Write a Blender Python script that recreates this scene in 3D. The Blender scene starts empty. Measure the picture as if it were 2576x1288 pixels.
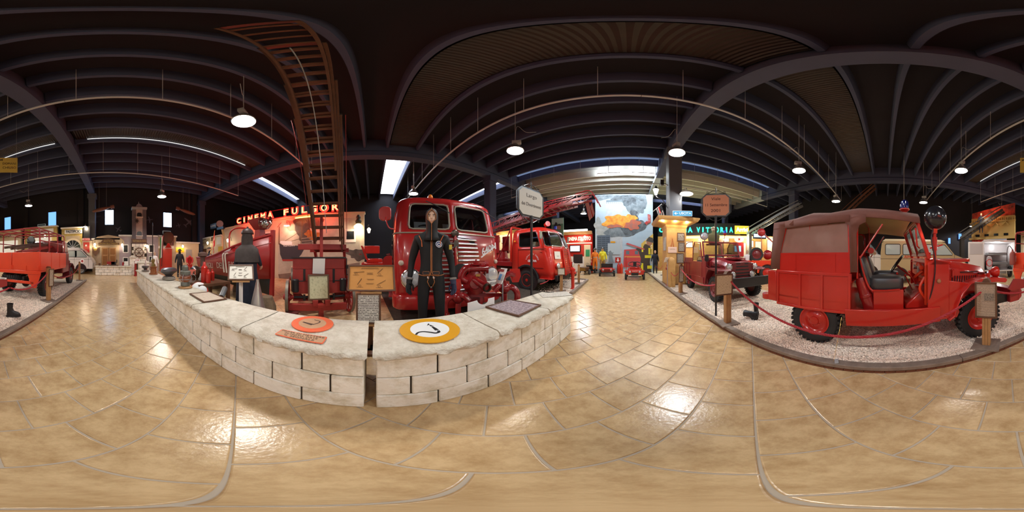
import bpy, math, random
import numpy as np
from math import radians as R, sin, cos, tan, pi, atan2, hypot, sqrt
from mathutils import Vector as V, Matrix
from mathutils.bvhtree import BVHTree
random.seed(7)
SC = bpy.context.scene
COL = SC.collection
# ------------------------------------------------------------------ camera, world, exposure
H = 1.35                      # eye height of the panorama
U0, KD = 1580.0,360.0 / 2576  # image column of the aisle axis (+Y), degrees per pixel
cd = bpy.data.cameras.new('camera'); cam = bpy.data.objects.new('camera', cd); COL.objects.link(cam)
cd.type = 'PANO'
try:
    cd.panorama_type = 'EQUIRECTANGULAR'
except Exception:
    cd.cycles.panorama_type = 'EQUIRECTANGULAR'
cam.location = (0,0, H); cam.rotation_euler = (R(90),0, R((U0 - 1288) * KD))
cd.clip_end = 200; cd.clip_start = .02
SC.camera = cam
w = bpy.data.worlds.new('world'); SC.world = w; w.use_nodes = True
w.node_tree.nodes['Background'].inputs[0].default_value = (.55,.7,1,1)
w.node_tree.nodes['Background'].inputs[1].default_value = .6
SC.view_settings.view_transform = 'Standard'; SC.view_settings.look = 'None'
SC.view_settings.gamma = 1; SC.view_settings.use_curve_mapping = False
SC.view_settings.exposure = 0.7
SC.cycles.max_bounces = 8; SC.cycles.diffuse_bounces = 4; SC.cycles.glossy_bounces = 3
SC.cycles.transmission_bounces = 4; SC.cycles.transparent_max_bounces = 10
SC.cycles.sample_clamp_indirect = 4; SC.cycles.caustics_reflective = False; SC.cycles.caustics_refractive = False
LAMP_W, WARM, COOL = 260.0,(1,.955,.89),(.78,.89,1.0)

def az(u): return R((u - U0) * KD)
def g(u, v, z=0):             # ground point under a picture point
    r = (z - H) / tan(R((644 - v) * KD)); return V((r * sin(az(u)), r * cos(az(u)), z))
def rv(u, v, r):              # point at ground distance r
    return V((r * sin(az(u)), r * cos(az(u)), H + r * tan(R((644 - v) * KD))))
def onx(u, v, x): return rv(u, v, x / sin(az(u)))
def ony(u, v, y): return rv(u, v, y / cos(az(u)))

# ------------------------------------------------------------------ materials
MATS = {}
def mat(name, col, rough=.5, metal=0, var=0, vscale=6, col2=None, bump=0, bscale=40, emit=0, coat=0, alpha=1, spec=.5, isl=0, world=False, detail=4, thr=(.35,.7)):
    if name in MATS: return MATS[name]
    m = bpy.data.materials.new(name); MATS[name] = m; m.use_nodes = True
    nt = m.node_tree; N = nt.nodes; L = nt.links; b = N['Principled BSDF']
    c4 = (*col, 1); b.inputs['Base Color'].default_value = c4
    b.inputs['Roughness'].default_value = rough; b.inputs['Metallic'].default_value = metal
    b.inputs['Specular IOR Level'].default_value = spec
    b.inputs['Coat Weight'].default_value = coat; b.inputs['Coat Roughness'].default_value = .08
    if emit:
        b.inputs['Emission Color'].default_value = c4; b.inputs['Emission Strength'].default_value = emit
    co = None
    if var or bump:
        if world:
            gn = N.new('ShaderNodeNewGeometry'); co = gn.outputs['Position']
        else:
            tc = N.new('ShaderNodeTexCoord'); co = tc.outputs['Object']
    src = None
    if var:
        n1 = N.new('ShaderNodeTexNoise'); n1.inputs['Scale'].default_value = vscale; n1.inputs['Detail'].default_value = detail; n1.inputs['Roughness'].default_value = .72 if detail > 8 else .65
        L.new(co, n1.inputs['Vector'])
        mr = N.new('ShaderNodeMapRange'); mr.inputs[1].default_value = thr[0]; mr.inputs[2].default_value = thr[1]; mr.inputs[3].default_value = 0; mr.inputs[4].default_value = var
        L.new(n1.outputs['Fac'], mr.inputs[0])
        mx = N.new('ShaderNodeMix'); mx.data_type = 'RGBA'
        mx.inputs[6].default_value = c4; mx.inputs[7].default_value = (*(col2 or tuple(c * .5 for c in col)),1)
        L.new(mr.outputs[0], mx.inputs[0]); src = mx.outputs[2]
    if isl:
        gi = N.new('ShaderNodeNewGeometry'); ma = N.new('ShaderNodeMapRange'); ma.inputs[3].default_value = 1 - isl; ma.inputs[4].default_value = 1 + isl
        if isl > 0 and name.endswith('_obj'):
            oi = N.new('ShaderNodeObjectInfo'); L.new(oi.outputs['Random'], ma.inputs[0])
        else:
            L.new(gi.outputs['Random Per Island'], ma.inputs[0])
        mm = N.new('ShaderNodeMix'); mm.data_type = 'RGBA'; mm.blend_type = 'MULTIPLY'; mm.inputs[0].default_value = 1
        if src: L.new(src, mm.inputs[6])
        else: mm.inputs[6].default_value = c4
        L.new(ma.outputs[0], mm.inputs[7]); src = mm.outputs[2]
    if src: L.new(src, b.inputs['Base Color'])
    if bump:
        n2 = N.new('ShaderNodeTexNoise'); n2.inputs['Scale'].default_value = bscale; n2.inputs['Detail'].default_value = 4
        L.new(co, n2.inputs['Vector'])
        bp = N.new('ShaderNodeBump'); bp.inputs['Strength'].default_value = bump; bp.inputs['Distance'].default_value = .02
        L.new(n2.outputs['Fac'], bp.inputs['Height']); L.new(bp.outputs['Normal'], b.inputs['Normal'])
    if alpha < 1: b.inputs['Alpha'].default_value = alpha
    return m
def printmat(name, paper, ink, rows=22, dens=.5, cols=1):   # a printed page: rows of small marks
    if name in MATS: return MATS[name]
    m = mat(name, paper, .6); nt = m.node_tree; N = nt.nodes; L = nt.links; b = N['Principled BSDF']
    tc = N.new('ShaderNodeTexCoord'); mp = N.new('ShaderNodeMapping'); mp.inputs['Scale'].default_value = (26 * cols, rows, 1)
    L.new(tc.outputs['UV'], mp.inputs[0])
    sp = N.new('ShaderNodeSeparateXYZ'); L.new(mp.outputs[0], sp.inputs[0])
    fr = N.new('ShaderNodeMath'); fr.operation = 'FRACT'; L.new(sp.outputs[1], fr.inputs[0])
    lt = N.new('ShaderNodeMath'); lt.operation = 'LESS_THAN'; lt.inputs[1].default_value = .45; L.new(fr.outputs[0], lt.inputs[0])
    fl = N.new('ShaderNodeMath'); fl.operation = 'FLOOR'; L.new(sp.outputs[1], fl.inputs[0])
    cb = N.new('ShaderNodeCombineXYZ'); L.new(sp.outputs[0], cb.inputs[0]); L.new(fl.outputs[0], cb.inputs[1])
    ns = N.new('ShaderNodeTexNoise'); ns.inputs['Scale'].default_value = .9; ns.inputs['Detail'].default_value = 2; L.new(cb.outputs[0], ns.inputs['Vector'])
    gt = N.new('ShaderNodeMath'); gt.operation = 'GREATER_THAN'; gt.inputs[1].default_value = 1 - dens; L.new(ns.outputs['Fac'], gt.inputs[0])
    mu = N.new('ShaderNodeMath'); mu.operation = 'MULTIPLY'; L.new(lt.outputs[0], mu.inputs[0]); L.new(gt.outputs[0], mu.inputs[1])
    mx = N.new('ShaderNodeMix'); mx.data_type = 'RGBA'; mx.inputs[6].default_value = (*paper, 1); mx.inputs[7].default_value = (*ink, 1)
    L.new(mu.outputs[0], mx.inputs[0]); L.new(mx.outputs[2], b.inputs['Base Color'])
    return m
def photomat(name, a, b_, c, scale=7, thr=(.35,.65)):       # a printed photograph seen from afar: tonal patches
    if name in MATS: return MATS[name]
    m = mat(name, a, .45); nt = m.node_tree; N = nt.nodes; L = nt.links; b = N['Principled BSDF']
    tc = N.new('ShaderNodeTexCoord'); ns = N.new('ShaderNodeTexNoise'); ns.inputs['Scale'].default_value = scale; ns.inputs['Detail'].default_value = 6; ns.inputs['Roughness'].default_value = .7
    L.new(tc.outputs['UV'], ns.inputs['Vector']); cr = N.new('ShaderNodeValToRGB'); e = cr.color_ramp.elements
    e[0].position, e[0].color = thr[0], (*a, 1); e[1].position, e[1].color = thr[1], (*c, 1)
    n = e.new((thr[0] + thr[1]) / 2); n.color = (*b_, 1)
    L.new(ns.outputs['Fac'], cr.inputs[0]); L.new(cr.outputs[0], b.inputs['Base Color'])
    return m
def glass(name='clear_glass', tint=(.8,.85,.85), t=.8):
    if name in MATS: return MATS[name]
    m = bpy.data.materials.new(name); MATS[name] = m; m.use_nodes = True; nt = m.node_tree; N = nt.nodes; L = nt.links
    N.remove(N['Principled BSDF']); o = N['Material Output']
    tr = N.new('ShaderNodeBsdfTransparent'); tr.inputs[0].default_value = (*tint, 1)
    gl = N.new('ShaderNodeBsdfGlossy'); gl.inputs['Roughness'].default_value = .03; gl.inputs[0].default_value = (.9,.9,.9,1)
    mx = N.new('ShaderNodeMixShader'); mx.inputs[0].default_value = 1 - t
    fz = N.new('ShaderNodeLayerWeight'); fz.inputs[0].default_value = .25; ad = N.new('ShaderNodeMath'); ad.operation = 'MULTIPLY_ADD'; ad.inputs[1].default_value = .5; ad.inputs[2].default_value = 1 - t; ad.use_clamp = True
    L.new(fz.outputs['Fresnel'], ad.inputs[0]); L.new(ad.outputs[0], mx.inputs[0])
    L.new(tr.outputs[0], mx.inputs[1]); L.new(gl.outputs[0], mx.inputs[2]); L.new(mx.outputs[0], o.inputs[0])
    return m
def emis(name, col, s):
    if name in MATS: return MATS[name]
    m = bpy.data.materials.new(name); MATS[name] = m; m.use_nodes = True; nt = m.node_tree; N = nt.nodes
    N.remove(N['Principled BSDF']); e = N.new('ShaderNodeEmission'); e.inputs[0].default_value = (*col, 1); e.inputs[1].default_value = s
    nt.links.new(e.outputs[0], N['Material Output'].inputs[0]); return m

def hexc(h):                  # sRGB hex to linear
    c = [int(h[i:i + 2], 16) / 255 for i in (0,2,4)]
    return tuple(x / 12.92 if x <= .04045 else ((x + .055) / 1.055) ** 2.4 for x in c)
red = mat('fire_red', (.52,.022,.012),.28, coat=.4, var=.35, vscale=3, col2=(.38,.015,.012))
orange_red = mat('orange_red', (.68,.045,.012),.32, coat=.3, var=.3, vscale=3, col2=(.5,.03,.012))
maroon = mat('maroon_paint', (.17,.014,.018),.32, coat=.3, var=.4, vscale=5, col2=(.11,.01,.012))
wine = mat('wine_red', (.30,.012,.016),.3, coat=.35, var=.35, vscale=3, col2=(.21,.01,.012))
dullred = mat('dull_red_wood', (.32,.022,.016),.55, var=.5, vscale=7, col2=(.22,.014,.012), bump=.1, bscale=20)
rubber = mat('black_rubber', (.016,.016,.017),.75, var=.4, vscale=9, col2=(.035,.033,.03))
black = mat('black_paint', (.014,.014,.016),.35)
blackmat = mat('black_fabric', (.016,.016,.02),.85, var=.4, vscale=20, col2=(.03,.03,.035))
chrome = mat('chrome', (.75,.74,.72),.16,1)
steel = mat('grey_steel', (.33,.34,.35),.4,.7, var=.3, vscale=8)
galv = mat('galvanised', (.42,.43,.44),.5,.35)
alu = mat('brushed_aluminium', (.62,.62,.62),.32,.9)
woodl = mat('light_wood', (.42,.22,.085),.5, var=.6, vscale=9, col2=(.27,.125,.045), bump=.08)
woodd = mat('dark_wood', (.13,.055,.026),.45, var=.6, vscale=12, col2=(.075,.03,.014))
woodg = mat('grey_weathered_wood', (.27,.21,.165),.7, var=.8, vscale=7, col2=(.14,.10,.08), bump=.25, bscale=25)
white = mat('white_paint', (.78,.76,.73),.45, var=.3, vscale=4, col2=(.66,.64,.6))
cream = mat('cream_plaster', (.72,.60,.42),.8, var=.5, vscale=3, col2=(.58,.46,.3))
paper = mat('paper', (.78,.74,.66),.7)
paperw = mat('white_card', (.84,.84,.84),.6)
lens = mat('lamp_glass', (.62,.64,.66),.1,.35, coat=.6)
skin = mat('mannequin_skin', (.62,.40,.28),.5)
G_CLR = glass(); G_DRK = glass('dark_glass', (.42,.46,.48),.8); G_AMB = glass('amber_glass', (.75,.35,.1),.8)
brass = mat('brass', (.5,.33,.1),.35,.9)
ropem = mat('red_rope', (.42,.03,.04),.7, var=.4, vscale=60, col2=(.28,.02,.03))
# ------------------------------------------------------------------ mesh tools
def frame_to(d):              # rotation matrix whose z axis is d
    return V(d).to_track_quat('Z', 'Y').to_matrix()
class B:
    def __init__(s): s.v = []; s.f = []; s.M = None
    def add(s, vs, fs):
        o = len(s.v)
        if s.M is not None: vs = [tuple(s.M @ V(p)) for p in vs]
        s.v += [tuple(p) for p in vs]; s.f += [tuple(i + o for i in f) for f in fs]; return s
    def bx(s, x0, x1, y0, y1, z0, z1, rot=None):
        vs = [(x, y, z) for x in (x0, x1) for y in (y0, y1) for z in (z0, z1)]
        if rot is not None:
            c = V(((x0 + x1) / 2,(y0 + y1) / 2,(z0 + z1) / 2)); vs = [c + rot @ (V(p) - c) for p in vs]
        return s.add(vs, [(0,1,3,2),(4,6,7,5),(0,4,5,1),(2,3,7,6),(0,2,6,4),(1,5,7,3)])
    def box(s, c, d, rot=None):
        return s.bx(c[0] - d[0] / 2, c[0] + d[0] / 2, c[1] - d[1] / 2, c[1] + d[1] / 2, c[2] - d[2] / 2, c[2] + d[2] / 2, rot)
    def bar(s, a, b, w, h, up=(0,0,1)):  # rectangular bar from a to b
        a, b = V(a), V(b); d = (b - a).normalized(); x = d.cross(V(up))
        if x.length < 1e-4: x = d.cross(V((1,0,0)))
        x.normalize(); y = x.cross(d); vs = []
        for p in (a, b):
            for i, j in ((-1,-1),(1,-1),(1,1),(-1,1)): vs.append(p + x * (i * w / 2) + y * (j * h / 2))
        return s.add(vs, [(3,2,1,0),(4,5,6,7),(0,1,5,4),(1,2,6,5),(2,3,7,6),(3,0,4,7)])
    def loft(s, rings, cap=True, closed=True):
        n = len(rings[0]); vs = [p for r in rings for p in r]; fs = []
        for i in range(len(rings) - 1):
            for j in range(n if closed else n - 1):
                k = (j + 1) % n; fs.append((i * n + j, i * n + k, (i + 1) * n + k, (i + 1) * n + j))
        if cap and closed: fs += [tuple(range(n))[::-1], tuple(range((len(rings) - 1) * n, len(rings) * n))]
        return s.add(vs, fs)
    def cyl(s, a, b, r, r2=None, n=14, cap=True):
        a, b = V(a), V(b); m = frame_to(b - a); r2 = r if r2 is None else r2
        return s.loft([[p + m @ V((q * cos(2 * pi * i / n), q * sin(2 * pi * i / n),0)) for i in range(n)] for p, q in ((a, r),(b, r2))], cap)
    def lathe(s, prof, o=(0,0,0), d=(0,0,1), n=20, cap=True):  # prof: (radius, along)
        o = V(o); m = frame_to(V(d).normalized())
        return s.loft([[o + m @ V((max(r, 1e-4) * cos(2 * pi * i / n), max(r, 1e-4) * sin(2 * pi * i / n), z)) for i in range(n)] for r, z in prof], cap)
    def tube(s, pts, r, n=7, closed=False):
        pts = [V(p) for p in pts]; k = len(pts); rings = []; u = None
        for i, p in enumerate(pts):
            t = (pts[(i + 1) % k] - pts[i - 1]) if closed else (pts[min(i + 1, k - 1)] - pts[max(i - 1,0)])
            t.normalize()
            if u is None: u = t.orthogonal().normalized()
            u = (u - t * u.dot(t)); u = u.normalized() if u.length > 1e-5 else t.orthogonal().normalized()
            w_ = t.cross(u); rr = r[i] if isinstance(r, (list, tuple)) else r
            rings.append([p + (u * cos(2 * pi * j / n) + w_ * sin(2 * pi * j / n)) * rr for j in range(n)])
        if closed: rings.append(rings[0])
        return s.loft(rings, not closed)
    def prism(s, poly, ax, t0, t1):  # 2D polygon extruded along axis; x:(y,z) y:(x,z) z:(x,y)
        def P(p, t): return {'x': (t, p[0], p[1]), 'y': (p[0], t, p[1]), 'z': (p[0], p[1], t)}[ax]
        n = len(poly); vs = [P(p, t0) for p in poly] + [P(p, t1) for p in poly]
        return s.add(vs, [tuple(range(n)), tuple(range(2 * n - 1, n - 1,-1))] + [(i, i + n, (i + 1) % n + n, (i + 1) % n) for i in range(n)])
    def sph(s, c, r, n=14, m=9, z0=-1, z1=1):
        r = (r, r, r) if isinstance(r, (int, float)) else r; a0, a1 = math.asin(z0), math.asin(z1)
        return s.loft([[(c[0] + r[0] * max(cos(a),1e-3) * cos(2 * pi * i / n), c[1] + r[1] * max(cos(a),1e-3) * sin(2 * pi * i / n), c[2] + r[2] * sin(a)) for i in range(n)] for a in [a0 + (a1 - a0) * k / m for k in range(m + 1)]])
    def torus(s, c, d, R_, r, n=24, k=8, a0=0, a1=360):
        m = frame_to(d); full = abs(a1 - a0) >= 360; q = n if full else n + 1
        pts = [V(c) + m @ V((R_ * cos(R(a0 + (a1 - a0) * i / n)), R_ * sin(R(a0 + (a1 - a0) * i / n)),0)) for i in range(q)]
        return s.tube(pts, r, k, full)
    def quad(s, a, b, c, d): return s.add([a, b, c, d], [(0,1,2,3)])
    def out(s, name, m, parent=None, bev=0, smooth=35, loc=None, rz=None, seg=2, **tags):
        me = bpy.data.meshes.new(name); me.from_pydata(s.v, [], s.f)
        bm_ = None
        me.update()
        import bmesh
        bm_ = bmesh.new(); bm_.from_mesh(me); bmesh.ops.recalc_face_normals(bm_, faces=bm_.faces); bm_.to_mesh(me); bm_.free()
        if m: me.materials.append(m)
        if smooth:
            me.polygons.foreach_set('use_smooth', [True] * len(me.polygons)); me.set_sharp_from_angle(angle=R(smooth))
        o = bpy.data.objects.new(name, me); COL.objects.link(o)
        if parent: o.parent = parent
        if loc is not None: o.location = loc
        if rz is not None: o.rotation_euler.z = rz
        if bev:
            b = o.modifiers.new('bevel', 'BEVEL'); b.width = bev; b.segments = seg; b.limit_method = 'ANGLE'; b.angle_limit = R(40)
        for k_, v_ in tags.items(): o[k_] = v_
        return o
def tag(o, label=None, cat=None, group=None, kind=None):
    for k, v in (('label', label),('category', cat),('group', group),('kind', kind)):
        if v: o[k] = v
    return o
def thing(name, label, cat, loc=(0,0,0), rz=0, group=None):
    o = bpy.data.objects.new(name, None); COL.objects.link(o); o.location = loc; o.rotation_euler.z = rz; o.empty_display_size = .1
    return tag(o, label, cat, group)
def copy_tree(o, parent=None):
    c = o.copy(); COL.objects.link(c)
    if parent: c.parent = parent
    for ch in list(o.children): copy_tree(ch, c)
    return c
def struct(o): o['kind'] = 'structure'; return o
def lmat(x, up, o):           # matrix with local x = x, local y = up, origin o
    x = V(x).normalized(); up = V(up).normalized(); z = x.cross(up).normalized(); up = z.cross(x)
    m = Matrix((x, up, z)).transposed().to_4x4(); m.translation = V(o); return m
TXT = []
def text(s, size, m, parent, o, x=(1,0,0), up=(0,0,1), ext=.002, sx=1, name='lettering', align='CENTER', sp=1, bold=0, shear=0, width=None):
    c = bpy.data.curves.new(name, 'FONT'); c.body = s; c.size = size; c.extrude = ext; c.align_x = align; c.align_y = 'CENTER'; c.space_character = sp; c.offset = bold; c.shear = shear; c.resolution_u = 3
    c.materials.append(m); ob = bpy.data.objects.new(name, c); COL.objects.link(ob)
    TXT.append((ob, name, parent, o, x, up, sx, width)); return ob
def flush_text():              # turn every lettering curve into a mesh object in one pass
    dg = bpy.context.evaluated_depsgraph_get(); dg.update(); new = []
    for ob, *a in TXT: new.append((ob, bpy.data.meshes.new_from_object(ob.evaluated_get(dg)), a))
    for ob, me, (name, parent, o, x, up, sx, width) in new:
        bpy.data.objects.remove(ob); me.name = name; q = bpy.data.objects.new(name, me); COL.objects.link(q); q.parent = parent
        if width:
            xs = [v.co.x for v in me.vertices]; sx = width / max(max(xs) - min(xs),.001)
        q.matrix_local = lmat(x, up, o) @ Matrix.Diagonal((sx, 1,1,1))
def textw(s, width, size, m, parent, o, x=(1,0,0), up=(0,0,1), **k): return text(s, size, m, parent, o, x, up, width=width, **k)
def arctext(s, rad, size, m, parent, o, x, up, a0, a1):
    xx, uu = V(x).normalized(), V(up).normalized(); n = len(s)
    for i, ch in enumerate(s):
        if ch == ' ': continue
        a = R(a0 + (a1 - a0) * i / (n - 1)); p = V(o) + xx * (rad * sin(a)) + uu * (rad * cos(a))
        text(ch, size, m, parent, p, xx * cos(a) - uu * sin(a), uu * cos(a) + xx * sin(a), name='letter')
def panel(name, m, parent, o, x, up, w_, h, t=.006, uv=True, ofs=0):  # thin printed panel with UVs on its front (front = x cross up)
    M_ = lmat(x, up, o); me = bpy.data.meshes.new(name); a, b = w_ / 2, h / 2
    vs = [(-a, -b, ofs + t),(a, -b, ofs + t),(a, b, ofs + t),(-a, b, ofs + t),(-a, -b, ofs),(a, -b, ofs),(a, b, ofs),(-a, b, ofs)]
    me.from_pydata([M_ @ V(p) for p in vs], [], [(0,1,2,3),(7,6,5,4),(0,4,5,1),(1,5,6,2),(2,6,7,3),(3,7,4,0)])
    l = me.uv_layers.new(); uvs = [(0,0),(1,0),(1,1),(0,1)] + [(0,0)] * 20
    for i, d in enumerate(l.data): d.uv = uvs[i]
    me.materials.append(m); ob = bpy.data.objects.new(name, me); COL.objects.link(ob); ob.parent = parent; return ob
def decal(name, m, parent, poly, o, x, up, t=.002, ofs=0):   # flat printed shape: polygon in panel coordinates
    b = B(); b.M = lmat(x, up, o); b.prism(poly, 'z', ofs, ofs + t); return b.out(name, m, parent, smooth=0)
def rrect(w_, h, r, n=4, cx=0, cy=0):
    pts = []
    for (sx, sy, a0) in ((1,1,0),(-1,1,90),(-1,-1,180),(1,-1,270)):
        for i in range(n + 1):
            a = R(a0 + 90 * i / n); pts.append((cx + sx * (w_ / 2 - r) + r * cos(a), cy + sy * (h / 2 - r) + r * sin(a)))
    return pts
def ell(cx, cy, rx, ry, n=24): return [(cx + rx * cos(2 * pi * i / n), cy + ry * sin(2 * pi * i / n)) for i in range(n)]
def blob(cx, cy, rx, ry, n=40, amp=.18, seed=0):
    rn = random.Random(seed); ph = [(rn.uniform(0,6.28), rn.uniform(.4,1)) for _ in range(7)]
    def q(a): return 1 + amp * sum(b_ * sin((k + 2) * a + p) / (k * .5 + 1) for k, (p, b_) in enumerate(ph))
    return [(cx + rx * q(2 * pi * i / n) * cos(2 * pi * i / n), cy + ry * q(2 * pi * i / n) * sin(2 * pi * i / n)) for i in range(n)]
def frame_board(parent, o, x, up, w_, h, fm, pm, fw=.03, t=.02, name='frame', pname='page'):  # framed page, four rails joined
    b = B(); b.M = lmat(x, up, o); a, c = w_ / 2, h / 2
    b.bx(-a, a, c - fw, c, 0, t); b.bx(-a, a, -c, -c + fw, 0, t); b.bx(-a, -a + fw, -c + fw, c - fw, 0, t); b.bx(a - fw, a, -c + fw, c - fw, 0, t); b.bx(-a + .002, a - .002,-c + .002, c - .002,-.004,.004)
    f = b.out(name, fm, parent, bev=.003)
    return f, panel(pname, pm, f if False else parent, o, x, up, w_ - 2 * fw, h - 2 * fw, t=.004, ofs=.006)
_wheel = {}
def wheel(parent, o, r=.355, w_=.17, rim=.215, rm=None, side=1, tread=True, name='wheel', tm=None, hubm=None, lug=5, nt=30):
    """road wheel, axis along local y; side=+1: outer face to +y"""
    key = (r, w_, rim, rm.name if rm else '', tread, lug)
    if key not in _wheel:
        b = B(); h = w_ / 2; k = r - rim
        b.lathe([(rim, -h * .8),(rim + k * .4,-h),(r - k * .28,-h * .98),(r - .02,-h * .78),(r - .012,-h * .4),(r - .01,0),(r - .012, h * .4),(r - .02, h * .78),(r - k * .28, h * .98),(rim + k * .4, h),(rim, h * .8),(rim - .004,0),(rim, -h * .8)], (0,0,0),(0,1,0),36, cap=False)
        if tread:
            for i in range(nt):
                a = 2 * pi * i / nt
                for sg in (-1,1):
                    da = a + sg * pi / nt * .5; m = Matrix.Rotation(-da, 3, 'Y')
                    b.box(m @ V((0, sg * h * .5, r - .008)),(2 * pi * r / nt * .55, h * .85,.03), m)
        ty = b.out('tyre', tm or rubber, None)
        b = B(); q = rim
        b.lathe([(q + .012, h * .78),(q + .014, h * .92),(q - .002, h * .92),(q - .02, h * .55),(q - .05, h * .35),(q * .55, h * .45),(q * .5, h * .55),(q * .33, h * .6),(q * .3, h * .85),(q * .2, h * .95),(.001, h * .95)], (0,0,0),(0,1,0),32, cap=False)
        for i in range(lug):
            a = 2 * pi * i / lug; b.cyl((q * .42 * cos(a), h * .5, q * .42 * sin(a)),(q * .42 * cos(a), h * .72, q * .42 * sin(a)),.014, n=6)
        b.lathe([(q + .012,-h * .78),(q - .03,-h * .5),(q * .5,-h * .3),(.001,-h * .3)], (0,0,0),(0,1,0),24, cap=False)
        rmo = b.out('rim', rm or red, None)
        _wheel[key] = (ty.data, rmo.data); bpy.data.objects.remove(ty); bpy.data.objects.remove(rmo)
    t_, r_ = _wheel[key]
    ty = bpy.data.objects.new(name, t_); COL.objects.link(ty); ty.parent = parent; ty.location = o
    if side < 0: ty.rotation_euler.z = pi
    rr = bpy.data.objects.new('rim', r_); COL.objects.link(rr); rr.parent = ty; return ty
def shell(levels, fy, sx, na=5):
    """rounded cab outline per level (z, nose, vee, half_width, corner_r, back); returns grid[level][col]"""
    grid = []
    for z, n, k, w_, r, bk in levels:
        half = [(n - k * (t * (w_ - r)), t * (w_ - r)) for t in fy]
        xc = n - k * (w_ - r) - r
        half += [(xc + r * cos(a), w_ - r + r * sin(a)) for a in [pi / 2 * i / na for i in range(1, na + 1)]]
        half += [(xc + (bk - xc) * t, w_) for t in sx]
        row = [V((x, -y, z)) for x, y in reversed(half)] + [V((x, y, z)) for x, y in half[1:]]
        grid.append(row)
    return grid
def gridmesh(b, grid, skip=lambda i, j: False, cap=True):
    n = len(grid[0]); vs = [p for r in grid for p in r]
    b.add(vs, [(i * n + j, i * n + j + 1,(i + 1) * n + j + 1,(i + 1) * n + j) for i in range(len(grid) - 1) for j in range(n - 1) if not skip(i, j)])
    m = len(grid) - 1
    b.add([grid[i][j] for j in (0, n - 1) for i in range(m + 1)], [(i, i + 1, i + m + 2, i + m + 1) for i in range(m)])   # back wall
    if cap: b.add(grid[-1], [tuple(range(n))])
def gridpatch(grid, i0, i1, j0, j1): return [[grid[i][j] for j in range(j0, j1 + 1)] for i in range(i0, i1 + 1)]
def patch_loop(p): return p[0] + [r[-1] for r in p[1:]] + p[-1][-2::-1] + [r[0] for r in p[-2:0:-1]]
def fillet(pts, k=.18):       # soften the corners of a closed loop
    out = []; n = len(pts)
    for i in range(n):
        a, b_, c = pts[i - 1], pts[i], pts[(i + 1) % n]
        if (b_ - a).normalized().dot((c - b_).normalized()) > .8: out.append(b_); continue
        l = min((a - b_).length, (c - b_).length, .09)
        p0 = b_ + (a - b_).normalized() * l; p1 = b_ + (c - b_).normalized() * l
        out += [p0,(p0 + p1 + b_ * 2) / 4, p1]
    return out
def dense(pts, d=.05, closed=True):
    o = []; n = len(pts)
    for i in range(n if closed else n - 1):
        a, b_ = V(pts[i]), V(pts[(i + 1) % n]); k = max(1, int((b_ - a).length / d)); o += [a.lerp(b_, t / k) for t in range(k)]
    if not closed: o.append(V(pts[-1]))
    return o
def smoothpath(pts, n=6):     # Catmull-Rom
    pts = [V(p) for p in pts]; q = [pts[0] * 2 - pts[1]] + pts + [pts[-1] * 2 - pts[-2]]; o = []
    for i in range(1, len(q) - 2):
        for k in range(n):
            t = k / n; a, b_, c, d = q[i - 1:i + 3]
            o.append(.5 * ((2 * b_) + (c - a) * t + (2 * a - 5 * b_ + 4 * c - d) * t * t + (3 * b_ - a - 3 * c + d) * t ** 3))
    return o + [pts[-1]]
def person(parent, J, m, name='body', sub=2):
    """J: list of (key, parent key, position, radius or (rx, ry)); one continuous skinned surface rooted at the first joint"""
    ks = [j[0] for j in J]; me = bpy.data.meshes.new(name)
    me.from_pydata([j[2] for j in J], [(ks.index(j[1]), i) for i, j in enumerate(J) if j[1]], [])
    ob = bpy.data.objects.new(name, me); COL.objects.link(ob); ob.parent = parent
    ob.modifiers.new('skin', 'SKIN').use_smooth_shade = True
    sv = me.skin_vertices[0].data
    for i, j in enumerate(J):
        sv[i].radius = j[3] if isinstance(j[3], tuple) else (j[3], j[3]); sv[i].use_root = i == 0
    ss = ob.modifiers.new('sub', 'SUBSURF'); ss.levels = sub; ss.render_levels = sub
    me.materials.append(m); return ob
# ------------------------------------------------------------------ floor of square stamped tiles laid on the diagonal
tilem = mat('stamped_tile', hexc('d3b488'),.23, var=.7, vscale=6.5, col2=hexc('9a7446'), bump=.09, bscale=38, isl=.1, world=True, spec=.6, thr=(.4,.68), detail=12)
grout = mat('grout', hexc('b8aa98'),.7)
XL, XR, YB, YF = -17.5,16.5,-14.8,26.5
b = B(); b.bx(XL, XR, YB, YF, -.3,-.006); floor = struct(b.out('floor', grout, smooth=0))
E1, E2 = V((sin(R(43.04)), cos(R(43.04)))), V((cos(R(43.04)),-sin(R(43.04))))
TW, TH = .362,.352
b = B(); a, c, k = TW / 2 - .005, TH / 2 - .005,.006
b.add([(x * (a - q), y * (c - q), z) for z, q in ((-.006,0),(-.0012, k * .5),(0, k)) for x, y in ((-1,-1),(1,-1),(1,1),(-1,1))],
      [(i + 4 * l, (i + 1) % 4 + 4 * l, (i + 1) % 4 + 4 * l + 4, i + 4 * l + 4) for l in (0,1) for i in range(4)] + [(8,9,10,11)])
tile0 = b.out('tile', tilem, smooth=0)
cells = []
for i in range(-75,76):
    for j in range(-85,86):
        e2 = .023 + (i + .5) * TH; e1 = .129 - .175 * (i % 2) + (j + .5) * TW
        p = E1 * e1 + E2 * e2
        if XL < p.x < XR and YB < p.y < YF: cells.append((p.length, p.x, p.y))
cells.sort()
near, rest = [], []
for d, x, y in cells: (near if len(near) < 296 and -1.0 < x < 1.42 else rest).append((x, y))
RZ = atan2(E1.y, E1.x)
for n, (x, y) in enumerate(near):
    o = tile0 if n == 0 else tile0.copy()
    if n: COL.objects.link(o)
    o.parent = floor; o.location = (x, y, random.uniform(-.0006,.0006)); o.rotation_euler = (random.uniform(-.002,.002), random.uniform(-.002,.002), RZ)
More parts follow.
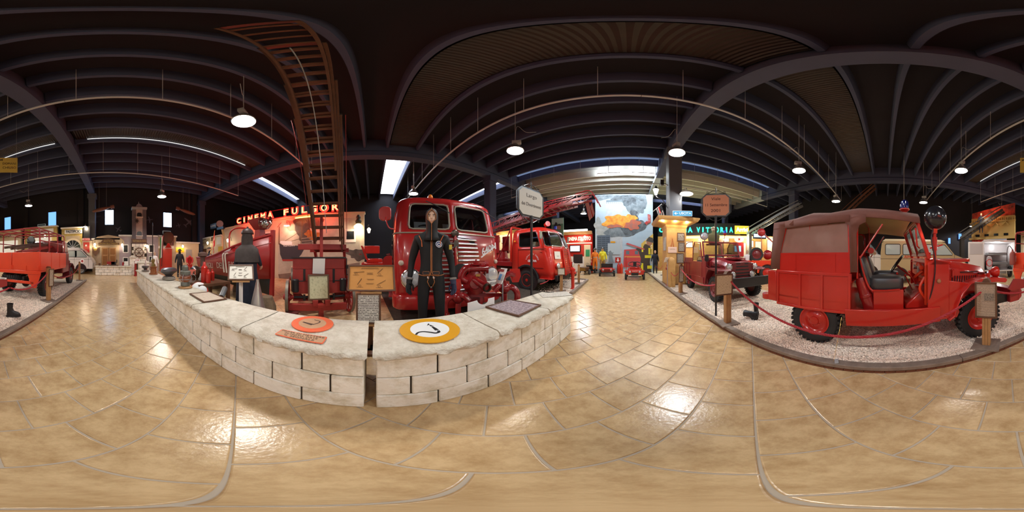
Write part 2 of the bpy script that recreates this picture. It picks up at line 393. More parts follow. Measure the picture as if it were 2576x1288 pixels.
tv = np.array([v.co[:] for v in tile0.data.vertices]); tf = [tuple(p.vertices) for p in tile0.data.polygons]; nv = len(tv)
cr, sr = cos(RZ), sin(RZ); vs = []; fs = []
for x, y in rest:
    o = len(vs); vs += [(x + q[0] * cr - q[1] * sr, y + q[0] * sr + q[1] * cr, q[2]) for q in tv]; fs += [tuple(o + i for i in f) for f in tf]
me = bpy.data.meshes.new('tile_field'); me.from_pydata(vs, [], fs); me.materials.append(tilem)
o = bpy.data.objects.new('tile_field', me); COL.objects.link(o); o.parent = floor; o['kind'] = 'stuff'

# ------------------------------------------------------------------ raised gravel bed on the right with its timber kerb
K0, K1 = g(2794,707.5), g(1625,684)
def kx(y): return K0.x + (K1.x - K0.x) * (y - K0.y) / (K1.y - K0.y)
kd = (K1 - K0).normalized(); kn = V((kd.y, -kd.x, 0))
gravelm = mat('white_gravel', hexc('f3e4d4'),.85, isl=.22, var=.5, vscale=1.2, col2=hexc('e6cbb7'), world=True)
gravbase = mat('gravel_base', hexc('ddd0bf'),.9, var=.7, vscale=70, col2=hexc('a3927f'), bump=.9, bscale=90, world=True)
kerb = thing('timber_kerb', 'long weathered timber kerb edging the white gravel along the tiled aisle', 'kerb', (0,0,0))
ln = 2.6; s = -.1; L_ = (K1 - K0).length; first = True
while s < L_:
    e = min(s + ln, L_); p, q = K0 + kd * s + kn * .055, K0 + kd * (e - .006) + kn * .055
    bb = B(); bb.bar(p + V((0,0,.062)), q + V((0,0,.062)),.105,.056); bb.out('beam', woodg, kerb, bev=.008)
    s = e
bb = B(); p, q = K0 + kn * .06, K1 + kn * .06; bb.bar(p + V((0,0,.016)), q + V((0,0,.016)),.085,.034); bb.out('base_strip', mat('brown_base', hexc('4a2c1c'),.7), kerb)
brk = mat('kerb_brick', hexc('6e3f28'),.7, isl=.3, var=.5, vscale=30, col2=hexc('3e2216'))
bk0 = None; s = 5.2
while s < 12.6:
    p = K0 + kd * (s + .05) + kn * .012
    if bk0 is None:
        bb = B(); bb.box((0,0,0),(.095,.02,.03)); bk0 = bb.out('brick', brk, kerb); o = bk0
    else: o = bk0.copy(); COL.objects.link(o)
    o.location = p + V((0,0,.017)); o.rotation_euler.z = atan2(kd.y, kd.x); s += .1
GX = 4.5
b = B(); b.prism([(kx(K0.y) + .1, K0.y),(GX, K0.y),(GX, K1.y),(kx(K1.y) + .1, K1.y)], 'z', 0,.062); bed = b.out('gravel_bed', gravbase, smooth=0)
bed['kind'] = 'structure'; bed.name = 'ground'
def pebbles(name, n, fn, m, z, rmin, rmax, lab=None, parent=None):
    rn = np.random.default_rng(5); t = (1 + 5 ** .5) / 2
    iv = np.array([(-1, t, 0),(1, t, 0),(-1,-t, 0),(1,-t, 0),(0,-1, t),(0,1, t),(0,-1,-t),(0,1,-t),(t, 0,-1),(t, 0,1),(-t, 0,-1),(-t, 0,1)]) / 1.9
    fc = np.array([(0,11,5),(0,5,1),(0,1,7),(0,7,10),(0,10,11),(1,5,9),(5,11,4),(11,10,2),(10,7,6),(7,1,8),(3,9,4),(3,4,2),(3,2,6),(3,6,8),(3,8,9),(4,9,5),(2,4,11),(6,2,10),(8,6,7),(9,8,1)])
    c = fn(rn, n); n = len(c); r = rn.uniform(rmin, rmax, n)[:, None, None]
    s = np.stack([rn.uniform(.8,1.4, n), rn.uniform(.7,1.1, n), rn.uniform(.5,.8, n)], 1)[:, None, :]
    p = iv[None] * s * r * (1 + rn.uniform(-.12,.12,(n, 12,1))); a = rn.uniform(0,6.28, n); ca, sa = np.cos(a)[:, None], np.sin(a)[:, None]
    x = p[...,0] * ca - p[...,1] * sa + c[:, 0:1]; y = p[...,0] * sa + p[...,1] * ca + c[:, 1:2]
    zz = p[...,2] + z + rn.uniform(-.004,.006,(n, 1)); v = np.stack([x, y, zz], -1).reshape(-1,3)
    f = (fc[None] + (np.arange(n) * 12)[:, None, None]).reshape(-1,3)
    me = bpy.data.meshes.new(name); me.vertices.add(len(v)); me.vertices.foreach_set('co', v.ravel()); me.loops.add(f.size); me.loops.foreach_set('vertex_index', f.ravel().astype(np.int32))
    me.polygons.add(len(f)); me.polygons.foreach_set('loop_start', np.arange(0, f.size, 3, dtype=np.int32)); me.polygons.foreach_set('use_smooth', np.ones(len(f), bool)); me.update(calc_edges=True)
    me.materials.append(m); o = bpy.data.objects.new(name, me); COL.objects.link(o); o['kind'] = 'stuff'
    if parent: o.parent = parent
    if lab: o['label'] = lab; o['category'] = 'gravel'
    return o
def fr(rn, n):
    y = rn.normal(0,2.6, n); y = y[(y > -8.2) & (y < 9)]; x = np.array([kx(q) for q in y]) + .115 + np.abs(rn.normal(0,1.0, len(y))); k = (x < 4.3) & ~((np.abs(x - 2.12) < .5) & (np.abs(y - 7.35) < .5))
    return np.stack([x[k], y[k]], 1)
pebbles('gravel', 46000, fr, gravelm, .066,.009,.017, 'loose pale gravel under the red vehicles on the right of the aisle')
# gravel and bare earth beds on the left
b = B(); b.prism([(-1.66,.5),(-1.55,2.6),(-1.75,3.6),(-2.45,8.1),(-8,8.4),(-8.3,.2)], 'z', 0,.03)
earth = b.out('earth', mat('dark_earth', hexc('4a4036'),.95, var=.8, vscale=8, col2=hexc('2a241f'), bump=.8, bscale=50, world=True), smooth=0); earth['kind'] = 'structure'; earth.name = 'ground.001'
A0, A1 = g(1436,742), g(1478,706)
b = B(); q = V((-.75,.0,0)); b.prism([tuple((A0 + V((-.06,0,0))).xy), tuple((A1 + V((-.06,0,0))).xy), tuple((A1 + q).xy), tuple((A0 + q * .8).xy)], 'z', .03,.036); o = b.out('gravel_strip', gravbase, smooth=0); o.name = 'ground.002'; o['kind'] = 'structure'
def fl(rn, n):
    t = rn.uniform(0,1, n); d = np.abs(rn.normal(0,.45, n)) + .06
    return np.stack([A0.x + (A1.x - A0.x) * t - d, A0.y + (A1.y - A0.y) * t], 1)
pebbles('gravel', 5000, fl, gravelm, .035,.012,.022, 'loose white gravel strip in front of the flat-nosed ladder truck')
kb = thing('timber_kerb', 'short grey timber kerb in front of the ladder truck with white cab lettering', 'kerb')
bb = B(); bb.bar(A0 + V((0,0,.05)), A1 + V((0,0,.05)),.12,.1); bb.out('beam', woodg, kb, bev=.01)
bb = B(); q = A1 + V((-2.4,.25,0)); bb.bar(A1 + V((-.07,0,.05)), q + V((0,0,.05)),.12,.1); bb.out('beam', woodg, kb, bev=.01)

# ------------------------------------------------------------------ shell of the hall
navy = mat('dark_navy_wall', hexc('17161b'),.8, var=.5, vscale=.5, col2=hexc('211f2c'))
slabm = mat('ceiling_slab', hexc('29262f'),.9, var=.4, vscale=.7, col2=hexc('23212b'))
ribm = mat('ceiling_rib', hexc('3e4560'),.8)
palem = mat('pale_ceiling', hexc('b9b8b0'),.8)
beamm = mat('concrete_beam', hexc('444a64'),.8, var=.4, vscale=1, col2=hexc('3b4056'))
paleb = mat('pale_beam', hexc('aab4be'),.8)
for n, x0, x1, y0, y1 in (('wall_left', XL - .2, XL, YB, YF),('wall_right', XR, XR + .2, YB, YF),('wall_back', XL, XR, YB - .2, YB),('wall_front', XL, XR, YF, YF + .2)):
    b = B(); b.bx(x0, x1, y0, y1,-.3,9); struct(b.out(n, navy, smooth=0))
ZS, ZR, ZB = 8.4,7.7,7.1
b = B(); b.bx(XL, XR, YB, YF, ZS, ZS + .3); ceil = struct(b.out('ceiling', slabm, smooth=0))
ribs = [-.37,-1.3,-2.25,-3.2,-4.2,-5.25,-6.3,-7.5,-8.6,-9.7,-10.8,-11.9,-13,-14.1,.77,2.31,3.45,4.6,5.8,6.9,8,9.1,10.2,11.3,12.2,13.1,14,15,16.1,17.2,18.3,19.4,20.5,21.6,22.7,23.8,25]
XB = [-8.3,2.12,11.85]
spans = [(XL, XB[0] - .2),(XB[0] + .2, XB[1] - .2),(XB[1] + .2, XB[2] - .2),(XB[2] + .2, XR)]
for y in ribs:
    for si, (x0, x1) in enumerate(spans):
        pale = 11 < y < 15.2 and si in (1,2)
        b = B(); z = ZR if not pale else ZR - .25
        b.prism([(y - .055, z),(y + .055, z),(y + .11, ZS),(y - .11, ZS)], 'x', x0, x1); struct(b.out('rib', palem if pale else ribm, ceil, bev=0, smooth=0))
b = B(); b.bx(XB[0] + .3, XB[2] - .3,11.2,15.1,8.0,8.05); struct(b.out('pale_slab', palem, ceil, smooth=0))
corr = mat('brown_corrugated_sheet', hexc('2e221e'),.4, var=.4, vscale=6)
dayl = emis('skylight_daylight', (.82,.9,1),5.0); dimd = emis('skylight_dim', (.45,.6,1),.22)
def corrsheet(x0, x1, y0, y1, z, m, name):
    b = B(); n = int((x1 - x0) / .055); top = [(x0 + i * .055, z + .022 * (i % 2)) for i in range(n)]
    b.add([(x, y, zz) for y in (y0, y1) for x, zz in top], [(i, i + 1, n + i + 1, n + i) for i in range(n - 1)]); b.add([(x0, y0, z + .1),(x1, y0, z + .1),(x1, y1, z + .1),(x0, y1, z + .1)], [(0,1,2,3)])
    o = b.out(name, m, ceil, smooth=0); o['kind'] = 'stuff'; return o
for x0, x1 in spans[1:3]:
    corrsheet(x0, x1,.9,2.2,7.95, corr, 'corrugated_sheet'); corrsheet(x0, x1,-7.4,-6.4,7.95, corr, 'corrugated_sheet')
    b = B(); b.bx(x0 + .6, x1 - .6,-7.42,-7.39,7.9,7.92); struct(b.out('skylight_gap', emis('gap_light', (1,.97,.9),.9), ceil))
    b = B(); b.bx(x0, x1,9.15,10.1,8.2,8.24); struct(b.out('skylight', dimd, ceil))
def skyl(y0, y1, x0=XL + .5, x1=XB[0] - 1.0):
    b = B(); n = 22
    for i in range(n): 
        xa = x0 + (x1 - x0) * i / n; xb = x0 + (x1 - x0) * (i + .86) / n
        b.bx(xa, xb, y0, y1,8.2,8.23)
    struct(b.out('skylight', dayl, ceil))
skyl(.85,2.2); skyl(-8.5,-7.6); skyl(9.2,10.1); skyl(17.3,18.2); 
skyl(17.3,18.2, XB[0] + 1, XB[1] - 1); skyl(17.3,18.2, XB[1] + 1, XB[2] - 1)
# main beams, inverted T, carried by columns
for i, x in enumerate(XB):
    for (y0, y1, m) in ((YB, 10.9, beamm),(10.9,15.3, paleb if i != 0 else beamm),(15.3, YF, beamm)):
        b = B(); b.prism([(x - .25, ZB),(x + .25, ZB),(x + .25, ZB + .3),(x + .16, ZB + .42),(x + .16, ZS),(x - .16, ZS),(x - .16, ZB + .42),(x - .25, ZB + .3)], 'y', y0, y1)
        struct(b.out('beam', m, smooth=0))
    for y in (7.35,-14.45,17.5):
        if i == 2 and y == -14.45: continue
        cw = .31
        b = B(); b.prism([(x - cw + .04, y - cw),(x + cw - .04, y - cw),(x + cw, y - cw + .04),(x + cw, y + cw - .04),(x + cw - .04, y + cw),(x - cw + .04, y + cw),(x - cw, y + cw - .04),(x - cw, y - cw + .04)], 'z', 0, ZB)
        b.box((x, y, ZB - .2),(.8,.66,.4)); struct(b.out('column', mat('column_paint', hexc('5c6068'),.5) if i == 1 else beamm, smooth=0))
# dark pilasters on the back wall
for x in (9.0,3.2,-7.6):
    b = B(); b.bx(x - .25, x + .25, YB, YB + .25,0,8.4); struct(b.out('pilaster', navy))

# ------------------------------------------------------------------ cable trays and their drop rods
tray_m = mat('tray_grey', hexc('b2b5bc'),.5)
def tray(p, q, label, z=5.9, rods=1.6):
    t = thing('cable_tray', label, 'cable tray', (0,0,0)); p, q = V((*p, z)), V((*q, z)); L_ = (q - p).length; d = (q - p) / L_
    n_ = int(L_ / 3.2) + 1
    for i in range(n_):
        b = B(); b.bar(p + d * (L_ * i / n_), p + d * (L_ * (i + 1) / n_ - .01),.05,.045); b.out('tray_length', tray_m, t)
    n_ = int(L_ / rods)
    for i in range(n_ + 1):
        c = p + d * (L_ * i / n_); b = B(); b.cyl(c, (c.x, c.y, ZS - .003),.008, n=6); b.out('drop_rod', tray_m, t)
tray((-12,2.68),(12.5,3.36), 'thin grey cable tray crossing over the stone wall towards the flat-nosed ladder truck')
tray((-7.6,-2.95),(12.5,-3.3), 'thin grey cable tray crossing over the canvas topped jeep and the ladder wagon')
tray((-8,-8.6),(11,-7.4), 'thin grey cable tray nearest the lighthouse wall')
tray((-8,9.2),(11,9.6), 'thin grey cable tray nearest the burning towers mural')
# ------------------------------------------------------------------ hanging bell lamps
def lamp(x, y, z, label, pw=LAMP_W, col=WARM, sz=1, ray=None, cool=False):
    t = thing('hanging_lamp', label, 'lamp', (x, y, z), random.uniform(0,6), 'bell lamps under the ceiling')
    b = B(); b.lathe([(.245 * sz, 0),(.255 * sz, .012),(.24 * sz, .06),(.2 * sz, .14),(.14 * sz, .22),(.09 * sz, .27),(.08 * sz, .32),(.001,.33)], n=28, cap=False); b.lathe([(.24 * sz, .004),(.23 * sz, .06),(.13 * sz, .215),(.001,.23)], n=28, cap=False); b.out('reflector', alu, t)
    b = B(); b.box((.04,0,.39),(.26,.13,.13)); b.out('ballast_box', galv, t, bev=.012)
    b = B(); b.lathe([(.001,.02),(.225 * sz, .021),(.001,.024)], n=24, cap=False); b.out('glowing_lens', emis('lamp_lens', (1,.95,.88),26), t)
    b = B(); b.cyl((0,0,.45),(0,0, ZS - .003 - z),.007, n=6); b.out('wire', tray_m, t)
    b = B(); b.tube(smoothpath([(0,0,.46),(.02,0,1.0),(.08,.02,1.25),(.3,.1,1.0),(.6,.2,1.1)], 5),.007,5); b.out('cable', galv, t)
    l = bpy.data.lights.new('lamp_light', 'SPOT'); l.energy = pw; l.color = col; l.spot_size = R(165); l.spot_blend = .35; l.shadow_soft_size = .2
    lo = bpy.data.objects.new('lamp_light', l); COL.objects.link(lo); lo.location = (0,0,-.03); lo.parent = t
    return t
LP = [(613,306,3.2, 'bell lamp over the near end of the ladder wagon, beside its tall ladder'),(1296,380,4.6, 'bell lamp hanging before the ladder truck with the double white lettering'),
      (2010,430,6, 'bell lamp left of the canvas jeep roof, over the dark red jeep'),(2418,430,6.1, 'bell lamp over the hood of the bright red canvas jeep'),
      (407,495,9.1, 'bell lamp between the lighthouse tower and the red neon lettering'),(2648,518,10.9, 'bell lamp over the open frame truck bed'),
      (2103,507,9.5, 'bell lamp just above the rear roof ridge of the canvas jeep'),(2323,510,10, 'bell lamp just right of the blue beacon of the canvas jeep'),
      (2445,570,17, 'small bell lamp over the beige ambulance cab, left of the flame painting'),(2520,548,13, 'bell lamp in front of the painted flames over the yellow facade')]
for u, v, r, lb in LP:
    p = rv(u, v, r); lamp(p.x, p.y, p.z, lb)
p = rv(1703,385,4.71); lamp(p.x, p.y, p.z, 'glaring bell lamp in front of the grey concrete column', LAMP_W * 1.2, COOL)
for u, v, r, lb in ((1040,488,8.6, 'bell lamp glaring just above the cab roof of the flat-nosed truck'),(1468,538,13.5, 'small bell lamp below the tip of the raised red truck ladder')):
    p = rv(u, v, r); lamp(p.x, p.y, p.z, lb, LAMP_W * 1.1, COOL)
for x, lb in ((-1.3, 'added long tube light for the mural, under the pale roof ribs on the boxer truck side'),(1.0, 'added long tube light for the mural, under the pale roof ribs beside the grey column beam')):  # two invented fixtures, added to light the mural
    t = thing('tube_light', lb.replace('boxer', 'ladder'), 'light', (x, 10.75,7.3)); bb = B(); bb.bx(-.75,.75,-.06,.06,.04,.1); bb.bx(-.02,.02,-.02,.02,.1,.7); bb.out('added_housing', white, t)
    bb = B(); bb.cyl((-.7,0,.02),(.7,0,.02),.02); bb.out('tube', emis('added_tube_glow', (.85,.93,1),18), t)
    l = bpy.data.lights.new('added_tube_area', 'AREA'); l.energy = 110; l.color = (.85,.93,1); l.shape = 'RECTANGLE'; l.size = 1.4; l.size_y = .1
    lo = bpy.data.objects.new('added_tube_area', l); COL.objects.link(lo); lo.location = (0,0,-.03); lo.parent = t; lo.rotation_euler.x = R(25)
    lu = lo.copy(); lu.data = l.copy(); lu.data.energy = 45; COL.objects.link(lu); lu.location = (0,.1,.12); lu.rotation_euler.x = R(155)  # second area light facing up, added to brighten the pale ribs
# ------------------------------------------------------------------ low white stone wall along the aisle, in two lengths with a slit between
blockm = mat('limestone_block', hexc('f3eee4'),.85, var=.95, vscale=4.5, col2=hexc('bfb192'), bump=.7, bscale=11, isl=.05, thr=(.46,.72), detail=9, world=True)
capm = mat('rough_capstone', hexc('e4dccd'),.9, var=.8, vscale=9, col2=hexc('bfb29c'), bump=1.0, bscale=38, world=True)
joint = mat('dark_joint', hexc('3a3228'),.95)
def capstone(l, wd, th, seed, par, M_):      # rough slab with a chipped front edge
    rn = random.Random(seed); nx = max(4, int(l / .04)); ny = 7; b = B(); vs = []; top = []
    ys = [0,.012,.03, wd * .35, wd * .7, wd - .03, wd]
    rows = []
    for i in range(nx + 1):
        x = l * i / nx; e = .02 if i in (0, nx) else 0
        j1, j2, j3 = rn.uniform(-.016,.02), rn.uniform(-.012,.012), rn.uniform(-.02,.014)
        prof = [(.018 + j1 * .8,0),(.0 + j1,.018),(.004 + j2, th * .55),(.016 + j2 * .7, th - .012 + j3 * .3),(.04, th - .002),(wd * .3, th + rn.uniform(-.003,.003)),(wd * .65, th + rn.uniform(-.003,.003)),(wd - .03, th),(wd - .005 - j1 * .5, th - .015),(wd + j3 * .5,.02),(wd - .02,0)]
        rows.append([(min(max(x + (e if i == 0 else -e if i == nx else 0) * (1 if k in (0,1,9,10) else .2),.004), l - .004), y, z) for k, (y, z) in enumerate(prof)])
    b.M = M_; b.loft(rows); return b.out('capstone', capm, par, smooth=50)
def stone_wall(name, label, P0, P1, courses, bl, caps, seed, start=0):
    t = thing(name, label, 'wall'); P0, P1 = V(P0), V(P1); L_ = (P1 - P0).length; d = (P1 - P0) / L_; n = V((-d.y, d.x, 0))   # n points to the exhibit side
    if n.x > 0: n = -n
    rn = random.Random(seed); TK = .52
    M_ = Matrix((d, n, V((0,0,1)))).transposed().to_4x4(); M_.translation = P0
    b = B(); b.M = M_; b.bx(.012, L_ - .012,.014, TK - .014,0,.63); b.out('core', joint, t)
    for ci, (z0, z1) in enumerate(courses):
        s = -bl * (.48 if ci == 1 else 0) if ci % 2 else 0; cuts = [0]; x = bl * (.52 if ci % 2 else 1.0)
        while x < L_ - bl * .25: cuts.append(x + rn.uniform(-.012,.012)); x += bl
        cuts.append(L_)
        for a, c in zip(cuts, cuts[1:]):
            for y0, y1 in ((0,.1),(TK - .1, TK)):
                b = B(); b.M = M_; o = rn.uniform(-.004,.004); q = .0062
                y0_, y1_ = (y0 + o, y1) if y0 == 0 else (y0, y1 + o)
                b.bx(a + q, c - q, y0_, y1_, z0 + q * .6, z1 - q * .6)
                b.out('stone_block', blockm, t, bev=.009)
        b = B(); b.M = M_; b.bx(.004,.11,.1, TK - .1, z0 + .003, z1 - .003); b.bx(L_ - .11, L_ - .004,.1, TK - .1, z0 + .003, z1 - .003); b.out('stone_block', blockm, t, bev=.006)
    x = 0
    for i, c in enumerate(caps):
        c = min(c, L_ + .03 - x)
        if c < .1: break
        m2 = M_ @ Matrix.Translation((x - .02,-.058,.628)); capstone(c - .008,.64,.07, seed * 100 + i, t, m2); x += c
    return t, M_
WA, WB = V((-1.005,.02,0)), V((-.915,2.5,0))
wallR, MR = stone_wall('stone_wall', 'low whitewashed block wall carrying the yellow disc, right of the narrow slit', WA, WB, [(0,.19),(.19,.41),(.41,.63)], .415, [.93,.8,.9], 3)
WC, WD = V((-1.005,-.045,0)), V((-.99,-7.7,0))
wallL, ML = stone_wall('stone_wall', 'long low ochre stained block wall carrying the orange disc, lantern and bollards', WC, WD, [(0,.2),(.2,.42),(.42,.63)], .43, [.98,.9,.95,1.0,1.0,1.0,1.0,1.0], 4)
ZC = .70
def wallpt(u, v): p = g(u, v, ZC); return p
# --- yellow disc sign with a fire-hose nozzle
yel = mat('traffic_yellow', hexc('e0a01c'),.4); ink = mat('black_print', (.012,.012,.012),.5)
c = (wallpt(1081,806) + wallpt(1081,862)) / 2; c.z = ZC
xr = V((-c.y, c.x, 0)).normalized() * -1; fw = V((-c.x, -c.y, 0)).normalized() * -1   # right as seen from the aisle, away from the aisle
rad = .5 * (wallpt(1003,835) - wallpt(1160,835)).length
t = thing('disc_sign', 'yellow round sign with a white centre and black hose nozzle, lying on the wall', 'sign', c)
def lay(poly, m, z0, z1, name, rot=0):
    b = B(); M_ = lmat(xr, fw, (0,0,0)); b.M = M_; b.prism(poly, 'z', z0, z1); return b.out(name, m, t, smooth=0)
lay(ell(0,0, rad, rad, 48), yel, .004,.012, 'disc'); lay(ell(0,0, rad * .65, rad * .65,40), paperw, .012,.0135, 'white_centre')
r = rad
b = B(); b.M = lmat(xr, fw, (0,0,.0138)); pts = smoothpath([(-.42 * r, -.5 * r, 0),(-.36 * r, -.33 * r, 0),(-.2 * r, -.25 * r, 0),(.02 * r, -.3 * r, 0),(.18 * r, -.36 * r, 0),(.29 * r, -.28 * r, 0),(.27 * r, -.16 * r, 0)], 6)
def ribbon(b, pts, w0, w1, z=.0):
    n = len(pts)
    L_, Rr = [], []
    for i, p in enumerate(pts):
        d = (pts[min(i + 1, n - 1)] - pts[max(i - 1,0)]).normalized(); q = V((-d.y, d.x, 0)); w_ = (w0 + (w1 - w0) * i / (n - 1)) / 2; L_.append(p + q * w_); Rr.append(p - q * w_)
    b.add([(*p.xy, z) for p in L_ + Rr], [(i, i + 1, n + i + 1, n + i) for i in range(n - 1)])
ribbon(b, pts, .07 * r, .1 * r); ribbon(b, [V((.24 * r, -.13 * r, 0)), V((.08 * r, .2 * r, 0))], .15 * r, .07 * r); ribbon(b, [V((.06 * r, .25 * r, 0)), V((0,.33 * r, 0))], .1 * r, .05 * r)
b.add([(-.1 * r, .26 * r, 0),(.0,.36 * r, 0),(-.05 * r, .5 * r, 0)], [(0,1,2)]); b.add([(.16 * r, .3 * r, 0),(.04 * r, .2 * r, 0),(.0,.24 * r, 0)], [(0,1,2)]); b.out('nozzle_print', ink, t, smooth=0)
# --- orange disc with pickaxe print and its lettered plate
orr = mat('worn_orange', hexc('f0623a'),.5, var=.5, vscale=14, col2=hexc('d98a60')); fade = mat('faded_tan', hexc('c79f7c'),.6, var=.5, vscale=20, col2=hexc('b58762'))
c = (wallpt(786,800) + wallpt(786,834)) / 2; c.z = ZC; rad = .5 * (wallpt(733,817) - wallpt(840,817)).length
xr = V((-c.y, c.x, 0)).normalized() * -1; fw = V((-c.x, -c.y, 0)).normalized() * -1
t = thing('disc_sign', 'faded orange round sign with a dark bell horn drawing, lying on the wall', 'sign', c)
lay(ell(0,0, rad, rad, 44), orr, .004,.012, 'disc'); lay(ell(0,0, rad * .66, rad * .66,36), fade, .012,.0132, 'tan_centre')
r = rad; b = B(); b.M = lmat(xr, fw, (0,0,.0136)); brn = mat('brown_print', hexc('4a3328'),.6)
ribbon(b, smoothpath([(-.46 * r, .12 * r, 0),(-.2 * r, -.08 * r, 0),(0,-.22 * r, 0)], 5),.1 * r, .2 * r); ribbon(b, smoothpath([(0,-.22 * r, 0),(.28 * r, -.02 * r, 0),(.36 * r, .2 * r, 0),(.1 * r, .42 * r, 0)], 6),.07 * r, .06 * r); b.out('horn_print', brn, t, smooth=0)
p0, p1 = wallpt(701,836), wallpt(818,858); c = (p0 + p1) / 2; c.z = ZC; xr = (p1 - p0).normalized(); fw = V((-xr.y, xr.x, 0)); fw = fw if fw.x < 0 else -fw
t = thing('lettered_plate', 'orange lettered plate lying below the orange disc on the wall', 'sign', c); W_ = (p1 - p0).length
lay(rrect(W_, W_ * .3,.01), orr, .004,.009, 'plate'); lay(rrect(W_ * .96, W_ * .26,.008), fade, .009,.0098, 'inner_field')
for i, (s_, k_) in enumerate((('PRIMA DI METTERE', .92),('IN MOTO, DATE', .7),('IL SEGNALE', .62))): textw(s_, W_ * k_, W_ * .085, brn, t, fw * (W_ * .083 * (1 - i)) + V((0,0,.0105)), xr, fw, ext=.0004)
# --- framed pictures lying on the wall
def flat_frame(name, label, q, pm, fm=woodd):
    P = [wallpt(*a) for a in q]; c = sum(P, V((0,0,0))) / 4; xr = ((P[1] - P[0]) + (P[2] - P[3])).normalized(); fw = V((-xr.y, xr.x, 0)); fw = fw if fw.dot(P[3] - P[0]) > 0 else -fw
    w_ = ((P[1] - P[0]).length + (P[2] - P[3]).length) / 2; h = abs((P[3] - P[0]).dot(fw))
    t = thing(name, label, 'picture', (c.x, c.y, ZC + .004),0); frame_board(t, (0,0,0), xr, fw, w_, h, fm, pm, .02,.018); return t
flat_frame('framed_picture', 'framed sketch on cream paper lying on the wall beside the lantern', [(517,762),(578,752),(520,737),(472,741)], photomat('sketch_page', hexc('8d7a6c'), hexc('c9b5a2'), hexc('d8c6b4'),9,(.25,.5)))
flat_frame('framed_picture', 'framed group photograph lying on the wall right of the yellow disc', [(1304,799),(1363,770),(1283,755),(1222,774)], photomat('crowd_photo', hexc('4a4048'), hexc('9a8a90'), hexc('c4b4b4'),16), woodd)
t = thing('paper_sheet', 'white printed sheet lying on the far end of the wall behind the black sign post', 'sheet', wallpt(1397,741) + V((0,0,.003)))
panel('page', printmat('faint_print', hexc('cfc8bc'), hexc('9a9488'),14,.5), t, (0,0,0),(.72,.69,0),(-.69,.72,0),.5,.3,.002)
# --- brass bound ship lantern on a wooden foot
c = wallpt(466,724); grey = mat('grey_enamel', hexc('74756c'),.5,.3, var=.6, vscale=25, col2=hexc('514e45')); sc = .98
sc = (rv(462,664, hypot(c.x, c.y)).z - ZC) / .52
t = thing('ship_lantern', 'grey ship lantern with amber globe and wire guard on a turned wooden foot', 'lantern', (c.x, c.y, ZC + .004)); S_ = Matrix.Scale(sc, 4)
def lat(prof, m, name, n=24):
    b = B(); b.M = S_; b.lathe(prof, n=n); return b.out(name, m, t)
lat([(.15,0),(.155,.015),(.145,.03),(.12,.04),(.001,.04)], woodl, 'wooden_foot')
lat([(.085,.04),(.1,.05),(.1,.1),(.085,.13),(.001,.13)], grey, 'fuel_base'); lat([(.08,.13),(.118,.17),(.128,.21),(.118,.25),(.09,.285),(.001,.285)], mat('amber_globe', hexc('8a4a2c'),.12, coat=.7), 'globe')
lat([(.09,.285),(.118,.29),(.118,.355),(.1,.37),(.072,.375),(.072,.455),(.06,.47),(.05,.49),(.001,.495)], grey, 'chimney')
b = B(); b.M = S_
for i in range(4):
    a = pi / 4 + i * pi / 2; b.tube(smoothpath([(.1 * cos(a),.1 * sin(a),.1),(.15 * cos(a),.15 * sin(a),.2),(.118 * cos(a),.118 * sin(a),.3)], 5),.005,6)
b.torus((0,0,.2),(0,0,1),.145,.005,28,6); b.torus((0,0,.27),(0,0,1),.125,.004,28,6); b.out('wire_guard', steel, t)
for sg in (-1,1): b = B(); b.M = S_; b.torus((.15 * sg * .72,-.15 * sg * .72,.22),(1,1,0),.085,.005,20,6,-100,100); b.out('side_handle', steel, t)
# --- dark cast bollard with oval head
c = wallpt(425,704)
bol = mat('cast_iron_dark', hexc('4b4647'),.4,.2, coat=.3)
k = (rv(425,674, hypot(c.x, c.y)).z - ZC) / .3
t = thing('mooring_bollard', 'dark oval headed mooring bollard with rope coil on the wall beside the lantern', 'bollard', (c.x, c.y, ZC + .004), R(35))
b = B(); b.M = Matrix.Scale(k, 4); b.loft([[(x * cos(a), y * sin(a), z) for a in [2 * pi * i / 24 for i in range(24)]] for x, y, z in ((.12,.1,.0),(.1,.075,.05),(.1,.07,.1),(.16,.1,.15),(.25,.15,.19),(.275,.165,.225),(.25,.15,.275),(.17,.11,.3),(.02,.02,.305))]); b.out('casting', bol, t)
b = B(); b.M = Matrix.Scale(k, 4)
for i in range(2): b.torus((0,0,.03 + i * .035),(0,0,1),.155 - i * .02,.02,26,7)
b.out('rope_coil', mat('grey_rope', hexc('8d857a'),.9), t)
# --- little bust on a fluted wooden column
c = wallpt(386,690); k = (rv(386,652, hypot(c.x, c.y)).z - ZC) / .46
t = thing('column_bust', 'small gilded saint bust on a fluted wooden column on the wall', 'ornament', (c.x, c.y, ZC + .004)); b = B(); b.M = Matrix.Scale(k, 4)
b.lathe([(.13,0),(.13,.03),(.1,.04),(.095,.05)], n=20); b.loft([[((q + (.006 if i % 2 else -.004)) * cos(2 * pi * i / 24),(q + (.006 if i % 2 else -.004)) * sin(2 * pi * i / 24), z) for i in range(24)] for q, z in ((.09,.05),(.085,.2))]); b.lathe([(.1,.2),(.12,.215),(.12,.235),(.09,.24),(.001,.24)], n=20); b.out('fluted_column', mat('orange_wood', hexc('8a4f26'),.5), t, smooth=25)
b = B(); b.M = Matrix.Scale(k, 4); b.loft([[(x * cos(a) + ox, y * sin(a), z) for a in [2 * pi * i / 14 for i in range(14)]] for x, y, ox, z in ((.07,.09,0,.24),(.06,.1,0,.3),(.035,.04,.01,.335),(.045,.045,.012,.36),(.06,.055,.015,.4),(.055,.05,.01,.44),(.02,.02,.005,.47))]); b.sph((.07,0,.385),.014,6,4); b.out('bust', mat('old_gilding', hexc('8a7440'),.5,.4, var=.5, vscale=20), t)
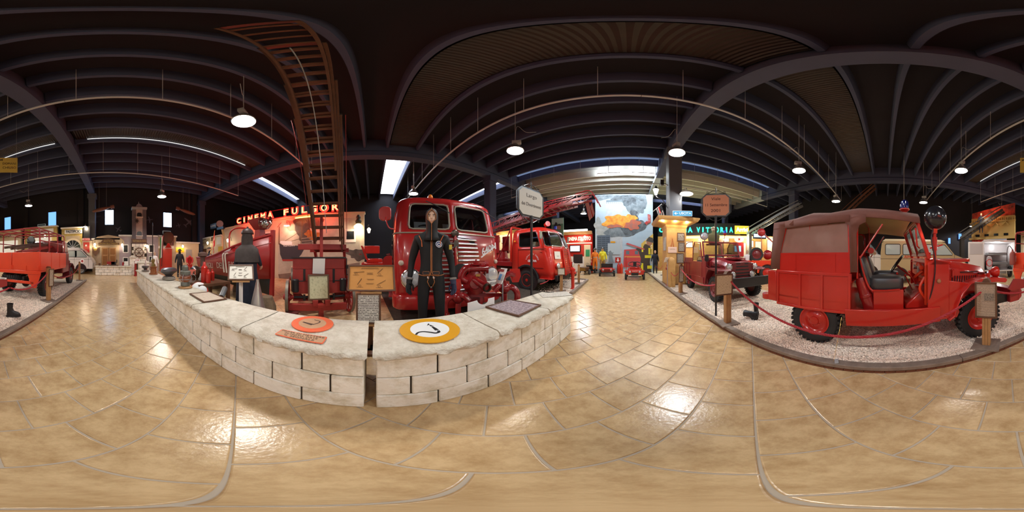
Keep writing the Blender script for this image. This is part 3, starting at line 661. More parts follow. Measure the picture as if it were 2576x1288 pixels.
# --- second bollard with model sail
c = wallpt(366,683); k = 1.0
t = thing('mooring_bollard', 'small black bollard with rope near the far end of the wall', 'bollard', (c.x, c.y, ZC + .004), R(60)); b = B()
b.loft([[(x * cos(a), y * sin(a), z) for a in [2 * pi * i / 20 for i in range(20)]] for x, y, z in ((.11,.1,0),(.09,.07,.05),(.1,.07,.12),(.22,.13,.16),(.25,.15,.2),(.21,.13,.24),(.02,.02,.25))]); b.out('casting', bol, t)
b = B(); b.torus((0,0,.03),(0,0,1),.15,.022,24,7); b.out('rope_coil', mat('grey_rope', hexc('8d857a'),.9), t)
b = B(); b.add([(-.12,0,.26),(.1,0,.25),(.06,.01,.5)], [(0,1,2)]); b.add([(-.12,.012,.26),(.1,.012,.25),(.06,.022,.5)], [(0,2,1)]); b.out('paper_sail', paperw, t)
# two stone piers closing the far end of the wall
def pier(x, y, s, h, lb):
    t = thing('stone_pier', lb, 'pier', (x, y, 0)); n = max(3, int(h / .2)); ch = h / n
    for i in range(n):
        sp = 0 if i % 2 else s * .15
        for a, c_ in ((-s / 2, sp),(sp, s / 2)):
            b = B(); b.bx(a + .004, c_ - .004,-s / 2, s / 2, i * ch + .003,(i + 1) * ch - .003); b.out('stone_block', blockm, t, bev=.008)
    b = B(); b.loft([[(sx * q, sy * q, z) for sx, sy in ((-1,-1),(1,-1),(1,1),(-1,1))] for q, z in ((s * .58, h),(s * .6, h + .05),(s * .42, h + .11),(s * .3, h + .12),(s * .3, h + .17),(s * .12, h + .2))]); b.out('cap', capm, t, bev=.006)
pier(-1.35,-7.95,.5,.98, 'white block pier with a stepped cap at the far end of the wall')
p = g(337,690); pier(p.x + .1, p.y, .45,1.2, 'cream pier with yellowed cap behind the wall end beside the ship wheel')
# ------------------------------------------------------------------ the two forest-fire jeeps
def jeep_body(t, P, P2, body2):
    """x forward from the rear axle, y left, z above the ground; P paint, P2 fender paint"""
    HW = .74
    # rear tub
    b = B()
    for sg in (-1,1):
        y0, y1 = (HW - .04, HW) if sg > 0 else (-HW, -HW + .04)
        b.bx(-.62,.52, y0, y1,.53,1.06)
    b.bx(-.62,-.58,-HW, HW, .53,1.06); b.bx(-.62,.5,-HW, HW, .66,.70); b.bx(.48,.52,-HW, HW, .45,.95); b.out('rear_body', P, t, bev=.008)
    # raised frame on the side panel: rails and ribs
    for sg in (-1,1):
        y = sg * (HW + .006); b = B()
        for z in (.55,1.045): b.bx(-.6,.51, y - .012, y + .012, z - .018, z + .018)
        for x in (-.585,-.2,.13,.495): b.bx(x - .016, x + .016, y - .012, y + .012,.55,1.045)
        b.out('panel_ribs', P, t, bev=.004)
    # floor, sill, front floor
    b = B(); b.bx(.5,1.75,-HW + .03, HW - .03,.5,.545); b.out('floor_pan', P, t)
    for sg in (-1,1):
        b = B(); b.prism([(.44,.6),(.46,.37),(1.62,.41),(1.62,.62)], 'y', sg * HW - .03, sg * HW + .015)
        b.out('side_sill', P, t, bev=.008)
        b = B(); 
        for x in (.56,1.28): b.box((x, sg * (HW + .012),.50),(.03,.012,.03))
        b.out('sill_slots', black, t)['kind'] = 'stuff'
    # chassis
    b = B()
    for sg in (-1,1): b.bar((-.7, sg * .33,.46),(2.6, sg * .33,.44),.07,.11)
    for x in (-.6,.6,2.5): b.bar((x, -.33,.46),(x, .33,.46),.07,.08)
    b.cyl((0,-.6,.35),(0,.6,.35),.045); b.cyl((2.25,-.6,.35),(2.25,.6,.35),.04); b.sph((0,0,.35),.13,12,8); b.cyl((.1,0,.38),(1.5,0,.46),.03); b.out('chassis', black, t)
    # scuttle and front body side
    b = B()
    for sg in (-1,1):
        b.prism([(1.46,.42),(1.46,1.2),(1.56,1.24),(1.75,1.2),(1.75,.42)], 'y', sg * HW - .03 * (sg > 0) , sg * HW + .03 * (sg < 0))
    b.prism([(1.46,1.16),(1.56,1.24),(1.78,1.21),(1.78,1.16)], 'y', -HW, HW); b.bx(1.72,1.75,-HW + .02, HW - .02,.5,1.18); b.out('scuttle', P, t, bev=.012)
    # hood: lofted, narrowing to the grille
    def ring(x, w_, zt, zs, zb): return [(x, -w_, zb),(x, -w_, zs),(x, -w_ * .8, zt - .015),(x, -w_ * .35, zt),(x, w_ * .35, zt),(x, w_ * .8, zt - .015),(x, w_, zs),(x, w_, zb)]
    b = B(); b.loft([ring(1.7,.62,1.235,1.13,.62), ring(2.1,.56,1.19,1.07,.62), ring(2.45,.5,1.12,1.0,.62), ring(2.53,.48,1.05,.95,.6), ring(2.56,.46,1.0,.92,.6)]); b.out('hood', P, t, bev=.02)
    b = B(); b.loft([[(x, y * k, z) for x, y in ell(2.02,0,.42,.3,20)] for k, z in ((1,1.18),(1,1.225),(.85,1.235),(.02,1.24))]); b.out('hood_bulge', P, t)
    for sg in (-1,1):
        b = B(); 
        for i in range(11):
            x = 1.84 + i * .042; dz = .045 * i / 10; y = sg * (.62 - (x - 1.7) * .155 + .004)
            b.bar((x, y, .80 + dz * 2.2),(x + .012, y, 1.0 - dz * .4),.014,.018, up=(0,1,0))
        o = b.out('hood_louvres', mat('dark_slot', (.05,.004,.004),.7), t); o['kind'] = 'stuff'
        b = B(); b.bx(1.98,2.28, sg * .578 - .01, sg * .578 + .01,1.035,1.052); b.bx(2.32,2.46, sg * .53 - .012, sg * .53 + .012,1.0,1.015); b.out('hood_slots', mat('dark_slot', (.05,.004,.004),.7), t)['kind'] = 'stuff'
        b = B(); b.bx(1.83,1.87, sg * .605 - .012, sg * .605 + .012,.98,1.1); b.cyl((1.85, sg * .62,1.0),(1.85, sg * .62,1.08),.016, n=8); b.out('hood_catch', P, t)
    # front fenders: swept arch
        prof = [(1.72,.42),(1.80,.47),(1.84,.62),(1.92,.78),(2.05,.91),(2.2,.955),(2.5,.95),(2.66,.935),(2.7,.90)]
        y0, y1 = (.42,.79) if sg > 0 else (-.79,-.42)
        b = B(); n = len(prof); th = .022
        b.prism(prof + [(x + (.012 if i < 4 else 0), z - th) for i, (x, z) in list(enumerate(prof))[::-1]], 'y', y0, y1)
        b.prism([(1.72,.42),(1.86,.42),(1.9,.5),(1.86,.62),(1.93,.78),(2.06,.9),(1.72,.96)], 'y', sg * .72 - .014, sg * .72 + .014)
        ye = .79 * sg; b.prism(prof[4:] + [(2.66,.86),(2.5,.885),(2.2,.90)], 'y', ye - .012, ye + .012)
        b.out('front_fender', P2, t, bev=.006)
        wx = {0: sg * .655}
        for x, nm in ((0, 'rear'),(2.25, 'front')): wheel(t, (x, sg * .645,.355),.355,.165,.205, body2, sg)
    # windshield frame
    b = B(); T, Bm = V((1.33,0,1.74)), V((1.49,0,1.24))
    for sg in (-1,1): b.bar(Bm + V((0, sg * .68,0)), T + V((0, sg * .66,0)),.045,.05,(1,0,0))
    b.bar(T + V((0,-.68,0)), T + V((0,.68,0)),.05,.05); b.bar(Bm + V((0,-.68,.06)), Bm + V((0,.68,.06)),.05,.06); b.bar(Bm, T, .03,.035,(1,0,0)); b.out('windscreen_frame', P, t, bev=.008)
    for sg in (-1,1):
        b = B(); b.M = lmat((0,1,0), T - Bm, (Bm + T) / 2 + V((0, sg * .335,.02))); b.prism(rrect(.6,.4,.03), 'z', -.003,.003); b.out('windscreen_pane', G_CLR, t)
def seat(t, x, y, M_=None):
    b = B(); b.loft([[(x + px, y + py, z) for px, py in rrect(.46 * k, .46 * k, .1,4,.0,0)] for k, z in ((.93,.83),(1,.86),(1,.95),(.96,.985),(.7,1.0))]); b.out('seat_cushion', leather, t)
    b = B(); b.M = Matrix.Translation((x - .24, y, .88)) @ Matrix.Rotation(R(-17),4, 'Y'); b.loft([[(px, py, z) for px, py in rrect(w0,.44 * k, min(.045, w0 * .4),3)] for w0, k, z in ((.10,.9,0),(.11,1,.06),(.10,1,.28),(.08,.93,.38),(.04,.7,.41))]); b.out('seat_back', leather, t)
leather = mat('black_leather', (.035,.038,.043),.34, var=.3, vscale=6, col2=(.05,.053,.06), spec=.8)
def steering(t, c, d, r=.2, m=black, nm='steering_wheel'):
    b = B(); b.torus(c, d, r, .012,30,7); m_ = frame_to(d)
    for a in (90,210,330): b.cyl(c, V(c) + m_ @ V((r * cos(R(a)), r * sin(R(a)),0)),.007, n=6)
    b.sph(c, .025,8,6); return b.out(nm, m, t)
# jeep 1: bright red, canvas top
jP = g(2045,862,.07); jQ = g(2470,848,.07); jd = (jQ - jP).normalized(); jn = V((-jd.y, jd.x, 0))     # jn: vehicle left
j = thing('jeep', 'bright red open-doored jeep with brown canvas top and black seats behind the rope', 'jeep', jP + jn * .742, atan2(jd.y, jd.x))
jr = mat('jeep_red', (.50,.02,.012),.27, coat=.45, var=.5, vscale=2, col2=(.40,.018,.012))
jeep_body(j, jr, jr, jr)
canvas = mat('brown_canvas', hexc('7a5046'),.85, var=.6, vscale=4, col2=hexc('67413a'), bump=.15, bscale=300)
liner = mat('canvas_liner', hexc('b9ab7c'),.85)
# side upper panel with soft window in a red tube frame
for sg in (-1,1):
    y = sg * .735; b = B(); b.bx(-.60,.5, y - .012, y + .012,1.06,1.31); b.out('side_panel', jr, j, bev=.004)
    b = B(); b.bx(-.6,.5, y - .02, y + .02,1.04,1.075); b.bx(-.585,.5, y - .016, y + .016,1.3,1.325)
    for x in (-.27,.31): b.bx(x - .008, x + .008, y - .017, y + .017,1.07,1.31)
    b.out('side_rails', jr, j)
    yw = sg * .72; b = B(); b.tube(dense([(-.56, y, 1.07),(-.555, y, 1.31),(-.45, yw, 1.715),(.42, yw, 1.735),(.465, yw, 1.72),(.485, yw, 1.67),(.50, y, 1.07)], .06, False),.016,8); b.out('window_frame', jr, j)
    b = B(); b.add([(-.545, y, 1.32),(.48, y, 1.32),(.465, yw, 1.70),(-.445, yw, 1.70)], [(0,1,2,3)]); b.add([(-.545, y - sg * .006,1.32),(.48, y - sg * .006,1.32),(.465, yw - sg * .006,1.70),(-.445, yw - sg * .006,1.70)], [(3,2,1,0)])
    b.out('soft_window', mat('soft_window', hexc('8d6c62'),.12, var=.5, vscale=2, col2=hexc('a08078'), coat=.8), j)
# canvas: roof shell sweeping down over the rear quarter
sec = [(-.665,1.80),(-.60,1.84),(-.35,1.865),(-.06,1.915),(.2,1.89),(.59,1.93),(.95,1.90),(1.36,1.85)]
rows = []
for x, z in sec:
    edge = 1.70 if x > .5 else 1.64
    row = []
    for q in [-1,-.96,-.8,-.5,-.2,0,.2,.5,.8,.96,1]:
        yy = q * .735; zz = z - .03 * abs(q) ** 3 - (.05 if abs(q) > .95 else 0) + .035 * (1 - q * q)
        if abs(q) == 1: zz = z - .16 if x > .5 else 1.70; yy = q * .752
        row.append(V((x, yy, zz)))
    rows.append(row)
b = B(); n = len(rows[0]); flat = [p for r in rows for p in r]
b.add(flat, [(i * n + k, i * n + k + 1,(i + 1) * n + k + 1,(i + 1) * n + k) for i in range(len(rows) - 1) for k in range(n - 1)])
cv = b.out('canvas_top', canvas, j, smooth=50); so = cv.modifiers.new('thick', 'SOLIDIFY'); so.thickness = .008; so.offset = -1
cv.data.materials.append(liner); so.material_offset = 1; so.material_offset_rim = 0
b = B()
for sg in (-1,1):       # quarter drapes beside the side window, and door pillar
    b.add([(-.66, sg * .745,1.80),(-.72, sg * .75,1.08),(-.55, sg * .752,1.08),(-.535, sg * .752,1.32),(-.435, sg * .745,1.72),(-.3, sg * .75,1.72),(-.3, sg * .75,1.80)], [(0,1,2,3,4,5,6)])
    b.add([(.44, sg * .745,1.80),(.44, sg * .745,1.70),(.49, sg * .748,1.66),(.51, sg * .75,1.08),(.60, sg * .75,1.08),(.585, sg * .75,1.55),(.62, sg * .75,1.66),(.7, sg * .75,1.70),(.7, sg * .75,1.80)], [tuple(range(9))])
    b.add([(-.45, sg * .748,1.69),(.5, sg * .748,1.71),(.5, sg * .75,1.80),(-.45, sg * .75,1.80)], [(0,1,2,3)])
b.add([(-.665,-.745,1.78),(-.665,.745,1.78),(-.73,.75,1.08),(-.73,-.75,1.08)], [(0,1,2,3)])
cv = b.out('canvas_drapes', canvas, j, smooth=50); so = cv.modifiers.new('thick', 'SOLIDIFY'); so.thickness = .006; so.offset = 0
b = B(); 
for x in (-.06,.59): b.tube(dense([(x, -.72,1.0),(x, -.71,1.78),(x, -.6,1.86),(x, .6,1.86),(x, .71,1.78),(x, .72,1.0)], .1, False),.012,6)
b.out('hood_bows', jr, j)
for sg in (-1,1):
    b = B(); b.cyl((.62, sg * .7,1.25),(.9, sg * .68,1.68),.011, n=8); b.out('stay_rod', jr, j)
# rear corner bumper
for y in (-.74,.55): b = B(); b.bx(-.80,-.62, y, y + .19,.56,1.06); b.out('corner_box', jr, j, bev=.02)
b = B(); b.lathe([(.1,0),(.11,.01),(.11,.08),(.1,.09)], (-.86,-.64,.56),(0,0,1),18); b.bx(-.9,-.62,-.72,-.56,.58,.64); b.out('tow_fitting', jr, j)
# seats on red base boxes, tubular frame, extinguisher
for y in (-.38,.36):
    b = B(); b.bx(.78,1.17, y - .24, y + .24,.54,.84); b.out('seat_box', jr, j, bev=.01); seat(j, .95, y)
    b = B(); b.tube(smoothpath([(.6, y - .25,1.28),(.66, y - .25,1.05),(.74, y - .25,.86),(.84, y - .25,.83),(1.12, y - .25,.845)], 5),.013,7); b.out('seat_frame', jr, j)
b = B(); m_ = V((-.28,0,.96)).normalized(); b.lathe([(.06,0),(.085,.02),(.085,.42),(.07,.48),(.03,.5),(.03,.54)], (.74,-.55,.53), m_, 18); b.lathe([(.088,.2),(.092,.21),(.092,.24),(.088,.25)], (.74,-.55,.53), m_, 18); b.out('extinguisher_bottle', mat('dark_red_gloss', (.25,.01,.01),.25, coat=.5), j)
b = B(); b.cyl((.72,-.3,1.36),(.72,.35,1.34),.045); b.out('red_canister', red, j); b = B(); b.cyl((.66,-.42,1.345),(.66,.45,1.345),.02); b.out('grab_bar', black, j)
sw = steering(j, (1.13,.36,1.12),(-.75,0,.55),.215); b = B(); b.cyl((1.14,.36,1.11),(1.5,.36,.82),.02); b.out('steering_column', jr, j)
orj = orange_red
b = B(); b.prism([(1.44,.62),(1.44,1.26),(1.5,1.26),(1.68,.9),(1.68,.62)], 'y', -.66,-.62); b.bx(1.49,1.53,-.66,.66,.93,1.24); b.bx(1.62,1.66,-.66,.66,.56,.95); b.out('dashboard', orj, j, bev=.01)
b = B(); b.bx(1.44,1.5,-.45,-.3,1.0,1.12); b.cyl((1.42,-.55,1.12),(1.42,-.42,1.16),.03); b.cyl((1.42,-.3,1.16),(1.42,-.18,1.14),.028); b.tube(smoothpath([(1.45,-.5,1.08),(1.36,-.4,.98),(1.4,-.2,.94),(1.47,-.1,1.0)], 6),.022,7); b.torus((1.6,-.35,.78),(1,0,0),.1,.02,16,6); b.tube(smoothpath([(1.45,-.6,1.0),(1.38,-.62,.85),(1.46,-.6,.7)], 5),.02,7); b.out('dash_controls', orj, j)
b = B(); b.box((1.44,-.28,1.08),(.04,.1,.1)); b.out('gauge', alu, j); b = B(); b.cyl((1.4,.0,1.1),(1.5,.0,1.1),.04); b.out('gauge', alu, j)
b = B(); b.prism([(1.2,.55),(1.2,.6),(1.38,.78),(1.66,.86),(1.66,.55)], 'y', -.55,.2); b.out('gearbox_cover', jr, j, bev=.02)
for (a, c) in (((1.25,-.05,.68),(1.12,-.1,1.0)),((1.35,-.15,.75),(1.24,-.2,.98)),((1.42,-.3,.8),(1.28,-.34,1.05))):
    b = B(); b.cyl(a, c, .009, n=6); b.sph(c, .02,8,6); b.out('lever', jr, j)
b = B(); b.box((1.42,-.4,.86),(.16,.05,.012)); b.out('pedal', steel, j)
# spot lamp on a red pole, blue beacon, mirror, lamps
b = B(); b.cyl((1.56,-.70,.96),(1.56,-.70,1.62),.022); b.cyl((1.56,-.70,1.35),(1.56,-.7,1.52),.034); b.bar((1.5,-.7,1.38),(1.68,-.66,1.43),.02,.02); b.box((1.56,-.7,1.6),(.05,.07,.06)); b.out('spot_pole', jr, j)
b = B(); b.sph((1.575,-.68,1.785),(.15,.15,.165),22,14); b.cyl((1.6,-.66,1.8),(1.64,-.5,1.84),.13,.12,20); b.out('spot_lamp', mat('gloss_black', (.012,.012,.016),.22, coat=.5), j)
b = B(); b.tube(smoothpath([(1.55,-.72,1.66),(1.5,-.75,1.5),(1.55,-.755,1.2),(1.52,-.76,.9),(1.46,-.72,.65)], 6),.008,6); b.out('lamp_cable', black, j)
b = B(); b.lathe([(.03,0),(.035,.03),(.07,.06),(.07,.075)], (1.2,-.45,1.875), n=16); b.out('beacon_base', red, j)
b = B(); b.lathe([(.058,0),(.062,.05),(.055,.11),(.03,.135),(.001,.14)], (1.2,-.45,1.95), n=18); b.out('blue_beacon', mat('blue_lens', (.006,.01,.12),.1, coat=.6), j)
b = B(); b.tube([V((1.30,-.69,1.62)), V((1.3,-.76,1.62)), V((1.32,-.76,1.4)), V((1.36,-.69,1.38))], .01,6); b.out('door_hinge_loop', red, j)
b = B(); b.prism(rrect(.09,.2,.04,4,2.36,1.18), 'y', -.78,-.765); b.out('wing_mirror', lens, j); b = B(); b.torus((2.36,-.775,1.18),(0,1,0),.05,.008,20,6); b.tube([V((2.36,-.77,1.08)), V((2.38,-.74,.95))], .008,6); b.out('mirror_stalk', red, j)
b = B(); b.lathe([(.02,0),(.03,.01),(.02,.03),(.001,.035)], (1.6,-.745,.96),(0,-1,0),14); b.out('side_lamp', mat('rust_lens', hexc('a07050'),.3), j)
for sg in (-1,1):
    b = B(); b.lathe([(.03,0),(.075,.05),(.09,.11),(.09,.13)], (2.52, sg * .58,1.02),(1,0,0),18); b.out('headlamp_shell', jr, j); b = B(); b.lathe([(.085,0),(.06,.02),(.001,.028)], (2.65, sg * .58,1.02),(1,0,0),18); b.out('headlamp_lens', lens, j)
    b = B(); b.lathe([(.03,0),(.034,.04),(.02,.06),(.001,.06)], (2.44, sg * .64,.955),(0,0,1),12); b.out('side_light', red, j)
# grille plate, winch bumper
b = B(); b.bx(2.53,2.56,-.46,.46,.6,.97); b.out('grille_plate', jr, j, bev=.02)
b = B(); b.bx(2.78,2.98,-.78,.55,.50,.74); b.prism([(2.98,.5),(3.06,.56),(3.06,.68),(2.98,.74)], 'y', -.78,.55); b.out('winch_bumper', wine, j, bev=.01)
b = B(); b.prism([(2.72,.74),(2.86,.9),(3.3,.84),(3.3,.72),(2.8,.7)], 'y', -.8,-.77); b.out('tilted_plate', wine, j)
b = B(); b.bx(2.55,2.8,-.7,-.45,.5,.66); b.bx(2.55,2.8,.2,.45,.5,.66); b.out('bumper_brackets', black, j)['kind'] = 'stuff'
# jeep 2: dark red hard-fronted jeep with plank bumper
p, q = g(1793,759,.07), g(1887,744,.07); ax_ = (q - p).normalized(); hd = V((ax_.y, -ax_.x, 0)); lf = V((-hd.y, hd.x, 0))
p0 = p + lf * .74 - hd * 2.25
j2 = thing('jeep', 'dark maroon jeep with black plank bumper and round headlamps behind the street sign', 'jeep', (p0.x, p0.y, .07), atan2(hd.y, hd.x))
mr2 = mat('jeep_maroon', (.24,.016,.022),.3, coat=.3, var=.5, vscale=3, col2=(.16,.012,.016))
jeep_body(j2, mr2, maroon, maroon)
# side doors, glazed hard cab front, half doors
for sg in (-1,1):
    y = sg * .735; b = B(); b.bx(.5,1.47, y - .02, y + .02,.44,1.1); b.out('door', mr2, j2, bev=.01)
    b = B(); b.tube(dense([(.55, y, 1.1),(.6, y, 1.6),(.75, y, 1.78),(1.32, y, 1.72),(1.47, y, 1.15)], .08, False),.018,7); b.out('door_window_frame', mr2, j2)
    b = B(); b.prism([(.57,1.12),(.62,1.58),(.77,1.75),(1.3,1.69),(1.45,1.14)], 'y', y - .003, y + .003); b.out('door_pane', G_CLR, j2)
    b = B(); b.tube(smoothpath([(-.55, y, 1.05),(-.45, y, 1.6),(-.3, y, 1.78),(.1, y, 1.82),(.55, y, 1.8)], 5),.014,7); b.out('rear_hoop', mr2, j2)
for y in (-.73,.7): b = B(); b.bx(-.6,.5, y, y + .03,1.06,1.22); b.out('tub_raise', mr2, j2)
for y in (-.38,.36): seat(j2,.95, y)
steering(j2,(1.2,.36,1.22),(-.75,0,.55),.2)
b = B(); b.bx(1.46,1.52,-.66,.66,1.0,1.24); b.out('dashboard', mr2, j2)
# shield grille front with slots and four lamps
gp = [(-.47,.72),(-.5,.86),(-.5,1.0),(-.42,1.08),(-.2,1.12),(.2,1.12),(.42,1.08),(.5,1.0),(.5,.86),(.47,.72),(.38,.63),(-.38,.63)]
b = B(); b.prism(gp, 'x', 2.5,2.6); b.out('grille_shield', maroon, j2, bev=.02)
for (yc, z, w_) in ((0,.99,.42),(0,.9,.46),(0,.81,.5),(-.14,1.065,.14),(.14,1.065,.14),(0,.73,.5)):
    b = B(); b.M = Matrix.Translation((2.597, yc, z)); b.prism(rrect(w_, .036,.016), 'x', 0,.006); b.out('grille_slot', black, j2)
for (y, z, r_) in ((-.44,.98,.085),(.44,.98,.085),(-.33,.76,.09),(.33,.76,.09)):
    b = B(); b.lathe([(r_, 0),(r_ + .012,.02),(r_ + .01,.05),(r_ - .005,.055)], (2.58, y, z),(1,0,0),20, cap=False); b.out('headlamp_rim', chrome, j2); b = B(); b.lathe([(r_, .04),(r_ * .7,.065),(.001,.075)], (2.58, y, z),(1,0,0),20); b.out('headlamp_lens', lens, j2)
b = B(); b.bx(2.85,2.92,-.78,.78,.46,.72); b.out('plank_bumper', black, j2, bev=.01)
b = B(); b.bx(2.5,2.86,-.4,-.34,.46,.56); b.bx(2.5,2.86,.34,.4,.46,.56); b.out('bumper_arms', black, j2)['kind'] = 'stuff'
for sg in (-1,1):
    b = B(); b.tube(smoothpath([(2.0, sg * .72,.95),(1.98, sg * .8,1.05),(2.0, sg * .8,1.14)], 4),.007,6); b.out('mirror_arm', black, j2); b = B(); b.M = Matrix.Translation((2.0, sg * .81,1.22)); b.prism(rrect(.12,.2,.05), 'x', -.02,.01); b.out('mirror', black, j2)
b = B(); b.lathe([(.03,0),(.11,.03),(.13,.1),(.13,.14)], (1.42,-.62,1.9),(.8,-.5,.1),20); b.out('searchlight_shell', chrome, j2); b = B(); b.lathe([(.125,.13),(.08,.15),(.001,.16)], (1.42,-.62,1.9),(.8,-.5,.1),20); b.out('searchlight_lens', lens, j2); b = B(); b.cyl((1.4,-.62,1.7),(1.4,-.62,1.85),.015); b.out('searchlight_bracket', steel, j2)
b = B(); b.cyl((1.36,.1,1.7),(1.42,.12,2.0),.008); b.out('beacon_rod', mr2, j2); b = B(); b.lathe([(.01,0),(.06,.07),(.062,.09)], (1.42,.12,1.97), n=14); b.out('beacon_base', red, j2); b = B(); b.lathe([(.055,0),(.055,.06),(.04,.1),(.001,.11)], (1.42,.12,2.06), n=14); b.out('blue_beacon', mat('blue_lit', (.02,.05,.5),.15, coat=.5), j2)
b = B(); b.box((2.2,.1,1.25),(.05,.1,.03)); b.cyl((2.2,.06,1.25),(2.2,.06,1.31),.015); b.cyl((2.2,.14,1.25),(2.2,.14,1.31),.015); b.out('hood_latch', black, j2)
# ------------------------------------------------------------------ big flat-nosed truck with slatted grille
tp = V((-3.21,.55,0)); td = V((.1185,.993,0)); tf_ = V((td.y, -td.x, 0))
T1 = thing('fire_truck', 'large red cab-over fire truck with slatted chrome grille and split windscreen behind the diver', 'truck', tp + td * 1.05, atan2(tf_.y, tf_.x))
t1r = mat('truck_red', (.40,.017,.016),.24, coat=.5, var=.4, vscale=1.5, col2=(.31,.014,.014))
fy = [0,.08,.25,.45,.62,.8,.94,1]; sx = [.12,.28,.5,.56,.9,1]
#      z     nose  vee  hw    r    back
LV = [(.45,.30,.10,1.12,.22,-1.75),(.66,.32,.10,1.14,.22,-1.75),(1.0,.34,.10,1.16,.22,-1.75),(1.35,.32,.10,1.17,.22,-1.75),(1.70,.27,.10,1.175,.22,-1.75),(1.80,.24,.10,1.17,.22,-1.75),(1.88,.21,.10,1.165,.22,-1.75),
      (2.0,.18,.10,1.155,.22,-1.75),(2.2,.13,.10,1.14,.22,-1.75),(2.44,.07,.10,1.11,.22,-1.74),(2.52,.05,.10,1.09,.23,-1.73),(2.61,-.03,.10,1.03,.25,-1.68),(2.67,-.16,.08,.92,.3,-1.55),(2.70,-.45,.05,.65,.3,-1.3)]
grid = shell(LV, fy, sx); ncol = len(grid[0]); mid = ncol // 2
hf = [(mid + 1, mid + 6),(mid - 6, mid - 1)]              # front window column ranges (fy .08...94)
hs = [(mid + len(fy) - 1 + 5 + 2, mid + len(fy) - 1 + 5 + 4), ]; hs.append((ncol - 1 - hs[0][1], ncol - 1 - hs[0][0]))
W0, W1 = 6,9
def skip1(i, k): return W0 <= i < W1 and any(a <= k < c for a, c in hf + hs)
b = B(); gridmesh(b, grid, skip1); cab = b.out('cab', t1r, T1, smooth=40); sd = cab.modifiers.new('thick', 'SOLIDIFY'); sd.thickness = .03; sd.offset = -1
trim_c = mat('cream_trim', hexc('a09788'),.35,.3)
for (a, c), nm in zip(hf + hs, ('windscreen', 'windscreen', 'side_window', 'side_window')):
    p = gridpatch(grid, W0, W1, a, c); lp = fillet(patch_loop(p)); b = B(); b.tube(lp, .019 if nm == 'windscreen' else .015,8, True); fr_ = b.out(nm + '_frame', trim_c if nm == 'windscreen' else t1r, T1)
    b = B(); n = len(p[0]); fl_ = [q for r_ in p for q in r_]; b.add(fl_, [(i * n + k, i * n + k + 1,(i + 1) * n + k + 1,(i + 1) * n + k) for i in range(len(p) - 1) for k in range(n - 1)]); b.out(nm, G_DRK if nm == 'windscreen' else G_CLR, T1)
# waist trim
b = B(); b.tube([q + (q - V((-.8,0, q.z))).normalized() * .006 for q in grid[5]], .016,6); b.out('waist_trim', trim_c, T1)
# interior
b = B(); b.bx(-1.6,-.2,-1.05,1.05,.9,1.0); b.bx(-.35,.0,-1.0,1.0,1.2,1.78); b.bx(-1.7,-1.66,-1.1,1.1,.9,2.5); b.bx(-1.3,-.75,-.9,.9,1.0,1.35); b.bx(-1.45,-1.3,-.9,.9,1.3,1.95); b.out('cab_interior', mat('dark_interior', hexc('5a524c'),.8), T1)
steering(T1,(-.18,-.52,1.86),(-.5,0,.8),.24)
panel('paper_notice', paperw, T1,(-.02,-.62,1.96),(0,1,0),(-.3,0,1),.28,.2); panel('paper_notice', paperw, T1,(-.02,-.05,1.94),(0,1,0),(-.3,0,1),.2,.2)
# grille: dark recess, bars split by a central spine, badge
b = B()
def gw(z): return .50 + .0 * z if z < 1.2 else .50 - .08 * (z - 1.2)
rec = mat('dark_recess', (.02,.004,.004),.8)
def fx(y, z):       # cab front surface x at height z
    for (z0, n0, k0, *_),(z1, n1, k1, *_) in zip(LV, LV[1:]):
        if z0 <= z <= z1: t_ = (z - z0) / (z1 - z0); return n0 + (n1 - n0) * t_ - (k0 + (k1 - k0) * t_) * abs(y)
    return LV[0][1]
for k, (a, c) in enumerate(((-1,0),(0,1))):
    sg = a + c; pts = [(sg * .03,.62),(sg * .60,.66),(sg * .55,1.2),(sg * .47,1.70),(sg * .03,1.74)]
    b = B(); b.add([(fx(y, z) + .004, y, z) for y, z in pts], [(0,1,2,3,4)]); b.out('grille_recess', rec, T1, smooth=0)
    for i in range(13):
        z = .68 + i * .083; yo = .60 - .105 * (z - .66) if z > .66 else .6
        b = B(); b.tube([(fx(sg * .045, z) + .03, sg * .045, z),(fx(sg * .3, z) + .03, sg * .3, z),(fx(sg * yo, z) + .03, sg * yo, z),(fx(sg * yo, z) - .01, sg * (yo + .03), z)], .021,8); b.out('grille_bar', alu, T1)
b = B(); b.tube([(fx(0, z) + .045,0, z) for z in (.62,1.0,1.4,1.75)], .03,8); b.out('grille_spine', t1r, T1)
b = B(); b.lathe([(.001,0),(.075,0),(.08,.03),(.06,.05),(.001,.055)], (fx(0,1.78) + .03,0,1.79),(1,0,0),24); b.out('round_badge', mat('dark_badge', hexc('4a4038'),.3,.7), T1); b = B(); b.M = Matrix.Translation((fx(0,1.6) + .05,0,1.58)); b.prism(rrect(.1,.16,.045), 'x', 0,.03); b.out('lower_badge', chrome, T1)
# script on the right cheek
p = V((fx(.84,1.5) + .012,.84,1.50)); ux = V((-.10,1,.0)); text('640N', .2, paperw, T1, p, V((-.1,1,.38)), V((0,-.25,1)), ext=.006, shear=.25, bold=.004); b = B(); b.bar(p + V((.03,-.22,-.18)), p + V((-.02,.2,.08)),.03,.014, up=(1,0,0)); b.out('script_underline', paperw, T1)
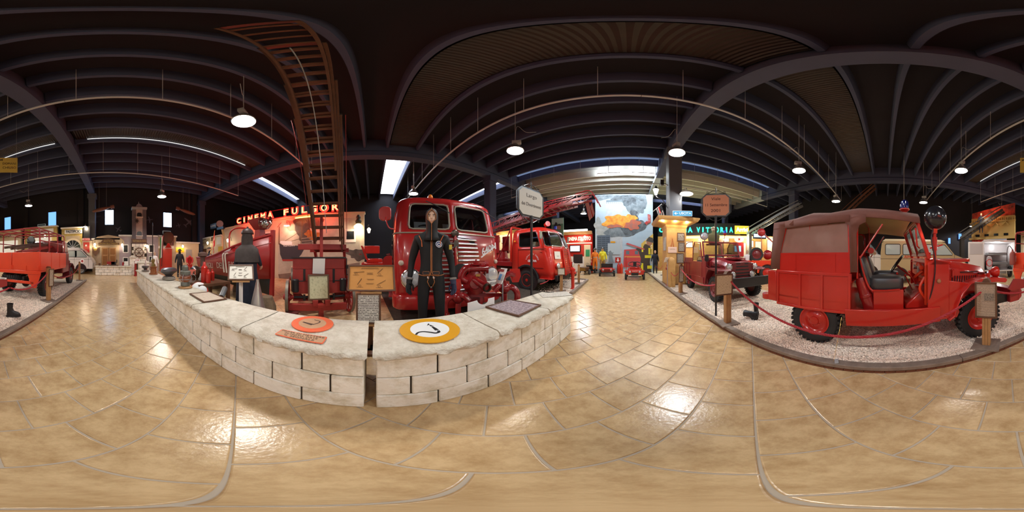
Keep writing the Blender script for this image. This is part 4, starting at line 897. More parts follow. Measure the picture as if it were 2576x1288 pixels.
# bumper, steps, side bits
bm = [(z, n + .06, k, w_ + .03,.24,-.55) for z, n, k, w_ in ((.33,.34,.1,1.15),(.36,.36,.1,1.17),(.58,.36,.1,1.17),(.61,.34,.1,1.15))]
g2 = shell(bm, fy, [.5,1]); b = B(); gridmesh(b, g2); b.add(g2[0], [tuple(range(len(g2[0])))]); b.out('bumper', t1r, T1, smooth=40)
for sg in (-1,1):
    b = B(); b.bx(-1.6,-.5, sg * 1.18 - .1, sg * 1.18 + .1,.38,.41); b.out('step', t1r, T1, bev=.01)
    b = B(); b.prism([(-1.75,.5),(-1.75,1.2),(-2.2,1.2),(-2.2,1.0),(-6,1.0),(-6,.85),(-2,.85),(-2,.5)], 'y', sg * 1.1 - .03, sg * 1.1 + .03); b.out('bed_side', t1r, T1)
    wheel(T1,(-.95, sg * .97,.5),.5,.26,.27, t1r, sg); wheel(T1,(-4.4, sg * .97,.5),.5,.26,.27, t1r, sg)
    b = B(); b.prism([(-1.45,.55),(-1.45,.85),(-1.25,1.05),(-.7,1.05),(-.5,.85),(-.5,.55),(-.55,.55),(-.56,.8),(-.72,.98),(-1.22,.98),(-1.39,.8),(-1.4,.55)], 'y', sg * 1.12, sg * 1.2); b.out('wheel_arch', t1r, T1, bev=.01)
    if sg < 0:
        b = B(); b.tube(smoothpath([(.05, sg * 1.15,1.88),(.12, sg * 1.26,1.9),(.10, sg * 1.32,2.05),(.06, sg * 1.32,2.15)], 5),.014,6); b.out('mirror_arm', t1r, T1)
        b = B(); b.M = Matrix.Translation((.06, sg * 1.34,2.2)); b.prism(rrect(.24,.30,.09,5), 'x', -.03,.02); b.out('mirror', mat('mirror_back_red', (.42,.02,.015),.3, coat=.5), T1, bev=.015)
    b = B(); b.lathe([(.001,.0),(.05,0),(.05,.03),(.03,.05),(.001,.055)], (fx(1.0,1.2) - .02, sg * 1.03,1.22),(1, sg * .5,0),16); b.out('indicator', mat('pale_lens', hexc('c8b8a8'),.2), T1)
    hc = V((fx(.75,.85), sg * .86,.93)); b = B(); b.lathe([(.12,-.1),(.17,0),(.18,.05)], hc, (1,0,0),24); b.out('headlamp_shell', t1r, T1); b = B(); b.lathe([(.185,.04),(.19,.06),(.175,.075)], hc, (1,0,0),26); b.out('headlamp_rim', chrome, T1); b = B(); b.lathe([(.175,.06),(.12,.12),(.001,.14)], hc, (1,0,0),24); b.out('headlamp_lens', lens, T1)
    b = B(); w0 = V((.14, sg * .55,2.47)); w1 = V((.2, sg * .55 + .38,2.28)); b.bar(w0, w0.lerp(w1,.6) + V((.02,0,0)),.014,.014); b.bar(w0.lerp(w1,.25) + V((.03,0,-.01)), w1 + V((.02,.1,-.06)),.02,.012); b.out('wiper', black, T1)
b = B(); b.lathe([(.055,0),(.06,.02),(.05,.06),(.03,.085),(.001,.09)], (-.3,-.35,2.70), n=14); b.out('amber_beacon', mat('amber_lens', (.8,.22,.02),.2, coat=.5), T1)
b = B(); b.cyl((-.9,-1.2,1.62),(-.75,-1.2,1.62),.014); b.box((-.9,-1.19,1.62),(.03,.02,.05)); b.out('door_handle', chrome, T1)
b = B(); b.bx(-1.52,-1.505,-1.19,-1.172,.7,2.5); b.bx(-.18,-.165,-1.19,-1.175,.7,1.9); b.out('door_seams', rec, T1)['kind'] = 'stuff'
arctext('VIGILI DEL FUOCO', .2,.06, mat('faded_lettering', hexc('c9a39a'),.6), T1, V((-.62,-1.196,1.28)),(1,0,0),(0,0,1),-75,75); textw('UDINE', .26,.085, MATS['faded_lettering'], T1, V((-.62,-1.196,1.22)),(1,0,0),(0,0,1))
b = B(); b.lathe([(.05,0),(.22,.0),(.22,.3),(.05,.32)], (-2.2,-1.3,1.15),(-1,0,0),20); b.out('side_tank', t1r, T1)
b = B(); b.bx(.42,.44,.55,.95,.70,.82); b.out('plate', white, T1); text('UD 32104', .075, ink, T1, V((.442,.75,.76)),(0,1,0),(0,0,1))
for y in (-.4,.4): b = B(); b.bar((-6, y, .75),(.2, y, .6),.1,.18); b.out('chassis_rail', black, T1)
# ------------------------------------------------------------------ pump and hydrant group in front of it (bumper pump with suction elbows)
def flange(b, c, d, r, t_=.03): b.lathe([(r, -t_ / 2),(r, t_ / 2)], c, d, 18)
pc = rv(1195,705,2.75); pc.z = 0; f_ = V((-pc.x, -pc.y, 0)).normalized(); rt = V((-f_.y, f_.x, 0))     # f_: towards the aisle, rt: to the viewer's right
PM = Matrix((rt, f_, V((0,0,1)))).transposed().to_4x4(); PMS = PM @ Matrix.Translation((.0,0,.19)) @ Matrix.Scale(.8,4)
pump = thing('fire_pump', 'glossy dark red pump with an open suction pipe between diver and wall end', 'pump', pc)
pr = mat('pump_red', (.26,.012,.014),.18, coat=.7)
def PB(m_=None):
    b = B(); b.M = m_ or PMS; return b
b = PB(); b.lathe([(.05,-.16),(.2,-.15),(.25,-.1),(.26,.02),(.25,.08),(.12,.12),(.1,.16)], (0,0,.88),(0,1,.0),28); b.out('volute_casing', pr, pump)
b = PB(); b.tube(smoothpath([(-.16,.05,.92),(-.28,.05,1.0),(-.2,.05,1.17),(0,.05,1.2),(.25,.05,1.2)], 6),.085,12); flange(b, (-.12,.05,1.19),(1,0,0),.11); flange(b, (.1,.05,1.2),(1,0,0),.105); flange(b, (.25,.05,1.2),(1,0,0),.12,.05); b.out('delivery_pipe', pr, pump)
b = PB(); b.tube(smoothpath([(0,.1,.98),(.06,.22,.93),(.2,.42,.87)], 6),.075,14); flange(b, (.2,.42,.87),(.5,.8,-.2),.095,.05); b.out('suction_pipe', pr, pump)
b = PB(); m_ = V((.5,.8,-.2)).normalized(); b.lathe([(.085,-.01),(.085,.05),(.062,.05),(.062,-.01)], V((.2,.42,.87)) + m_ * .02, m_, 20, cap=False); b.lathe([(.062,.0),(.001,0)], V((.2,.42,.87)) + m_ * .02, m_, 16, cap=False); b.out('pipe_mouth', mat('dark_bronze', hexc('3f372c'),.4,.6), pump)
b = PB(); b.cyl((.02,.05,1.24),(.02,.05,1.33),.06); flange(b, (.02,.05,1.28),(0,0,1),.12,.025); b.cyl((.02,.05,1.3),(.02,.05,1.38),.018); b.bar((-.14,.05,1.34),(.2,.05,1.34),.02,.02); b.out('priming_valve', pr, pump)
b = PB(); b.box((.06,.16,1.06),(.09,.02,.05)); b.out('brass_plate', brass, pump)
b = PB(); b.bx(-.2,.2,-.3,-.1,.4,.62); b.bx(-.16,-.1,-.1,.05,-.23,.66); b.bx(.1,.16,-.1,.05,-.23,.66); b.bx(-.32,.62,-.04,.06,.58,.66); b.out('pump_bracket', pr, pump)
b = PB(); b.lathe([(.2,0),(.2,.05),(.001,.05)], (-.3,-.1,1.08),(0,1,.1),24); b.out('black_cover', black, pump)
for sx_, yy, hgt, lb in ((-.27,.16,.68, 'left'),(.47,.16,.84, 'right')):
    o = V((sx_, yy, 0)); wp = PM @ o + pc; t = thing('standpipe', 'red standpipe with a curved outlet standing %s of the bumper pump' % ('just left' if lb == 'left' else 'right'), 'hydrant', wp)
    k = 1 if lb == 'left' else 1
    b = PB(PM); b.cyl((0,0,.03),(0,0, hgt - .1),.05); flange(b, (0,0,.06),(0,0,1),.1); b.sph((0,0, hgt),.105,16,10); flange(b, (0,0, hgt + .08),(0,0,1),.085); b.out('standpipe_body', pr, t)
    b = PB(PM); s_ = -1 if lb == 'left' else 1; b.tube(smoothpath([(0,0, hgt - .02),(s_ * .12,.04, hgt),(s_ * .2,.06, hgt - .1),(s_ * .19,.07, hgt - .28)], 6),.05,12); flange(b, (s_ * .19,.07, hgt - .28),(0,0,1),.065); b.out('outlet_elbow', pr, t)
    b = PB(PM); b.tube(smoothpath([(0,0, hgt),(-s_ * .1,.08, hgt + .04),(-s_ * .18,.1, hgt - .04)], 6),.05,12); b.out('second_elbow', pr, t)
    b = PB(PM); zz = hgt + .08; b.M = PM @ Matrix.Translation((s_ * .03 if lb == 'left' else .18,.02, zz + .12)); b.prism([(-.09,.1),(.07,.1),(.09,-.02),(.05,-.12),(-.05,-.12),(-.1,0)], 'y', -.012,.012); b.bx(-.05,.05,.012,.03,-.06,.05); b.out('bracket_plate', mat('plate_red', (.45,.02,.015),.3, coat=.4), t)
    if lb == 'right': b = PB(PM); b.tube(smoothpath([(0,0, hgt + .05),(-.02,.02, hgt + .16),(.08,.02, hgt + .22),(.17,.02, hgt + .2)], 6),.045,10); b.out('upper_elbow', pr, t)
# ------------------------------------------------------------------ cab-over ladder truck from the port city
ap = V((-3.71,5.23,0)); ad = V((sin(R(90 - 85.718)), cos(R(90 - 85.718)),0)); fd = V((ad.y, -ad.x, 0))
T2 = thing('ladder_truck', 'bright red cab-over ladder truck with white curved door lettering and black wheel arch', 'truck', ap + ad * .93, atan2(fd.y, fd.x))
t2r = mat('ladder_truck_red', (.60,.028,.016),.27, coat=.45, var=.35, vscale=2, col2=(.47,.022,.014))
LV2 = [(.50,1.30,.18,.96,.28,-.82),(.80,1.30,.18,.97,.28,-.82),(1.10,1.26,.18,.98,.3,-.82),(1.40,1.20,.18,.98,.32,-.82),(1.62,1.14,.18,.97,.32,-.82),(1.72,1.10,.18,.965,.32,-.82),(1.85,1.05,.18,.955,.32,-.82),(2.05,.97,.18,.935,.32,-.82),(2.28,.86,.18,.90,.32,-.80),
       (2.36,.80,.18,.87,.33,-.80),(2.45,.68,.15,.80,.34,-.76),(2.51,.50,.1,.66,.34,-.66),(2.54,.2,.05,.4,.3,-.4)]
fy2 = [0,.06,.35,.7,1]; sx2 = [.03,.35,.72,.78,1]
gr2 = shell(LV2, fy2, sx2,6); nc = len(gr2[0]); md = nc // 2; a0 = md + 1; a1 = md + len(fy2) - 1 + 4; s0 = md + len(fy2) - 1 + 6 + 1; s1 = s0 + 2
H2 = [(a0, a1),(nc - 1 - a1, nc - 1 - a0),(s0, s1),(nc - 1 - s1, nc - 1 - s0)]
def skip2(i, k): return 5 <= i < 8 and any(a <= k < c for a, c in H2)
b = B(); gridmesh(b, gr2, skip2); cb = b.out('cab', t2r, T2, smooth=40); sd = cb.modifiers.new('thick', 'SOLIDIFY'); sd.thickness = .03; sd.offset = -1
for (a, c), nm in zip(H2,('windscreen', 'windscreen', 'side_window', 'side_window')):
    p = gridpatch(gr2,5,8, a, c); b = B(); b.tube(fillet(patch_loop(p)),.02 if nm == 'windscreen' else .014,8, True); b.out(nm + '_frame', chrome if nm == 'windscreen' else black, T2)
    b = B(); n = len(p[0]); b.add([q for r_ in p for q in r_], [(i * n + k, i * n + k + 1,(i + 1) * n + k + 1,(i + 1) * n + k) for i in range(len(p) - 1) for k in range(n - 1)]); b.out(nm, G_CLR if nm == 'windscreen' else G_DRK, T2)
b = B(); b.bx(-.75,.6,-.85,.85,.9,1.0); b.bx(-.78,-.74,-.85,.85,1.0,2.3); b.bx(-.6,-.1,-.75,.75,1.0,1.35); b.bx(-.72,-.58,-.75,.75,1.3,1.8); b.out('cab_interior', MATS['dark_interior'], T2); steering(T2,(.45,-.4,1.62),(-.5,0,.85),.22)
for sg in (-1,1):
    y = sg * .985; b = B()
    pr_ = [(cos(a) * .60, sin(a) * .60 + .42) for a in [R(180 - 12 * i) for i in range(16)]]; b.prism([(x, max(z, .5)) for x, z in pr_] + [(x * .86, max((z - .42) * .86 + .42,.5)) for x, z in pr_[::-1]], 'y', min(sg * .8, y + sg * .06), max(sg * .8, y + sg * .06)); b.out('wheel_arch', black, T2, bev=.01)
    b = B(); b.prism(ell(0,.46,.54,.54,28), 'y', y - .004 * sg, y + .004 * sg); b.out('wheel_well', rec, T2, smooth=0)
    wheel(T2,(0, sg * .90,.40),.40,.2,.235, red, sg, lug=6); wheel(T2,(-3.6, sg * .9,.40),.40,.2,.235, red, sg, lug=6)
    b = B(); b.bx(.62,1.15, sg * .9 - .1, sg * .9 + .1,.50,.53); b.out('front_step', t2r, T2, bev=.01)
    b = B(); b.bx(-.45,.78, y - .004, y + .004,.9,.915); b.bx(-.46,-.448, y - .004, y + .004,.7,1.68); b.bx(-.45,.9, y - .006, y + .006,1.6,1.625); b.out('door_seams', maroon, T2)['kind'] = 'stuff'
    b = B(); b.cyl((.62, y, 1.50),(.74, y, 1.50),.012); b.out('door_handle', red, T2)
    hc = V((1.2, sg * .66,.98)); b = B(); b.lathe([(.05,-.14),(.1,-.05),(.115,.0),(.118,.03)], hc, (1,0,0),20); b.out('headlamp_shell', t2r, T2); b = B(); b.lathe([(.118,.02),(.12,.04),(.11,.05)], hc, (1,0,0),20); b.out('headlamp_rim', chrome, T2); b = B(); b.lathe([(.11,.04),(.07,.075),(.001,.085)], hc, (1,0,0),20); b.out('headlamp_lens', lens, T2)
    b = B(); b.tube(smoothpath([(.75, sg * .97,1.75),(.8, sg * 1.1,1.9),(.78, sg * 1.12,2.05)], 4),.008,6); b.M = Matrix.Translation((.77, sg * 1.12,2.1)); b.prism(rrect(.12,.28,.03), 'x', -.015,.01); b.out('mirror', steel, T2)
    b = B(); b.lathe([(.001,0),(.045,0),(.05,.02),(.03,.05),(.001,.055)], (-.63, y, 1.95),(0, sg, 0),14); b.out('amber_marker', mat('amber_lens', (.8,.22,.02),.2), T2)
arctext('VIGILI DEL FUOCO', .30,.075, paperw, T2, V((.28,-1.0,1.13)),(1,0,0),(0,0,1),-72,72); textw('GENOVA', .42,.115, paperw, T2, V((.28,-1.0,1.16)),(1,0,0),(0,0,1), bold=.004)
b = B(); b.add([(1.33,-.26,.62),(1.33,.26,.62),(1.16,.2,1.6),(1.16,-.2,1.6)], [(0,1,2,3)]); b.out('grille', mat('grille_mesh', (.3,.02,.015),.5), T2, smooth=0)
for i in range(12):
    z = .68 + i * .077; x = 1.335 - (z - .62) * .173; b = B(); b.bar((x + .006,-.245, z),(x + .006,.245, z),.016,.03); b.out('grille_slat', t2r, T2)
for sg in (-1,1): b = B(); b.bar((1.345, sg * .27,.6),(1.17, sg * .21,1.62),.04,.05,(1,0,0)); b.out('grille_edge', t2r, T2, bev=.008)
b = B(); b.bx(1.22,1.32,-.9,.9,.46,.66); b.out('bumper', black, T2, bev=.02); b = B(); b.sph((1.2,0,1.66),.045,10,6); b.out('nose_badge', chrome, T2)
panel('paper_notice', paper, T2, V((1.17,-.62,1.38)), V((.42,.9,0)), V((-.2,0,1)),.26,.28); text('1947', .06, ink, T2, V((1.185,-.615,1.34)), V((.42,.9,0)), V((-.2,0,1)))
b = B(); b.lathe([(.05,0),(.09,.05),(.09,.2),(.11,.22),(.11,.27)], (.35,-.2,2.64),(.8,-.5,.1),18); b.out('siren', t2r, T2); b = B(); b.cyl((.35,-.2,2.52),(.35,-.2,2.64),.02); b.out('siren_bracket', red, T2); b = B(); b.lathe([(.07,0),(.07,.1),(.05,.14),(.001,.15)], (.55,.3,2.52), n=16); b.out('blue_beacon', mat('blue_lit', (.02,.05,.5),.15, coat=.5), T2)
# bed, hoop, turntable
b = B(); b.bx(-5.0,-.85,-.95,.95,.98,1.06); b.bx(-5.0,-.85,-.97,-.93,.9,1.1); b.bx(-5.0,-.85,.93,.97,.9,1.1); b.out('bed', wine, T2, bev=.01)
for y in (-.4,.4): b = B(); b.bar((-5, y, .75),(1.0, y, .62),.09,.2); b.out('chassis_rail', maroon, T2)
b = B(); b.tube(fillet([V((-.95,-.9,1.06)), V((-.95,-.9,2.6)), V((-.95,.9,2.6)), V((-.95,.9,1.06))][0:4], .3)[:], .05,8); b.out('rear_hoop', t2r, T2)
for sg in (-1,1): b = B(); b.cyl((-1.0, sg * .9,2.5),(-1.9, sg * .9,1.06),.025); b.out('hoop_stay', wine, T2)
b = B(); b.lathe([(.5,1.06),(.5,1.2),(.35,1.25),(.3,1.6),(.4,1.65)], (-2.6,0,0), n=24); b.bx(-2.9,-2.4,-.42,-.32,1.5,2.45); b.bx(-2.9,-2.4,.32,.42,1.5,2.45); b.out('turntable', wine, T2)
# ladder: lattice sided sections rising towards the aisle
lad = thing('turntable_ladder', 'dark red lattice-sided ladder raised over the white lettered truck and its cab', 'ladder', (0,0,0))
L0 = rv(1215,592,9.6); L0 = V((L0.x, L0.y, 2.62)); L1 = rv(1487,512,6.0); dl = (L1 - L0); LL = dl.length; dl.normalize(); sd_ = V((-dl.y, dl.x, 0)).normalized(); upv = sd_.cross(dl) * -1 if (sd_.cross(dl)).z < 0 else sd_.cross(dl)
def ladsec(s0, s1, hw_, ofs, hh, m):
    A, C = L0 + dl * s0 + upv * ofs, L0 + dl * s1 + upv * ofs
    for sg in (-1,1):
        b = B(); q = sd_ * (sg * hw_); b.bar(A + q, C + q, .06,.09); b.out('stringer', m, lad)
        b = B(); b.bar(A + q + upv * hh, C + q + upv * hh * .6,.035,.04); b.out('top_rail', m, lad)
        n = int((s1 - s0) / .42); b = B()
        for i in range(n):
            u_ = (s1 - s0) * i / n; v_ = (s1 - s0) * (i + 1) / n; h0 = hh * (1 - .4 * i / n); b.bar(A + q + dl * u_, A + q + dl * u_ + upv * h0,.02,.02); b.bar(A + q + dl * u_, A + q + dl * v_ + upv * h0 * .97,.018,.018)
        o = b.out('lattice', m, lad); o['kind'] = 'stuff'
    n = int((s1 - s0) / .3)
    for i in range(n):
        b = B(); c_ = A + dl * ((i + .5) * .3); b.cyl(c_ - sd_ * hw_, c_ + sd_ * hw_, .018, n=8); b.out('rung', mat('rung_grey', hexc('8a7468'),.5), lad)
ladsec(0, LL * .74,.34,0,.36, wine); ladsec(LL * .28, LL * .9,.28,.1,.3, maroon); ladsec(LL * .5, LL, .23,.2,.28, wine)
b = B(); b.bar(L0 + upv * -.1 - sd_ * .3, V((T2.matrix_basis @ V((-2.6,-.36,2.3)))),.08,.1); b.out('lift_arm', wine, lad)
b = B(); b.tube(smoothpath([L1 + upv * .42 + sd_ * .23 - dl * .5, L1 + upv * .46 + sd_ * .23, L1 + dl * .16 + upv * .3 + sd_ * .23, L1 + dl * .3 + sd_ * .23 - upv * .12], 6),.022,8); b.out('tip_hook', wine, lad); b = B(); b.tube(smoothpath([L1 + upv * .42 - sd_ * .23 - dl * .5, L1 + upv * .46 - sd_ * .23, L1 + dl * .16 + upv * .3 - sd_ * .23, L1 + dl * .3 - sd_ * .23 - upv * .12], 6),.022,8); b.out('tip_hook', wine, lad)
# ------------------------------------------------------------------ open-framed truck at the far end of the gravel bed, seen from behind
w0, w1 = g(2695,744,.07), g(2756,711.6,.07); wd = (w1 - w0).normalized(); wl = V((-wd.y, wd.x, 0)); p0 = w0 + wl * .80
T3 = thing('fire_truck', 'orange red open bed fire truck with bare hoop frame and ladders, seen from behind', 'truck', (p0.x, p0.y, .06), atan2(wd.y, wd.x))
b = B(); b.bx(-.77,1.4,-.94,.94,.84,.9); b.out('bed_floor', orange_red, T3)
for (x0, x1, y0, y1) in ((-.79,-.75,-.95,-.01),(-.79,-.75,.01,.95),(-.77,-.05,-.96,-.92),(-.03,.68,-.96,-.92),(.70,1.4,-.96,-.92),(-.77,1.4,.92,.96),(1.38,1.42,-.95,.95)):
    b = B(); b.bx(x0, x1, y0, y1,.88,1.40); b.out('drop_side', orange_red, T3, bev=.012)
for y in (-.9,-.5,-.03,.5,.9):
    b = B(); b.bx(-.81,-.79, y - .018, y + .018,.9,1.02); b.out('hinge', orange_red, T3)
b = B(); b.bx(-.8,-.74,-.96,.96,.78,.88); b.prism([(-.96,.78),(-.55,.78),(-.7,.40),(-.82,.40)], 'x', -.79,-.75); b.prism([(.96,.78),(.55,.78),(.7,.40),(.82,.40)], 'x', -.79,-.75); b.bx(-.79,-.75,-.75,.75,.5,.58); b.out('rear_apron', orange_red, T3, bev=.01)
b = B(); b.bx(-.82,-.8,.18,.56,.52,.62); b.out('plate', white, T3); text('FI 4747', .08, ink, T3, V((-.822,.37,.57)),(0,-1,0),(0,0,1))
wheel(T3,(-.45,.1,.62),.33,.17,.2, black, -1, name='spare_tyre').rotation_euler = (R(88),0,0)
for x in (-.4,): 
    b = B(); b.bar((-.7,-.35,.62),(3,-.35,.6),.07,.12); b.bar((-.7,.35,.62),(3,.35,.6),.07,.12); b.cyl((0,-.8,.38),(0,.8,.38),.05); b.sph((0,0,.38),.14); b.out('chassis', black, T3)
for sg in (-1,1):
    wheel(T3,(0, sg * .72,.38),.38,.19,.2, maroon, sg); wheel(T3,(2.72, sg * .70,.38),.38,.17,.2, maroon, sg)
    b = B(); pf = [(2.2,.42),(2.28,.72),(2.42,.9),(2.62,.97),(2.85,.93),(3.05,.78),(3.15,.55)]; b.prism(pf + [(x * .98 + .05, z - .035) for x, z in pf[::-1]], 'y', min(sg * .52, sg * .84), max(sg * .52, sg * .84)); b.out('front_fender', maroon, T3, bev=.012)
    b = B(); b.bx(1.3,2.3, min(sg * .6, sg * .85), max(sg * .6, sg * .85),.40,.44); b.out('running_board', maroon, T3)
    b = B(); b.lathe([(.05,0),(.11,.06),(.12,.14)], (2.95, sg * .5,1.0),(1,0,0),16); b.out('headlamp', maroon, T3)
    # hoop frame: bent pipes and rails
    for x in (-.72,-.1,.62,1.32):
        if sg > 0:
            b = B(); b.tube(fillet([V((x, -.92,1.38)), V((x, -.90,2.08)), V((x, .90,2.08)), V((x, .92,1.38))])[:], .024,8); b.out('hoop', wine, T3)
    for z in (1.72,2.06): b = B(); b.cyl((-.72, sg * .9, z),(1.32, sg * .9, z),.018); b.out('frame_rail', wine, T3)
for y in (-.55,-.18,.18,.55): b = B(); b.cyl((-.72, y, 2.085),(1.32, y, 2.085),.016); b.out('frame_rail', wine, T3)
b = B(); b.bx(1.42,2.25,-.82,.82,.6,1.42); b.prism([(1.45,1.42),(1.42,1.85),(1.55,1.92),(2.0,1.9),(2.25,1.42)], 'y', -.8,.8); b.out('cab', maroon, T3, bev=.04)
b = B(); b.loft([[(x, y, z) for y, z in [(-w_, .6),(-w_, 1.15),(-w_ * .6, h_),(w_ * .6, h_),(w_, 1.15),(w_, .6)]] for x, w_, h_ in ((2.2,.5,1.38),(3.1,.36,1.28),(3.14,.34,1.2))]); b.out('hood', maroon, T3, bev=.03)
for k, (y0, z0) in enumerate(((-.25,1.55),(-.05,1.6),(.2,1.58))):
    tl = thing('wooden_ladder', ['dark wooden ladder nearest the side, lying in the open truck bed', 'dark wooden ladder lying between two others in the open truck bed', 'dark wooden ladder farthest in, resting in the open truck bed'][k], 'ladder', T3.matrix_basis @ V((.35, y0, z0 - .02 + .06 * k)), T3.rotation_euler.z)
    for s_ in (-.11,.11): b = B(); b.bar((-1.1, s_, -.13),(1.35, s_, .17),.035,.075); b.out('stringer', dullred if k == 0 else mat('old_wood', hexc('5a4436'),.8), tl)
    for i in range(8): b = B(); q = -1.0 + i * .32; b.cyl((q, -.11,-.115 + q * .122 + .12),(q, .11,-.115 + q * .122 + .12),.014, n=6); b.out('rung', MATS['old_wood'] if 'old_wood' in MATS else woodd, tl)
t = thing('fire_extinguisher', 'dusty brown extinguisher with hose hanging on the open truck tailgate corner', 'extinguisher', T3.matrix_basis @ V((-.93,.84,1.0)))
b = B(); b.lathe([(.08,0),(.1,.02),(.1,.36),(.06,.43),(.03,.45),(.03,.5)], n=18); b.out('bottle', mat('faded_red', hexc('8a3a2e'),.5), t); b = B(); b.tube(smoothpath([(0,0,.5),(.1,.05,.62),(.2,.05,.5),(.22,.05,.1)], 6),.012,6); b.out('hose', black, t)
b = B(); b.bx(-.06,.06,-.104,-.1,.1,.3); b.out('label_patch', paper, t)
t = thing('searchlight', 'round black searchlight standing in the open frame truck bed', 'lamp', T3.matrix_basis @ V((1.0,.35,1.42))); b = B(); b.cyl((0,0,-.5),(0,0,.38),.02); b.out('stand', black, t); b = B(); b.lathe([(.02,0),(.16,.08),(.18,.2),(.17,.22)], (0,-.1,.45),(0,1,.2),20); b.out('drum', black, t)
# ------------------------------------------------------------------ red ladder wagon with its tall wooden extension ladder
q0, q1 = rv(735,700,3.6), rv(868,700,3.75); wx_ = (q1 - q0); wx_.z = 0; wx_.normalize(); wf = V((wx_.y, -wx_.x, 0)); wc = (q0 + q1) / 2    # wx_: viewer right; wf: towards the aisle
if wf.x < 0: wf = -wf
wag = thing('ladder_wagon', 'dull red wooden ladder wagon with spoked wheels and strap hinges behind the framed engraving', 'wagon', (wc.x, wc.y, 0), atan2(wx_.y, wx_.x))   # local x right, local -y towards the aisle
HB = .585
for i, (z0, z1) in enumerate(((.50,.78),(.785,1.055),(1.06,1.30))):
    b = B(); b.bx(-HB, HB, 0,.035, z0, z1); b.out('board', dullred, wag, bev=.006)
    for sx_ in (-1,1): b = B(); b.bx(sx_ * HB - .035 if sx_ > 0 else -HB, HB if sx_ > 0 else -HB + .035,.036,.95, z0, z1); b.out('board', dullred, wag, bev=.006)
b = B(); b.bx(-HB, HB, .92,.955,.5,1.3); b.bx(-HB, HB, .04,.92,.5,.53); b.out('box_inner', dullred, wag)
b = B(); b.bx(-HB - .03, HB + .03,-.03,1.0,1.30,1.325); b.out('lid', mat('faded_rose_wood', hexc('a05a52'),.6, var=.5, vscale=8), wag, bev=.006); b = B(); b.bx(-HB - .032, HB + .032,-.034,-.03,1.296,1.33); b.out('lid_edge', black, wag)
for x in (-.33,.33): b = B(); b.bx(x - .025, x + .025,-.012,0,.80 if x < 0 else .74,1.06); b.out('strap_hinge', black, wag, bev=.003); b = B(); b.bx(x + .0 - .025, x + .025,-.012,.0,.34,.49); b.out('strap_hinge', black, wag)
for sx_ in (-1,1):
    b = B(); b.lathe([(.06,0),(.075,.02),(.075,.27),(.06,.29),(.001,.29)], (sx_ * (HB - .06),-.09,.56), n=16); b.out('side_canister', black, wag)
    b = B(); b.cyl((sx_ * .35,-.04,.8),(sx_ * (HB - .06),-.09,.8),.01); b.out('canister_rod', black, wag)
b = B(); b.prism([(-HB, .5),(-.45,.5),(-.3,.36),(.3,.36),(.45,.5),(HB, .5),(HB, .3),(-HB, .3)], 'y', .12,.2); b.out('under_frame', dullred, wag)
b = B(); b.bar((-.66,-.16,.24),(.58,-.16,.22),.1,.15); b.out('cross_beam', dullred, wag, bev=.008)
for x in (-.16,.1): b = B(); b.bx(x, x + .11,-.24,-.06,.26,.4); b.out('beam_block', dullred, wag, bev=.006)
b = B(); b.bx(-.07,.06,-.36,.3,.27,.33); b.bx(-.03,.07,-.2,-.1,-.0,.2); b.out('drawbar', dullred, wag)
b = B(); b.bar((0,.3,.3),(0,3.0,.5),.12,.14); b.bar((-.5,.5,.42),(-.5,3.2,.5),.08,.12); b.bar((.5,.5,.42),(.5,3.2,.5),.08,.12); b.out('chassis_beams', dullred, wag)
def spoked(x, y, r, par, nm='wheel', w_=.06, sp=12):
    b = B(); b.lathe([(r - .07,-w_ / 2),(r - .012,-w_ / 2),(r - .012, w_ / 2),(r - .07, w_ / 2),(r - .07,-w_ / 2)], (x, y, r),(1,0,0),36, cap=False); o = b.out(nm, dullred, par)
    b = B(); b.lathe([(r - .012,-w_ * .55),(r, -w_ * .5),(r, w_ * .5),(r - .012, w_ * .55)], (x, y, r),(1,0,0),36, cap=False); b.out('iron_tyre', mat('worn_iron', hexc('7d7468'),.5,.5, var=.5, vscale=30), o)
    for i in range(sp): a = 2 * pi * i / sp; b = B(); b.cyl((x, y + .07 * cos(a), r + .07 * sin(a)),(x, y + (r - .06) * cos(a), r + (r - .06) * sin(a)),.022,.016,8); b.out('spoke', dullred, o)
    b = B(); b.lathe([(.05,-.1),(.085,-.06),(.085,.06),(.05,.1),(.03,.14),(.001,.14)], (x, y, r),(1,0,0),18); b.out('hub', dullred, o)
for sx_ in (-1,1): spoked(sx_ * .70,.05,.41, wag); spoked(sx_ * .70,2.7,.48, wag)
b = B(); b.cyl((-.7,.05,.41),(.7,.05,.41),.03); b.cyl((-.7,2.7,.48),(.7,2.7,.48),.03); b.out('axles', black, wag)['kind'] = 'stuff'
b = B(); b.bx(.045,.115,.18,.25,1.32,2.3); b.out('front_post', dullred, wag, bev=.006); b = B(); b.bx(-.47,.72,.3,.37,1.5,1.64); b.out('cross_rail', dullred, wag, bev=.008)
b = B(); b.bar((.64,.02,.9),(.64,.02,1.3),.02,.02); b.bar((.64,.02,.92),(.9,.1,.92),.02,.02); b.box((.66,.02,1.1),(.07,.09,.08)); b.out('brake_gear', black, wag)
b = B(); b.bx(-.8,-.55,-.4,-.2,0,.02); b.lathe([(.11,0),(.13,.12)], (-.58,-.25,.04), n=16); b.out('iron_pot', mat('rusty_red', hexc('5a241e'),.6), wag)
